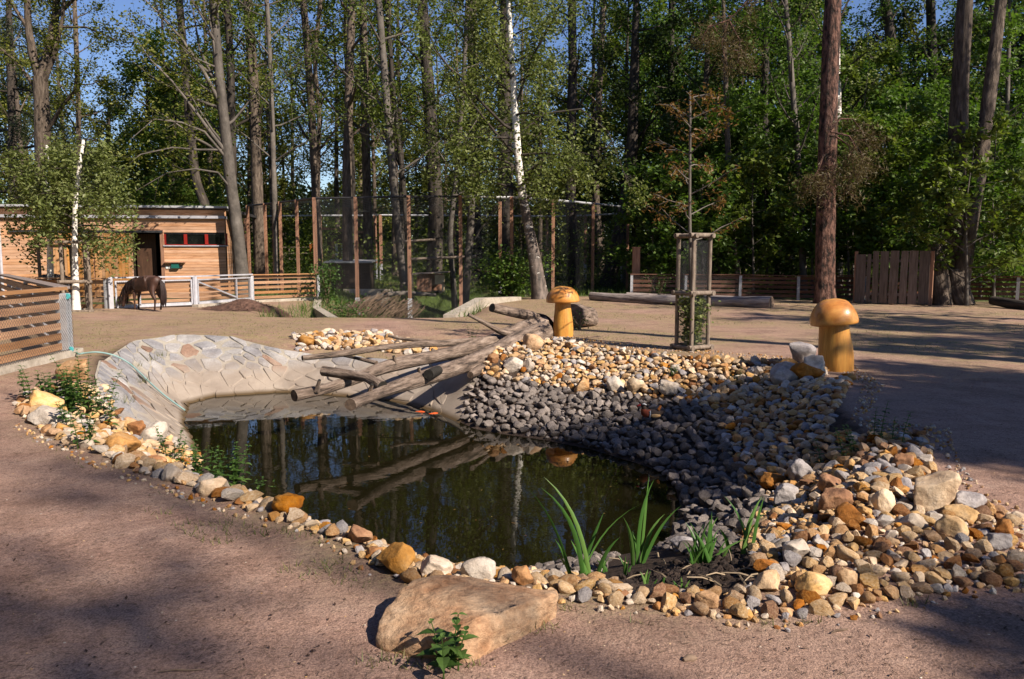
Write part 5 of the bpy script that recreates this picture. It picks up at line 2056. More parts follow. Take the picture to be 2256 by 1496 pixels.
# pine
P = stem_px(27.0, [(1817, 665), (1819, 500), (1822, 350), (1828, 180), (1836, 0)], 42, 34, 19)
t = plant_tree('pine_tree', 'big reddish barked pine right of the middle, in front of the long fence', P, BARK_PINE, LEAF_PINE,
               dict(n=12, t0=.62, L=3.5, elev=(-5, 30), bend=.05, twigs=8, tl=1.0, leaves=5000, ls=.2, sp=.2, asp=.12), 71, 22, amp=.05, flare=1.25)
rng = np.random.default_rng(72)
for pts, yy in (([(1830, 285), (1850, 262), (1878, 262), (1900, 290), (1915, 330)], 26.0), ([(1828, 300), (1840, 300), (1870, 320), (1880, 370), (1860, 430)], 25.8),
                ([(1815, 340), (1800, 380), (1790, 400), (1770, 390)], 25.8), ([(1830, 290), (1870, 300), (1900, 340), (1890, 390)], 25.6),
                ([(1830, -70), (1720, -50), (1650, 0), (1605, 45), (1590, 95), (1600, 140)], 26.0), ([(1605, 45), (1560, 60), (1545, 90)], 26.0), ([(1605, 45), (1630, 90), (1625, 140)], 26.2)):
    g, gl = Geo(), Geo()
    B = px_path(yy, pts)
    g.tube(B, np.linspace(.04, .01, len(B)), 6, cap=False)
    for k in range(18):
        b = interp_path(np.column_stack([B, np.zeros(len(B))]), .35 + .65 * rng.random())[:3]
        d = rng.normal(size=3)
        d[2] = -abs(d[2]) * .8
        d /= np.linalg.norm(d)
        T = b + np.outer(np.linspace(0, 1, 4) * rng.uniform(.4, 1.0), d)
        g.tube(T, [.012, .009, .006, .003], 3, cap=False)
        gl.leaves(np.repeat(T[1:], 26, 0) + rng.normal(size=(78, 3)) * .14, .16, rng, .1, .1)
    g.build('hanging_bough', BARK_PINE, t)
    gl.build('needle_spray', LEAF_PINE, t)
# twin trunk with gnarled foot
P = stem_px(27.2, [(2092, 672), (2104, 560), (2108, 400), (2116, 200), (2126, 0)], 48, 29, 20)
t = plant_tree('twin_tree', 'massive grey twin trunked tree with gnarled swollen foot right of the board wall', P, BARK, LEAF_MAPLE, 'tall', 81, 20, amp=.12, flare=1.6, t0=.5)
g = Geo()
P = stem_px(26.9, [(2108, 655), (2135, 500), (2160, 350), (2180, 200), (2206, 0)], 38, 22, 19)
trunk_geo(g, P, 18, 82, .08)
log_tube(g, [(2075, 672, 26.6, 56), (2070, 620, 26.6, 50), (2062, 570, 26.7, 36), (2056, 538, 26.8, 22)], seed=83, n=14, amp=.16, capmi=0)
log_tube(g, [(2128, 676, 26.4, 44), (2112, 640, 26.6, 50), (2100, 600, 26.9, 40)], seed=84, n=10, amp=.14, capmi=0)
g.build('trunk', BARK, t, smooth=True)

TREES = [
    # (y, stem pixels, w0, w1, H, bark, leaf, style, label, seed, extra kwargs)
    (31.5, [(536, 640), (520, 480), (508, 400), (498, 300), (484, 180), (470, 0)], 29, 17, 17, BARK_GREY, LEAF_OLIVE, 'bare_low', 'smooth grey tree with long limbs sweeping left over the stable', 101, {}),
    (38, [(518, 600), (514, 430), (508, 150), (500, 0)], 20, 15, 20, BARK_DARK, LEAF, 'tall', 'dark straight trunk close behind the smooth grey tree', 102, {}),
    (39, [(575, 600), (566, 400), (560, 200), (545, 0)], 27, 19, 21, BARK, LEAF, 'tall', 'thick brown trunk with a round scar above the stable corner', 103, {}),
    (34, [(608, 600), (604, 400), (596, 150), (588, 0)], 13, 9, 17, BARK_GREY, LEAF, 'tall_bare', 'thin grey stem right of the scarred trunk', 104, {}),
    (41, [(702, 600), (694, 400), (684, 200), (668, 0)], 20, 14, 21, BARK, LEAF_OLIVE, 'tall_bare', 'brown trunk behind the left corner post of the aviary', 105, {}),
    (43, [(700, 380), (704, 250), (692, 140), (706, 0)], 12, 9, 20, BARK, LEAF, 'tall_bare', 'slim dark stem twined beside the trunk at the aviary corner', 106, {}),
    (38, [(766, 620), (764, 400), (770, 150), (776, 0)], 23, 16, 22, BARK, LEAF_BIRCH, 'tall_bare', 'tall sunlit brown trunk left of the middle of the aviary', 107, {}),
    (42, [(812, 620), (808, 400), (804, 200), (800, 0)], 21, 15, 22, BARK, LEAF, 'tall_bare', 'trunk with a swollen ring seen through the aviary', 108, {}),
    (36, [(893, 640), (872, 470), (858, 300), (846, 150), (834, 0)], 20, 14, 19, BARK_GREY, LEAF, 'tall_bare', 'grey trunk leaning left with a perch fixed to it', 109, {}),
    (37, [(905, 630), (890, 420), (866, 200), (852, 0)], 12, 10, 18, BARK_DARK, LEAF, 'tall_bare', 'thin dark stem leaning behind the grey perch trunk', 110, {}),
    (39, [(955, 640), (962, 470), (948, 250), (930, 0)], 36, 22, 22, BARK_DARK, LEAF_OLIVE, 'tall_bare', 'stoutest dark trunk in the left half of the aviary', 111, {}),
    (36, [(1000, 640), (990, 520), (1004, 400), (1020, 200), (1030, 0)], 13, 9, 17, BARK_GREY, LEAF, 'tall_bare', 'thin curved grey stem right of the shelter hut', 112, {}),
    (33.5, [(1026, 640), (1036, 520), (1040, 420)], 18, 15, 5.2, BARK_GREY, LEAF, 'bare_low', 'short sunlit grey stem carrying the lower perch', 113, dict(leaves=0, n=3)),
    (40, [(1114, 610), (1115, 440), (1110, 200), (1115, 0)], 38, 24, 23, BARK_DARK, LEAF, 'tall_bare', 'broad black trunk standing just left of the leaning birch', 114, {}),
    (44, [(1052, 600), (1046, 400), (1040, 200), (1036, 0)], 24, 16, 22, BARK_DARK, LEAF, 'tall_bare', 'dark trunk behind the right hand perch end', 115, {}),
    (40, [(1264, 620), (1256, 400), (1262, 150), (1260, 0)], 26, 17, 22, BARK_DARK, LEAF, 'tall', 'dark trunk behind the right third of the aviary', 116, {}),
    (47, [(1325, 600), (1312, 430), (1320, 200), (1330, 0)], 16, 12, 22, BARK, LEAF, 'tall_bare', 'slim brown trunk right of the dark aviary trunk', 117, {}),
    (40, [(1340, 620), (1372, 480), (1392, 350), (1398, 150)], 32, 20, 20, BARK_DARK, LEAF_DARK, 'leafy', 'dark trunk leaning right at the right end of the aviary', 118, {}),
    (45, [(1470, 600), (1476, 400), (1480, 0)], 17, 13, 21, BARK_DARK, LEAF_MAPLE, 'leafy', 'leafy dark tree behind the mesh guard', 119, {}),
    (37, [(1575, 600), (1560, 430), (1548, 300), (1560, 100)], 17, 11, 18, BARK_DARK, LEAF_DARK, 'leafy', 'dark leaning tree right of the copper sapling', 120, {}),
    (33, [(1625, 605), (1612, 500), (1604, 350), (1598, 150)], 16, 10, 15, BARK, LEAF_MAPLE, 'maple', 'speckled slender trunk at the fence right of the guard', 121, dict(leaves=4500)),
    (36, [(1718, 610), (1696, 450), (1682, 250), (1690, 0)], 22, 14, 19, BARK_DARK, LEAF_MAPLE, 'leafy', 'black trunk leaning left between guard and pine', 122, dict(leaves=6000)),
    (33, [(1770, 605), (1758, 350), (1746, 200), (1736, 60), (1730, 0)], 16, 10, 15, BARK_GREY, LEAF_MAPLE, 'tall_bare', 'pale grey slender stem just left of the pine', 123, {}),
    (38, [(1846, 610), (1845, 300), (1842, 100), (1840, 0)], 20, 15, 20, BARK_BIRCH, LEAF_BIRCH, 'tall_bare', 'white birch trunk half hidden behind the pine', 124, {}),
    (37, [(2172, 620), (2180, 400), (2186, 0)], 22, 15, 20, BARK_DARK, LEAF_MAPLE, 'leafy', 'dark trunk right of the twin tree', 125, dict(leaves=5000)),
    (40, [(2066, 560), (2060, 300), (2050, 0)], 26, 18, 21, BARK_DARK, LEAF_OLIVE, 'tall', 'dark trunk rising behind the gnarled foot of the twin tree', 126, {}),
    (40, [(2010, 600), (1998, 300), (1968, 120), (1950, 0)], 26, 20, 20, BARK_DARK, LEAF_MAPLE, 'tall', 'dark forked trunk behind the board wall', 127, {}),
    (34, [(2214, 620), (2216, 400), (2222, 100)], 10, 8, 13, BARK_GREY, LEAF_MAPLE, 'maple', 'thin leafy stem at the right edge behind the fence', 128, dict(leaves=4500)),
    (37, [(96, 470), (92, 250), (88, 170)], 34, 30, 6.5, BARK, LEAF_OLIVE, 'bare_low', 'big forked tree towering behind the left end of the stable', 129, dict(n=0, leaves=6000)),
    (42, [(174, 400), (172, 200), (164, 0)], 12, 9, 18, BARK, LEAF_OLIVE, 'tall', 'slim stem right of the big forked tree', 130, {}),
    (39, [(460, 470), (430, 400), (416, 250), (404, 100), (395, 0)], 22, 15, 19, BARK_DARK, LEAF, 'tall', 'dark bowed trunk behind the stable roof', 131, {}),
    (46, [(320, 470), (322, 350), (325, 230)], 12, 8, 11.5, BARK_DARK, LEAF, 'leafy', 'mid green bushy tree behind the middle of the stable', 132, dict(leaves=12000)),
    (46, [(380, 470), (382, 350), (386, 220)], 12, 8, 13, BARK_DARK, LEAF_MAPLE, 'leafy', 'brighter bushy tree behind the stable door', 133, dict(leaves=11000)),
    (50, [(230, 470), (236, 350), (240, 260)], 12, 8, 11, BARK_DARK, LEAF_OLIVE, 'leafy', 'olive bushy tree behind the stable left of the door', 134, dict(leaves=9000)),
    (44, [(30, 470), (26, 250), (20, 60)], 22, 12, 18, BARK_DARK, LEAF_SPRUCE, 'leafy', 'dark spruce at the far left behind the stable', 135, dict(leaves=16000, ls=.24, asp=.22, bend=-.15, elev=(-15, 20), t0=.1, L=4.2)),
]
for (y, px, w0, w1, H, bark, leaf, style, lab, seed, kw) in TREES:
    P = stem_px(y, px, w0, w1, H)
    ex = None
    if seed == 101:
        ex = [(px_path(31.5, q, dy), r0, .012) for q, dy, r0 in (
            ([(506, 345), (470, 300), (430, 245), (380, 180), (330, 130), (290, 70)], -1.5, .09), ([(490, 235), (450, 160), (400, 85), (350, 30), (300, -20)], -1, .09),
            ([(512, 420), (480, 380), (430, 372), (370, 380), (300, 420)], -2, .05), ([(504, 355), (450, 290), (400, 270), (340, 262), (290, 305)], -2.5, .06),
            ([(484, 200), (440, 110), (430, 50), (418, -20)], .5, .07), ([(480, 160), (465, 60), (450, -20)], -.5, .06), ([(500, 330), (440, 330), (380, 325), (310, 340), (285, 360)], -3, .05))]
        kw = dict(leaves=5200, n=22, t0=.3, az=R(205), L=3.2)
    if seed == 129:
        ex = [(px_path(37, q, dy), r0, r1) for q, dy, r0, r1 in (
            ([(90, 180), (72, 120), (62, 60), (58, -60), (50, -160)], 0, .24, .08), ([(90, 175), (108, 110), (122, 40), (130, -80), (150, -180)], .5, .26, .08),
            ([(92, 190), (120, 120), (138, 40), (146, -60)], -.6, .14, .05), ([(84, 200), (30, 130), (-20, 90)], -.5, .1, .04), ([(96, 300), (140, 230), (165, 200), (170, 150)], -1, .1, .05),
            ([(60, 60), (20, 0), (-20, -60)], -1, .1, .03), ([(122, 40), (180, -20), (240, -60)], -1, .09, .03), ([(120, 60), (190, 60), (260, 90)], -1.5, .07, .02))]
    plant_tree('woodland_tree', lab, P, bark, leaf, style, seed, 14 if w0 > 15 else 9, extra=ex, old=([0, 8, 10.5, 30], [.9, .6, -.3, -.3]) if bark is BARK_BIRCH else None, **kw)

# saplings thick with maple leaves between the fence and the wood
rng = np.random.default_rng(201)
SAP = [(2130, 26.0, 5.2), (2075, 28.3, 6.6), (2190, 28.0, 6.0), (1500, 33, 5.5), (1548, 32.4, 4.5), (1660, 32.5, 6.0), (1690, 34, 7.5), (1790, 33, 7.0), (1870, 32.2, 6.5), (1905, 33.5, 8.0), (1945, 31.6, 6.8), (1985, 33, 8.0), (2010, 31.4, 5.5), (2045, 33.5, 8.5), (2160, 31.5, 5.0), (2235, 31.8, 6.2), (1440, 34, 5.0),
       (1585, 36, 8.5), (1640, 38, 10.0), (1740, 38, 10.0), (1880, 38, 11), (1960, 39, 11), (2130, 38, 9.5), (2230, 38, 10), (1530, 40, 10.5), (1430, 41, 9.0)]
for k, (u, y, H) in enumerate(SAP):
    P = stem_px(y, [(u, 600), (u - 4, 450), (u + rng.uniform(-8, 8), 380)], 7, 5, H)
    P[:, 3] = np.interp(P[:, 2], [0, H], [.06, .015])
    where = ('left of the pine, ' if u < 1800 else 'behind the board wall, ' if u < 2060 else 'at the right edge, ') + ('just behind the fence' if y < 33.2 else 'a few steps behind the fence' if y < 37 else 'deeper in the thicket')
    plant_tree('maple_sapling', ('low' if H < 6 else 'middling' if H < 8.2 else 'tall') + ' green maple sapling ' + where, P, BARK_GREY, LEAF_MAPLE if k % 5 else LEAF, 'maple', 210 + k, 7, group='maple saplings ' + where, t0=.12, L=1.5 + .1 * H, n=14 + int(H), leaves=int(1500 + 330 * H), ls=.215)

# further back: trees too alike to tell apart, three kinds copied
def proto(style, leaf, bark, seed, H, **kw):
    P = np.array([[0, 0, -.1, .2], [.1, 0, H * .3, .17], [-.1, .1, H * .65, .11], [0.1, 0, H, .03]])
    return plant_tree('forest_tree', 'slender tree standing far back in the wood', P, bark, leaf, style, seed, 8, group='trees far back in the wood', **kw)


protos = [proto('tall', LEAF, BARK_DARK, 301, 20, leaves=4600, ls=.24, sp=.26), proto('leafy', LEAF_MAPLE, BARK_DARK, 302, 15, leaves=6500, ls=.26, sp=.28),
          proto('leafy', LEAF_OLIVE, BARK, 303, 12, leaves=5500, ls=.26, sp=.28), proto('tall_bare', LEAF_OLIVE, BARK, 304, 21, leaves=2600, ls=.22, sp=.25), proto('leafy', LEAF_DARK, BARK_DARK, 305, 17, leaves=8000, ls=.27, sp=.28)]
used = set()
spots = []
for k in range(1500):
    y = rng.uniform(46, 78)
    u = rng.uniform(-120, 2380)
    x = (u - CU) / FOC * y
    if all((x - a) ** 2 + (y - b) ** 2 > 5.5 for a, b, _ in spots):
        if u < 560 and y < 52:
            continue
        spots.append((x, y, u))
    if len(spots) >= 105:
        break
for x, y, u in spots:
    w = [.1, .12, .23, .53, .02] if u < 1350 else [.2, .25, .1, .05, .4]
    k = int(rng.choice(5, p=w))
    gap_ = 215 < u < 360
    if gap_:
        k = 2
    o = protos[k] if k not in used else copy_tree(protos[k])
    used.add(k)
    s = rng.uniform(.75, 1.15) * (.78 if gap_ else 1)
    o.location = (x, y, hz1(x, y))
    o.rotation_euler = (0, 0, rng.uniform(0, 6.28))
    o.scale = (s, s, s * rng.uniform(.9, 1.1))

for ang in np.arange(-176, 177, 6.5):
    a = R(ang)
    if abs(((ang - math.degrees(SUN_AZ) + 180) % 360) - 180) < 40 or abs(ang) < 46 or 40 < ang < 168:
        continue
    for rr_ in (23, 30):
        x, y = math.sin(a + rr_) * 0 + math.sin(a) * rr_ - 3, 10 + math.cos(a) * rr_
        if abs(x) < .66 * y + 4 and y > 0:
            continue
        o = copy_tree(protos[int(rng.choice([1, 1, 2, 4]))])
        s = rng.uniform(1.0, 1.35)
        o.location = (x, y, hz1(x, y))
        o.rotation_euler = (0, 0, rng.uniform(0, 6.28))
        o.scale = (s, s, s)
        tag(o, 'tree of the wood that surrounds the clearing outside the view', 'tree', 'trees round the clearing outside the view')

for x, y in ((34, 33), (32, 40), (40, 38)):
    o = copy_tree(protos[int(rng.choice([1, 4]))])
    o.location = (x, y, hz1(x, y))
    o.rotation_euler = (0, 0, rng.uniform(0, 6.28))
    o.scale = (1.1, 1.1, 1.1)
    tag(o, 'tree of the wood that surrounds the clearing outside the view', 'tree', 'trees round the clearing outside the view')

# undergrowth: one mass of low leaves through the wood, and the closed edge of the wood far behind
g = Geo()
for (n_, u0, u1, y0, y1, zmax, s) in ((16000, 540, 1420, 38, 62, 4.2, .19), (15000, 1400, 2330, 32.5, 56, 3.0, .19), (9000, -100, 620, 44, 64, 6.5, .24), (16000, 500, 1450, 56, 80, 9.0, .3), (12000, 1400, 2400, 48, 76, 10, .3)):
    y = rng.uniform(y0, y1, n_ * 3)
    u = rng.uniform(u0, u1, n_ * 3)
    x = (u - CU) / FOC * y
    nn_ = SinNoise(int(n_ + u0 + 1000), .16)(np.stack([x, y, np.zeros_like(x)], 1))
    keep = nn_ > -.05
    x, y, nn_ = x[keep][:n_], y[keep][:n_], nn_[keep][:n_]
    z = hz(x, y) + rng.random(len(x)) ** 1.4 * zmax * np.clip(.35 + nn_, .15, 1.1)
    tone = np.clip(.5 + .5 * SinNoise(n_, .5)(np.stack([x, y, z], 1)) + rng.normal(size=len(x)) * .2, 0, 1)
    g.leaves(np.stack([x, y, z], 1), s, rng, .7, .5, tone)
o = g.build('undergrowth', LEAF)
tag(o, 'green undergrowth of shrubs and brambles through the wood', 'undergrowth')
o['kind'] = 'stuff'
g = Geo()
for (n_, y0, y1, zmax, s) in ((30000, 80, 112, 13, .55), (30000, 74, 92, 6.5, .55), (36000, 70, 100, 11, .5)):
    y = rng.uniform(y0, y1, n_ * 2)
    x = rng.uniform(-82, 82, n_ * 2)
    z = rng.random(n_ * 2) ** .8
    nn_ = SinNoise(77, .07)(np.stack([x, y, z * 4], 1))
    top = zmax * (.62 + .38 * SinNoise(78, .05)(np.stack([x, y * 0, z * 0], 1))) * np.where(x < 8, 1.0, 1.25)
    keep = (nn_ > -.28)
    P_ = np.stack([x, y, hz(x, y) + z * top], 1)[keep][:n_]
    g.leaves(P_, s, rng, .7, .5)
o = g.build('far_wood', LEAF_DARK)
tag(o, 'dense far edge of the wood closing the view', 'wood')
o['kind'] = 'stuff'

# shrubs at the gully
def shrub(label, c, rx, rz, n, leaf, size, seed, name='shrub', stems=7, fl=.15):
    rng = np.random.default_rng(seed)
    t = thing(name, label, 'shrub', c)
    g, gl = Geo(), Geo()
    C = []
    for k in range(stems):
        d = np.array([rng.normal() * .5, rng.normal() * .5, 1])
        T = c + np.outer(np.linspace(0, 1, 5), d * [rx, rx, rz])
        T[:, :2] += np.outer(np.linspace(0, 1, 5) ** 2, rng.normal(size=2) * rx * .5)
        g.tube(T, np.linspace(.018, .005, 5), 4, cap=False)
        C.append(T[1:])
        for q in range(4):
            b = T[rng.integers(1, 5)]
            e = rng.normal(size=3)
            e[2] = abs(e[2]) * .5
            T2 = b + np.outer(np.linspace(0, 1, 3), e * rx * .4)
            g.tube(T2, [.008, .006, .003], 3, cap=False)
            C.append(T2)
    g.build('stems', TWIGM, t)
    leafage(gl, np.vstack(C), rng, n, size, fl * rx, aspect=.7)
    gl.build('leaves', leaf, t)
    return t


def gpt(u, y):
    x = (u - CU) / FOC * y
    return np.array([x, y, hz1(x, y)])


shrub('dense green shrub beside the foot of the leaning birch', gpt(1120, 31.2), 1.0, 1.3, 2600, LEAF_MAPLE, .15, 401, stems=12, fl=.25)
shrub('yellow green shrub at the fence end by the gully', gpt(722, 29.6), .35, 1.35, 900, LEAF_NETTLE, .1, 402, fl=.4)
shrub('low shrub in the gully below the fence end', gpt(745, 27.2), .5, .9, 700, LEAF_NETTLE, .1, 403, fl=.4)
shrub('small leafy bush under the perch at the back of the aviary', gpt(870, 34.5), .6, 1.1, 700, LEAF, .11, 404, fl=.35)
shrub('low weeds right behind the shorter mushroom', gpt(1278, 17.4), .16, .3, 150, LEAF_NETTLE, .05, 405, stems=6, fl=.5)
shrub('weeds growing against the long fence behind the guard', gpt(1450, 29.6), .3, .8, 180, LEAF_NETTLE, .08, 406, stems=6, fl=.4)
t = shrub('dense weeds filling the lower half of the mesh guard', tgc + [0, 0, .0], .12, .85, 1900, LEAF_BIRCH, .07, 407, name='weed_clump', stems=12, fl=.75)

# ------------------------------------------------------------------ pole frames round the young birches
def stake_frame(label, corners, H, levels, foot=None):
    t = thing('stake_frame', label, 'tree stakes', corners[0])
    for c in corners:
        rod(t, 'post', [c + [0, 0, -.05], c + [0, 0, H]], .052, WOOD_POLE, 10)
    n = len(corners)
    for z in levels:
        for k in range(n):
            a, b = corners[k], corners[(k + 1) % n]
            d = (b - a) / np.linalg.norm(b - a)
            rod(t, 'rail', [a - d * .1 + [0, -.06, z], b + d * .1 + [0, -.06, z]], .05, WOOD_POLE, 10)
    return t


ca, cb = at_z(142, 691, 0), at_z(201, 690, 0)
cc = (ca + cb) / 2 + np.array([-.1, .72, 0])
stake_frame('weathered pole frame round the right hand young birch by the stable', [ca, cb, cc], 2.06, (.06, .92, 2.06))
q = at_y(90, 640, 25.0)
ca, cb = np.array([q[0], 25.0, 0]), np.array([at_y(142, 640, 24.4)[0], 24.4, 0])
stake_frame('weathered pole frame round the left hand young birch by the stable', [ca, cb, (ca + cb) / 2 + [.2, .8, 0]], 1.98, (.95, 1.98))

# ------------------------------------------------------------------ pony and donkey
def skin_body(name, joints, bones, m, parent, root=0, sub=2, vox=.022):
    me = bpy.data.meshes.new(name)
    me.from_pydata([j[:3] for j in joints], bones, [])
    o = bpy.data.objects.new(name, me)
    col.objects.link(o)
    me.materials.append(m)
    sl = me.skin_vertices.new(name='') if hasattr(me.skin_vertices, 'new') and len(me.skin_vertices) == 0 else None
    md = o.modifiers.new('skin', 'SKIN')
    if len(me.skin_vertices) == 0:
        bpy.context.view_layer.objects.active = o
    layer = me.skin_vertices[0].data
    for k, j in enumerate(joints):
        layer[k].radius = (j[3], j[4] if len(j) > 4 else j[3])
        layer[k].use_root = (k == root)
    md.use_smooth_shade = True
    md.branch_smoothing = .4
    s = o.modifiers.new('sub', 'SUBSURF')
    s.levels = s.render_levels = sub
    if sub == 2:
        rm = o.modifiers.new('remesh', 'REMESH')
        rm.mode = 'VOXEL'
        rm.voxel_size = vox
        rm.use_smooth_shade = True
        sm = o.modifiers.new('smooth', 'SMOOTH')
        sm.factor, sm.iterations = .5, 14 if vox > .01 else 3
    o.parent = parent
    return o


PONY = [  # x forward, y left, z up, radii
    (0, 0, .80, .26, .27), (-.30, 0, .86, .25, .27), (-.52, 0, .90, .20, .23), (-.66, 0, .86, .10, .12),
    (.28, 0, .80, .23, .27), (.47, 0, .80, .17, .23), (.66, .02, .74, .115, .17), (.83, .05, .55, .085, .13), (.92, .07, .40, .08, .105), (.96, .08, .22, .062, .075), (.985, .085, .07, .05, .05),
    (-.46, .13, .66, .12, .15), (-.50, .15, .48, .075, .09), (-.60, .15, .36, .05, .055), (-.57, .15, .18, .034, .036), (-.56, .15, .07, .042, .042), (-.53, .15, .0, .05, .05),
    (-.42, -.13, .66, .12, .15), (-.42, -.15, .48, .075, .09), (-.50, -.15, .36, .05, .055), (-.47, -.15, .18, .034, .036), (-.46, -.15, .07, .042, .042), (-.43, -.15, .0, .05, .05),
    (.36, .12, .60, .085, .1), (.37, .13, .42, .052, .055), (.37, .13, .34, .046, .046), (.37, .13, .17, .033, .033), (.37, .13, .07, .042, .042), (.40, .13, .0, .05, .05),
    (.44, -.12, .60, .085, .1), (.50, -.13, .42, .052, .055), (.52, -.13, .34, .046, .046), (.52, -.13, .17, .033, .033), (.53, -.13, .07, .042, .042), (.56, -.13, .0, .05, .05)]
PB_ = [(0, 1), (1, 2), (2, 3), (0, 4), (4, 5), (5, 6), (6, 7), (7, 8), (8, 9), (9, 10), (1, 11), (11, 12), (12, 13), (13, 14), (14, 15), (15, 16),
       (1, 17), (17, 18), (18, 19), (19, 20), (20, 21), (21, 22), (4, 23), (23, 24), (24, 25), (25, 26), (26, 27), (27, 28), (4, 29), (29, 30), (30, 31), (31, 32), (32, 33), (33, 34)]


def pony(label, cat, loc, rz, scale, coat, hair):
    t = thing('pony', label, cat, loc)
    ROOT_LOC[t.name] = np.zeros(3)
    t.rotation_euler = (0, 0, rz)
    t.scale = (scale,) * 3
    skin_body('body', PONY, PB_, coat, t)
    g = Geo()
    rng = np.random.default_rng(9)
    for k in range(15):                                       # tail: long locks
        a, b = rng.normal() * .03, rng.normal() * .03
        g.tube([(-.68, b * .3, .93), (-.76, b * .8, .84), (-.79 + a, b, .6), (-.78 + a, b * 1.2, .35), (-.76 + a, b, .12 + rng.random() * .1)], [.02, .028, .03, .024, .006], 5)
    g.build('tail', hair, t, smooth=True, off=(0, 0, 0))
    g = Geo()
    for k in range(34):                                       # mane falling over the near side of the neck
        s = k / 33
        x, y, z = np.interp(s, [0, .4, .75, 1], [.42, .68, .86, .95]), np.interp(s, [0, .4, .75, 1], [0, .02, .055, .075]), np.interp(s, [0, .4, .75, 1], [1.02, .92, .70, .50])
        for sd in (1, -1):
            g.tube([(x, y, z), (x + .02, y + sd * .10, z - .06), (x + .05 + rng.normal() * .02, y + sd * .14, z - .26), (x + .04, y + sd * .12, z - .36 - rng.random() * .08)], [.014, .018, .014, .003], 4)
    g.build('mane', hair, t, smooth=True, off=(0, 0, 0))
    for sd in (1, -1):
        g = Geo()
        g.tube([(.90, .07 + sd * .05, .50), (.90, .07 + sd * .075, .56), (.92, .07 + sd * .085, .62)], [.028, .03, .004], 6)
        g.build('ear', coat, t, smooth=True, off=(0, 0, 0))
        g = Geo()
        g.tube([(.965, .075 + sd * .062, .335), (.965, .075 + sd * .074, .335)], [.018, .012], 8)
        g.build('eye', DARK_METAL, t, smooth=True, off=(0, 0, 0))
    return t


pc = hit(312, 680)
pc = np.array([(322 - CU) / FOC * 23.55, 23.55, 0.0])
pc[2] = hz1(pc[0], pc[1]) + .01
pony('dark brown pony grazing in front of the steel gate, tail towards the viewer', 'pony', (pc[0], pc[1], pc[2]), math.pi - R(27), .98, COAT_BROWN, HAIR_DARK)
qx = at_y(116, 620, 27.0)
pony('dark grey shaggy animal behind the left fence with only its back showing', 'donkey', (qx[0], 27.2, 0), R(80), .98, COAT_GREY, HAIR_DARK)

# ------------------------------------------------------------------ duck, fish
dk = hit(1437, 940)
t = thing('duck', 'colourful duck with rust breast and white stripes resting on the dark riprap', 'duck', dk + np.array([0, 0, .08]))
ROOT_LOC[t.name] = np.zeros(3)
t.rotation_euler = (0, 0, R(200))
DUCKB = mat('duck_back', [(0.3, (.03, .022, .018)), (0.7, (.09, .06, .045))], 20, bump=.2, vary=0)
skin_body('body', [(0, 0, .09, .07, .065), (-.1, 0, .1, .055, .05), (-.19, 0, .12, .02, .015), (.08, 0, .1, .06, .06), (.13, 0, .17, .035, .035), (.15, 0, .23, .038, .038), (.19, 0, .225, .018, .016)], [(0, 1), (1, 2), (0, 3), (3, 4), (4, 5), (5, 6)], DUCKB, t, vox=.008)
for nm, P_, r_, m_ in (('breast', [(.08, 0, .1), (.125, 0, .13), (.14, 0, .17)], [.066, .055, .036], mat('duck_breast', [(0.3, (.2, .04, .02)), (0.7, (.3, .07, .03))], 12, bump=0, vary=0)),
                       ('flank', [(-.08, .045, .07), (0, .06, .075), (.05, .05, .08)], [.02, .03, .02], mat('duck_flank', [(0.3, (.4, .24, .1)), (0.7, (.5, .32, .15))], 20, bump=0, vary=0)),
                       ('eye_stripe', [(.17, .03, .24), (.15, .04, .243), (.115, .037, .225)], [.006, .011, .006], WHITE),
                       ('breast_stripe', [(.07, .062, .15), (.075, .07, .1), (.07, .055, .06)], [.008, .009, .006], WHITE),
                       ('bill', [(.185, 0, .225), (.215, 0, .218), (.235, 0, .214)], [.016, .013, .006], RED),
                       ('wing_sail', [(-.06, .04, .15), (-.09, .045, .19), (-.1, .045, .21)], [.02, .02, .004], ORANGE)):
    g = Geo()
    g.tube(P_, r_, 10)
    g.build(nm, m_, t, smooth=True, off=(0, 0, 0))
FISHM = mat('goldfish', [(0.3, (.45, .06, .02)), (0.7, (.6, .12, .03))], 12, bump=0, vary=0, rough=.3)
for k, (u, v, a, lab) in enumerate(((955, 911, 20, 'red goldfish at the surface under the front log, nearest the riprap'), (925, 907, -15, 'red goldfish at the surface under the front log, further from the riprap'))):
    p = at_z(u, v, WATER)
    g = Geo()
    g.tube([(-.12, 0, 0), (-.06, 0, 0), (.02, 0, 0), (.08, 0, 0), (.12, 0, 0)], [.012, .03, .042, .03, .008], 8)
    g.add([(-.11, 0, 0), (-.19, .03, .03), (-.17, 0, 0), (-.19, -.03, -.02)], [[0, 1, 2, 3]])
    o = g.build('goldfish', FISHM, smooth=True, off=(0, 0, 0))
    o.location = (p[0], p[1], WATER - .022)
    o.rotation_euler = (0, 0, R(a))
    tag(o, lab, 'fish')

# ------------------------------------------------------------------ plants near the camera
def nettle_leaf(g, b, d, L, w, rng, tone):
    d = d / np.linalg.norm(d)
    s = np.cross(d, [0, 0, 1])
    s /= np.linalg.norm(s) + 1e-9
    n = np.cross(s, d)
    dr = np.array([0, 0, -1.0])
    prof = [(0, .02), (.18, .8), (.4, 1.0), (.68, .62), (1.0, .02)]
    V = []
    for t_, k in prof:
        c = b + d * L * t_ + dr * L * .35 * t_ * t_
        V += [c - s * w / 2 * k + n * w * .16 * k, c, c + s * w / 2 * k + n * w * .16 * k]
    F = []
    for k in range(4):
        a = k * 3
        F += [[a, a + 1, a + 4, a + 3], [a + 1, a + 2, a + 5, a + 4]]
    g.add(V, F, tone)


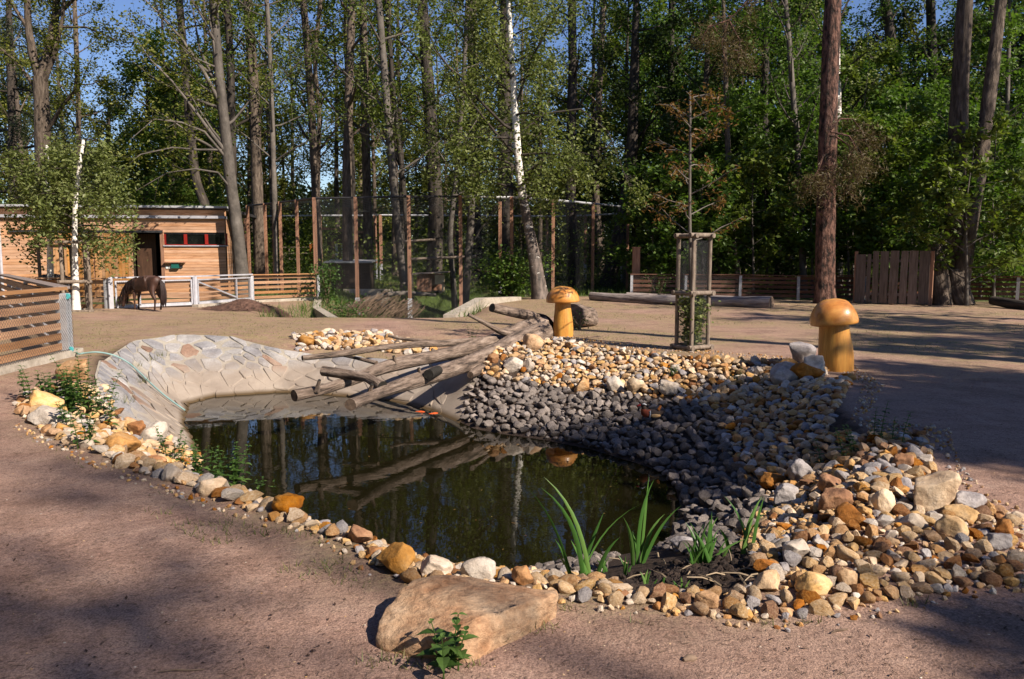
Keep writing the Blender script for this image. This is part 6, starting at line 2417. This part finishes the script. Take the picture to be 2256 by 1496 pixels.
def nettle(label, c, H, stems, L, seed, spread=.12, leaf_parts=False, group=None):
    rng = np.random.default_rng(seed)
    t = thing('nettle', label, 'plant', c, group)
    gs, gl = Geo(), Geo()
    for k in range(stems):
        a = rng.uniform(0, 6.28)
        q = c + np.array([math.cos(a), math.sin(a), 0]) * spread * rng.random()
        q[2] = hz1(q[0], q[1])
        h = H * rng.uniform(.55, 1.05)
        lean = np.array([math.cos(a), math.sin(a), 0]) * rng.uniform(.05, .3) * h
        T = q + np.outer(np.linspace(0, 1, 6), [0, 0, h]) + np.outer(np.linspace(0, 1, 6) ** 2, lean)
        gs.tube(T, np.linspace(.004, .002, 6), 5, cap=False)
        npair = max(3, int(h / (L * .45)))
        for i in range(npair):
            s = (i + 1) / npair
            b = np.array([np.interp(s, np.linspace(0, 1, 6), T[:, m_]) for m_ in range(3)])
            az = i * 1.57 + rng.uniform(-.3, .3)
            for sd in (0, math.pi):
                d = np.array([math.cos(az + sd), math.sin(az + sd), rng.uniform(.15, .7)])
                l = L * (1.1 - .55 * s ** 3) * rng.uniform(.7, 1.1)
                g1 = Geo() if leaf_parts else gl
                nettle_leaf(g1, b, d, l, l * .58, rng, rng.uniform(0, 1))
                if leaf_parts:
                    g1.build('leaf', LEAF_NETTLE, t)
    gs.build('stems', LEAF_NETTLE, t)
    if not leaf_parts:
        gl.build('leaves', LEAF_NETTLE, t)
    return t


nettle('bright green nettle growing against the foreground slab', at_z(985, 1478, 0) * [1, 1, 0] + [0, 0, .0], .22, 5, .085, 501, .07, True)
for k, (u, v, H, st_, L, sp_, lab) in enumerate((
        (190, 912, .62, 13, .1, .35, 'tallest nettle clump on the left stone border near the ochre boulder'),
        (110, 880, .36, 16, .1, .4, 'low broad nettle clump at the outer left of the stone border'),
        (150, 895, .42, 18, .1, .4, 'dense nettle clump in the middle of the left stone border'),
        (150, 950, .28, 5, .075, .15, 'small nettle below the left nettle clumps'),
        (195, 985, .45, 5, .08, .12, 'single upright nettle at the path edge of the left border'),
        (372, 1020, .4, 5, .08, .2, 'nettle at the lower end of the paving'),
        (440, 1060, .38, 9, .095, .25, 'nettles by the water left of the taller shore nettle'),
        (520, 1085, .58, 10, .1, .22, 'taller nettle at the water edge beside the left border'),
        (580, 1105, .3, 5, .08, .2, 'short nettle right of the taller shore nettle'),
        (715, 1145, .42, 10, .09, .25, 'nettles at the water right of the brown shore boulder'),
        (1040, 762, .42, 4, .09, .08, 'nettle growing between the two fallen logs'),
        (1485, 830, .2, 4, .06, .1, 'small weed among the stones of the sunlit bank'),
        (1620, 842, .2, 4, .06, .1, 'small weed at the right end of the sunlit bank'),
        (1900, 1000, .4, 8, .07, .35, 'dark weeds on top of the shaded stone slope'))):
    p = hit(u, v)
    nettle(lab, p, H, st_, L, 510 + k, sp_)


def iris(label, c, H, n, w, seed, spread=.07, fan=.35, lean=0):
    rng = np.random.default_rng(seed)
    t = thing('iris', label, 'iris plant', c)
    for k in range(n):
        a = rng.uniform(0, 6.28)
        q = c + np.array([math.cos(a) * spread * rng.random(), math.sin(a) * spread * rng.random() * .6, 0])
        q[2] = hz1(q[0], q[1]) - .01
        h = H * rng.uniform(.35, 1.0) if k > 1 else H
        ln = rng.normal() * fan * (.4 if k < 3 else 1)
        if lean and k < 4:
            ln = lean * (.25 + .3 * k / 3)
        bend = rng.uniform(0, .35) * np.sign(ln)
        s = np.linspace(0, 1, 9)
        X_ = q[0] + h * (ln * .5 * s + bend * s ** 3 * .8)
        Z_ = q[2] + h * s * (1 - .12 * abs(ln) * s - .25 * abs(bend) * s ** 2)
        Y_ = q[1] + h * rng.normal() * .15 * s
        T = np.stack([X_, np.broadcast_to(Y_, X_.shape), Z_], 1)
        fa = rng.uniform(-.7, .7)
        side = np.array([math.cos(fa), math.sin(fa), 0])
        W = w * rng.uniform(.7, 1.15) * np.array([.75, .95, 1, 1, .95, .85, .65, .38, .02])
        nn_ = np.cross(side, [0, 0, 1])
        V = np.concatenate([[p - side * ww / 2, p + nn_ * ww * .18, p + side * ww / 2] for p, ww in zip(T, W)])
        F = []
        for i in range(8):
            b = i * 3
            F += [[b, b + 1, b + 4, b + 3], [b + 1, b + 2, b + 5, b + 4]]
        g = Geo()
        g.add(V, F, rng.uniform(0, 1))
        g.build('leaf', LEAF_IRIS, t, smooth=True)
    return t


iris('tallest iris clump at the near shore with leaves standing before the water', hit(1285, 1282),   .74, 9, .027, 601, .1, .34, -1)
iris('second iris clump at the near shore right of the tallest one', hit(1418, 1240), .62, 7, .027, 602, .09, .3)
iris('low bushy iris clump on the dark soil near the right corner', hit(1560, 1246), .34, 20, .021, 603, .12, .55)
iris('small iris right of the low bushy clump with one tall leaf', hit(1632, 1222), .38, 6, .024, 604, .07, .45)
for k, (u, v, H) in enumerate(((1378, 1268, .14), (1425, 1300, .12), (1455, 1305, .1), (1502, 1308, .11), (1330, 1265, .16))):
    iris(('sprouting iris tuft on the wet soil, ' + ['left of the second clump', 'below the second clump', 'right of the tuft below the second clump', 'nearest the soil stones', 'beside the tallest clump'][k]), hit(u, v), H, 5, .016, 610 + k, .03, .5)

# the wet soil patch round the irises: crumbly humus, dead reeds
g = Geo()
rng = np.random.default_rng(33)
C, k = [], 0
while k < 1500:
    u, v = rng.normal(1440, 95), rng.normal(1268, 32)
    if abs(u - 1440) > 230 or abs(v - 1268) > 70:
        continue
    k += 1
    C.append((u, v))
C = np.array(C)
W_ = np.array([at_z(u, v, -.12) for u, v in C])
zz = hz(W_[:, 0], W_[:, 1])
V1, F1 = SHARP[1][0]
for p, z in zip(W_, zz):
    s = rng.uniform(.008, .035)
    g.add(ICO[1][0] * s * rng.uniform(.6, 1.3, 3) @ euler_mat(*rng.uniform(0, 6, 3)).T + [p[0], p[1], z + s * .2], ICO[1][1])
o = g.build('soil_crumbs', SOIL)
tag(o, 'crumbly wet soil between the irises', 'soil')
o['kind'] = 'stuff'
g = Geo()
for k in range(22):
    u, v = rng.uniform(1360, 1720), rng.uniform(1215, 1310)
    p = hit(u, v)
    a = rng.uniform(0, 6.28)
    d = np.array([math.cos(a), math.sin(a), rng.uniform(0, .35)]) * rng.uniform(.05, .2)
    g.tube([p + [0, 0, .015], p + d * .5 + [0, 0, .03], p + d + [0, 0, .02]], [.005, .005, .003], 4)
o = g.build('dead_reeds', STRAW)
tag(o, 'dry broken reed stalks lying on the wet soil', 'reeds')
o['kind'] = 'stuff'

# scraps floating on the pond
rng = np.random.default_rng(66)
P_ = rng.uniform(SHORE_W[:, :2].min(0), SHORE_W[:, :2].max(0), (900, 2))
sp2 = [tuple(p[:2]) for p in SHORE_W]
P_ = P_[in_poly(P_[:, 0], P_[:, 1], sp2)]
d_, _ = seg_dist(P_, SHORE_W)
P_ = P_[rng.random(len(P_)) < np.exp(-d_ / .5) + .06]
g = Geo()
g.leaves(np.column_stack([P_, np.full(len(P_), WATER + .004)]), .03, rng, .55, 12)
o = g.build('floating_leaves', LEAF_ORANGE)
tag(o, 'small dead leaves floating on the pond', 'leaves')
o['kind'] = 'stuff'

# hose
pts = [(160, 770, .02), (172, 788, .015), (180, 786, .02), (215, 786, .05), (255, 795, .06), (290, 815, .06), (330, 855, .06), (365, 885, .05), (408, 916, .05)]
P = []
for u, v, dz in pts:
    p = hit(u, v)
    P.append(p + [0, 0, dz + .035])
P = np.array(P)
t_ = np.linspace(0, 1, 40)
Q = np.stack([np.interp(t_, np.linspace(0, 1, len(P)), P[:, k]) for k in range(3)], 1)
for _ in range(3):
    Q[1:-1] = (Q[:-2] + 2 * Q[1:-1] + Q[2:]) / 4
g = Geo()
g.tube(Q, .014, 8)
o = g.build('garden_hose', HOSE, smooth=True)
tag(o, 'pale green hose running from the fence post down the paving into the pond', 'hose')

# mulch heap
g = Geo()
c = hit(560, 682)
nx_ = 40
gx, gy = np.meshgrid(np.linspace(-1.9, 2.2, nx_), np.linspace(-.8, .8, 20))
hh = .34 * np.exp(-((gx + .35) / .85) ** 2 - (gy / .45) ** 2) + .12 * np.exp(-((gx - .9) / .6) ** 2 - (gy / .4) ** 2) + .03 * SinNoise(8, 1.6)(np.stack([gx.ravel(), gy.ravel(), gx.ravel() * 0], 1)).reshape(gx.shape) - .02
V = np.stack([gx.ravel() + c[0], gy.ravel() + c[1], hh.ravel() + hz(gx.ravel() + c[0], gy.ravel() + c[1])], 1)
i, j = np.meshgrid(np.arange(19), np.arange(nx_ - 1), indexing='ij')
a = i * nx_ + j
g.add(V, np.stack([a, a + 1, a + nx_ + 1, a + nx_], -1).reshape(-1, 4))
rng = np.random.default_rng(55)
sel = rng.choice(len(V), 700)
C = V[sel] + rng.normal(size=(700, 3)) * [.05, .04, .01]
C[:, 2] += .01
ok = hh.ravel()[sel] > .01
g.leaves(C[ok], .07, rng, .35, .6)
o = g.build('mulch_heap', MULCH)
tag(o, 'heap of dark bark mulch lying before the braced gate', 'mulch heap')

# dry leaf on a stem among the riprap
p = hit(1540, 975)
t = thing('dead_plant', 'dry orange brown leaf on a bent stalk standing in the riprap', 'dead plant', p)
rod(t, 'stalk', [p + [-.06, 0, 0], p + [-.03, 0, .12], p + [.04, 0, .22]], .004, STRAW, 5)
g = Geo()
nettle_leaf(g, p + np.array([-.02, 0, .17]), np.array([.5, 0, .9]), .17, .07, None, .6)
g.build('leaf', LEAF_ORANGE, t)

# far things seen through the wood
fd = thing('feeding_shelter', 'little orange roofed feeding shelter on a post far back in the wood', 'feeding shelter', gpt(998, 62))
c = ROOT_LOC[fd.name]
c = np.array([at_y(998, 560, 62)[0], 62, at_y(998, 580, 62)[2]])
fd.location = tuple(c)
ROOT_LOC[fd.name] = c
g = Geo()
g.box(c + [0, 0, -.2], (.16, .16, 1.4))
g.build('post', ORANGE, fd)
g = Geo()
top = c + np.array([0, 0, 1.0])
V = np.array([[-.5, -.4, 0], [.1, -.4, 0], [.55, .3, 0], [-.1, .4, 0], [0.02, 0, .62]]) + top - [0, 0, .4]
g.add(V, [[0, 1, 4], [1, 2, 4], [2, 3, 4], [3, 0, 4]])
g.build('roof', ORANGE, fd)
hs_ = thing('wooden_cabin', 'small dark brown cabin with white door bars far behind the aviary', 'cabin', gpt(765, 52))
c = at_y(765, 585, 52)
c[2] = hz1(c[0], 52)
g = Geo()
g.box(c + [0, 0, 1.2], (2.2, 1.6, 2.4))
g.build('wall', DARKWOOD, hs_)
g = Geo()
g.box(c + [0, 0, 2.5], (2.7, 2.1, .15), euler_mat(0, .1, 0))
g.build('roof', WOOD_POST, hs_)
for dx in (-.5, -.1):
    g = Geo()
    g.box(c + [dx, -.83, .9], (.16, .04, 1.5))
    g.build('door_bar', GALV, hs_)
for k, (u, y, h, lab) in enumerate(((688, 54, 1.5, 'orange marker post left of the far cabin'), (1400, 31.6, 2.0, 'reddish wooden post at the left end of the long fence'), (918, 58, 1.3, 'small orange post behind the perch trunk'))):
    x = (u - CU) / FOC * y
    g = Geo()
    g.box((0, 0, h / 2), (.3 if k == 1 else .16, .16, h))
    g.box((0, 0, h), (.34 if k == 1 else .2, .2, .04))
    o = g.build('marker_post', WOOD_POST if k == 1 else ORANGE)
    o.location = (x, y, hz1(x, y))
    tag(o, lab, 'post')
fence('light wooden rail fence far behind the left part of the aviary', [gpt(590, 56), gpt(690, 57)], 1.25, 3, .07, .3, post_w=.08, cap=False, slat_mat=WOOD_POLE, post_mat=WOOD_POLE, step=2.0)
tb = thing('slatted_table', 'small pale slatted stand beyond the fence left of the board wall', 'stand', gpt(1890, 36))
c = ROOT_LOC[tb.name]
for k in range(3):
    g = Geo()
    g.box(c + [-.35 + .35 * k, 0, .6], (.07, .07, 1.3))
    g.build('leg', WOOD_POLE, tb)
g = Geo()
g.box(c + [0, 0, 1.28], (1.0, .5, .05))
g.build('top', WOOD_POLE, tb)

# ------------------------------------------------------------------ trees beside and behind the viewer whose shade falls on the clearing
def shade_tree(x, y, H, seed, style, leaves, t0, L, label, ls=.22, n=22, tl=1.3):
    P = np.array([[x, y, -.1, .26], [x + .2, y, H * .35, .22], [x - .2, y + .1, H * .7, .13], [x, y, H, .03]])
    plant_tree('woodland_tree', label, P, BARK, LEAF_MAPLE, style, seed, 10, t0=t0, L=L, leaves=leaves, ls=ls, n=n, tl=tl)


shade_tree(14.0, 0.2, 11.2, 701, 'leafy', 5500, .5, 2.0, 'leafy tree right of the clearing shading the stone slope')
shade_tree(14.2, 3.0, 8.4, 710, 'leafy', 2600, .6, 1.4, 'smaller leafy tree right of the clearing beside the slope tree')
shade_tree(17.5, 1.0, 12, 702, 'leafy', 6500, .4, 2.6, 'leafy tree right of the clearing behind the slope tree')
shade_tree(19.5, 5.2, 12, 703, 'leafy', 5500, .35, 2.5, 'tall tree right of the clearing shading the sand by the board wall')
shade_tree(21, 10.5, 13, 704, 'leafy', 4500, .4, 2.6, 'leafy tree at the right border of the clearing near the fence')
shade_tree(18, 16.5, 12, 705, 'leafy', 1000, .35, 2.8, 'leafy tree at the right border close to the twin tree')
shade_tree(15.6, 6.2, 34, 714, 'tall_bare', 330, .78, 2.8, 'very tall tree right of the clearing whose top shades the stable')
shade_tree(18.4, -13.1, 20.4, 706, 'tall_bare', 480, .9, .8, 'very tall tree behind the viewer on the right', n=12, tl=.6)
shade_tree(16.3, -3.0, 13, 716, 'leafy', 2400, .68, 1.1, 'third leafy tree right of the viewer shading the dark ground', tl=.8)
shade_tree(13.0, -4.9, 10.4, 707, 'leafy', 700, .8, .7, 'slim leafy tree behind the viewer further right', n=12, tl=.6)
shade_tree(21.4, -13.7, 24.2, 711, 'tall_bare', 150, .92, .7, 'very tall thin tree behind the viewer on the right, further off', n=10, tl=.5)
shade_tree(15.6, -1.2, 11.5, 712, 'leafy', 3200, .6, 1.7, 'leafy tree right of the viewer shading the dark ground')
shade_tree(17.6, -1.6, 12.5, 713, 'leafy', 3200, .6, 1.8, 'second leafy tree right of the viewer shading the dark ground')
shade_tree(24, 20, 19, 708, 'leafy', 2600, .25, 3.4, 'leafy tree far right beyond the frame by the fence')
shade_tree(27, 2, 18, 709, 'leafy', 7000, .3, 4, 'leafy tree far right of the clearing')

# ------------------------------------------------------------------ grass and litter
rng = np.random.default_rng(77)
g = Geo()
def scatter_px(n, poly):
    u0, v0 = np.min(poly, 0)
    u1, v1 = np.max(poly, 0)
    W_ = np.array([at_z(u, v, 0)[:2] for u, v in poly])
    lo, hi = W_.min(0), W_.max(0)
    P_ = rng.uniform(lo, hi, (n * 4, 2))
    z = hz(P_[:, 0], P_[:, 1])
    u, v = proj(np.column_stack([P_, z]))
    m = in_poly(u, v, poly)
    return np.column_stack([P_, z])[m][:n]


n_ = 26000
y = rng.uniform(31, 52, n_)
x = (rng.uniform(560, 2330, n_) - CU) / FOC * y
keep = behind_fences(x, y) > .6
P_ = np.column_stack([x, y, hz(x, y)])[keep]
g.blades(P_, .3, .03, rng)
yy_ = rng.uniform(22.0, 32, 9000)
xx_ = rng.normal(-4.2, 2.0, 9000)
zz = hz(xx_, yy_)
m = (np.abs(zz) > .12)
g.blades(np.column_stack([xx_, yy_, zz])[m], .42, .025, rng)
o = g.build('meadow_grass', GRASS)
tag(o, 'tall green grass of the gully banks and the wood floor', 'grass')
o['kind'] = 'stuff'
g = Geo()
for n_, poly in ((900, [(60, 940), (300, 1055), (600, 1165), (830, 1280), (800, 1310), (560, 1200), (260, 1075), (40, 960)]),
                 (500, [(1080, 1375), (1230, 1375), (1250, 1420), (1100, 1470), (900, 1480), (780, 1470), (780, 1420)]),
                 (700, [(1230, 1325), (1500, 1358), (1760, 1375), (2000, 1330), (2256, 1290), (2256, 1320), (1900, 1370), (1500, 1390), (1230, 1345)]),
                 (500, [(300, 1120), (720, 1180), (800, 1300), (560, 1260)]), (700, [(1200, 752), (1500, 780), (1300, 790), (1180, 770)])):
    P_ = scatter_px(n_, poly)
    nn_ = SinNoise(91, 1.4)(P_)
    P_ = P_[nn_ > .0]
    g.blades(P_, .055, .006, rng, lean=.8)
for n_, y0, y1 in ((16000, 13.0, 29), ):
    y = rng.uniform(y0, y1, n_)
    x = (rng.uniform(170, 2256, n_) - CU) / FOC * y
    P_ = np.column_stack([x, y, hz(x, y)])
    nn_ = SinNoise(11, .22)(P_ * [1, 1, 0])
    ok = (nn_ > .05) & ~in_poly(x, y, [tuple(p[:2]) for p in RIM_W]) & (behind_fences(x, y) < .1)
    g.blades(P_[ok], .05, .012, rng, lean=1.2)
# tufts in the joints of the paving
for (u, v) in ((340, 800), (352, 790), (312, 850), (300, 815), (275, 895)):
    p = hit(u, v)
    C = p + rng.normal(size=(26, 3)) * [.07, .05, 0] + [0, 0, .05]
    g.blades(C, .15, .008, rng, lean=.5)
o = g.build('sparse_grass', GRASS_DRY)
tag(o, 'sparse short grass along the stone border and on the sand', 'grass')
o['kind'] = 'stuff'
g = Geo()
n_ = 1500
y = 2.6 + 12 * rng.random(n_) ** 1.4
x = (rng.uniform(-150, 2400, n_) - CU) / FOC * y
nn_ = SinNoise(191, .6)(np.stack([x, y, x * 0], 1))
ok = ~in_poly(x, y, [tuple(p[:2]) for p in RIM_W]) & (nn_ > -.1)
g.leaves(np.column_stack([x, y, hz(x, y) + .006])[ok], .022, rng, .5, 2.5)
o = g.build('leaf_litter', MULCH)
tag(o, 'scraps of dry brown leaves and bark scattered over the sand', 'litter')
o['kind'] = 'stuff'
# twigs, needles, bits of bark on the gravel
g = Geo()
n_ = 6500
y = 2.6 + 9 * rng.random(n_) ** 1.5
x = (rng.uniform(-150, 2400, n_) - CU) / FOC * y
ok = ~in_poly(x, y, [tuple(p[:2]) for p in RIM_W])
x, y = x[ok], y[ok]
z = hz(x, y) + .004
a = rng.uniform(0, 6.283, len(x))
L = rng.uniform(.004, .018, len(x)) * np.where(rng.random(len(x)) < .015, 3.0, 1)
D = np.stack([np.cos(a), np.sin(a), np.zeros_like(a)], 1) * L[:, None]
C = np.stack([x, y, z], 1)
thin_wires(g, C - D, C + D + [0, 0, .002], .0011)
o = g.build('twig_litter', TWIGM)
tag(o, 'brown needles and twigs strewn over the gravel path', 'litter')
o['kind'] = 'stuff'
g = Geo()
n_ = 900
y = 2.6 + 8 * rng.random(n_) ** 1.5
x = (rng.uniform(-150, 2400, n_) - CU) / FOC * y
ok = ~in_poly(x, y, [tuple(p[:2]) for p in RIM_W])
for x_, y_ in zip(x[ok], y[ok]):
    s = rng.uniform(.002, .0065)
    g.add(ICO[1][0] * [s, s * .8, s * .6] + [x_, y_, hz1(x_, y_)], ICO[1][1], mi=int(rng.random() < .3))
o = g.build('path_pebbles', [ST_TAN, ST_WHITE])
tag(o, 'tiny pebbles lying on the gravel path', 'pebbles')
o['kind'] = 'stuff'
for k, (u, v, L, a, lab) in enumerate(((1210, 1436, .18, .1, 'thin bare twig on the gravel at the bottom left'), (1850, 1395, .1, .4, 'dark twig on the shaded gravel at the bottom right'), (1520, 1455, .06, .3, 'pine cone lying on the gravel before the near border'))):
    if k == 0:
        u, v = 400, 1478
    p = at_z(u, v, 0)
    p[2] = hz1(p[0], p[1]) + .006
    d = np.array([math.cos(a), math.sin(a), 0]) * L / 2
    g = Geo()
    r_ = (.004, .005, .016)[k]
    g.tube([p - d, p - d * .3 + [0, .006, .002], p + d * .4, p + d], [r_ * .5, r_, r_, r_ * .4], 7)
    o = g.build('pine_cone' if k == 2 else 'twig', TWIGM, smooth=True)
    tag(o, lab, 'pine cone' if k == 2 else 'twig')
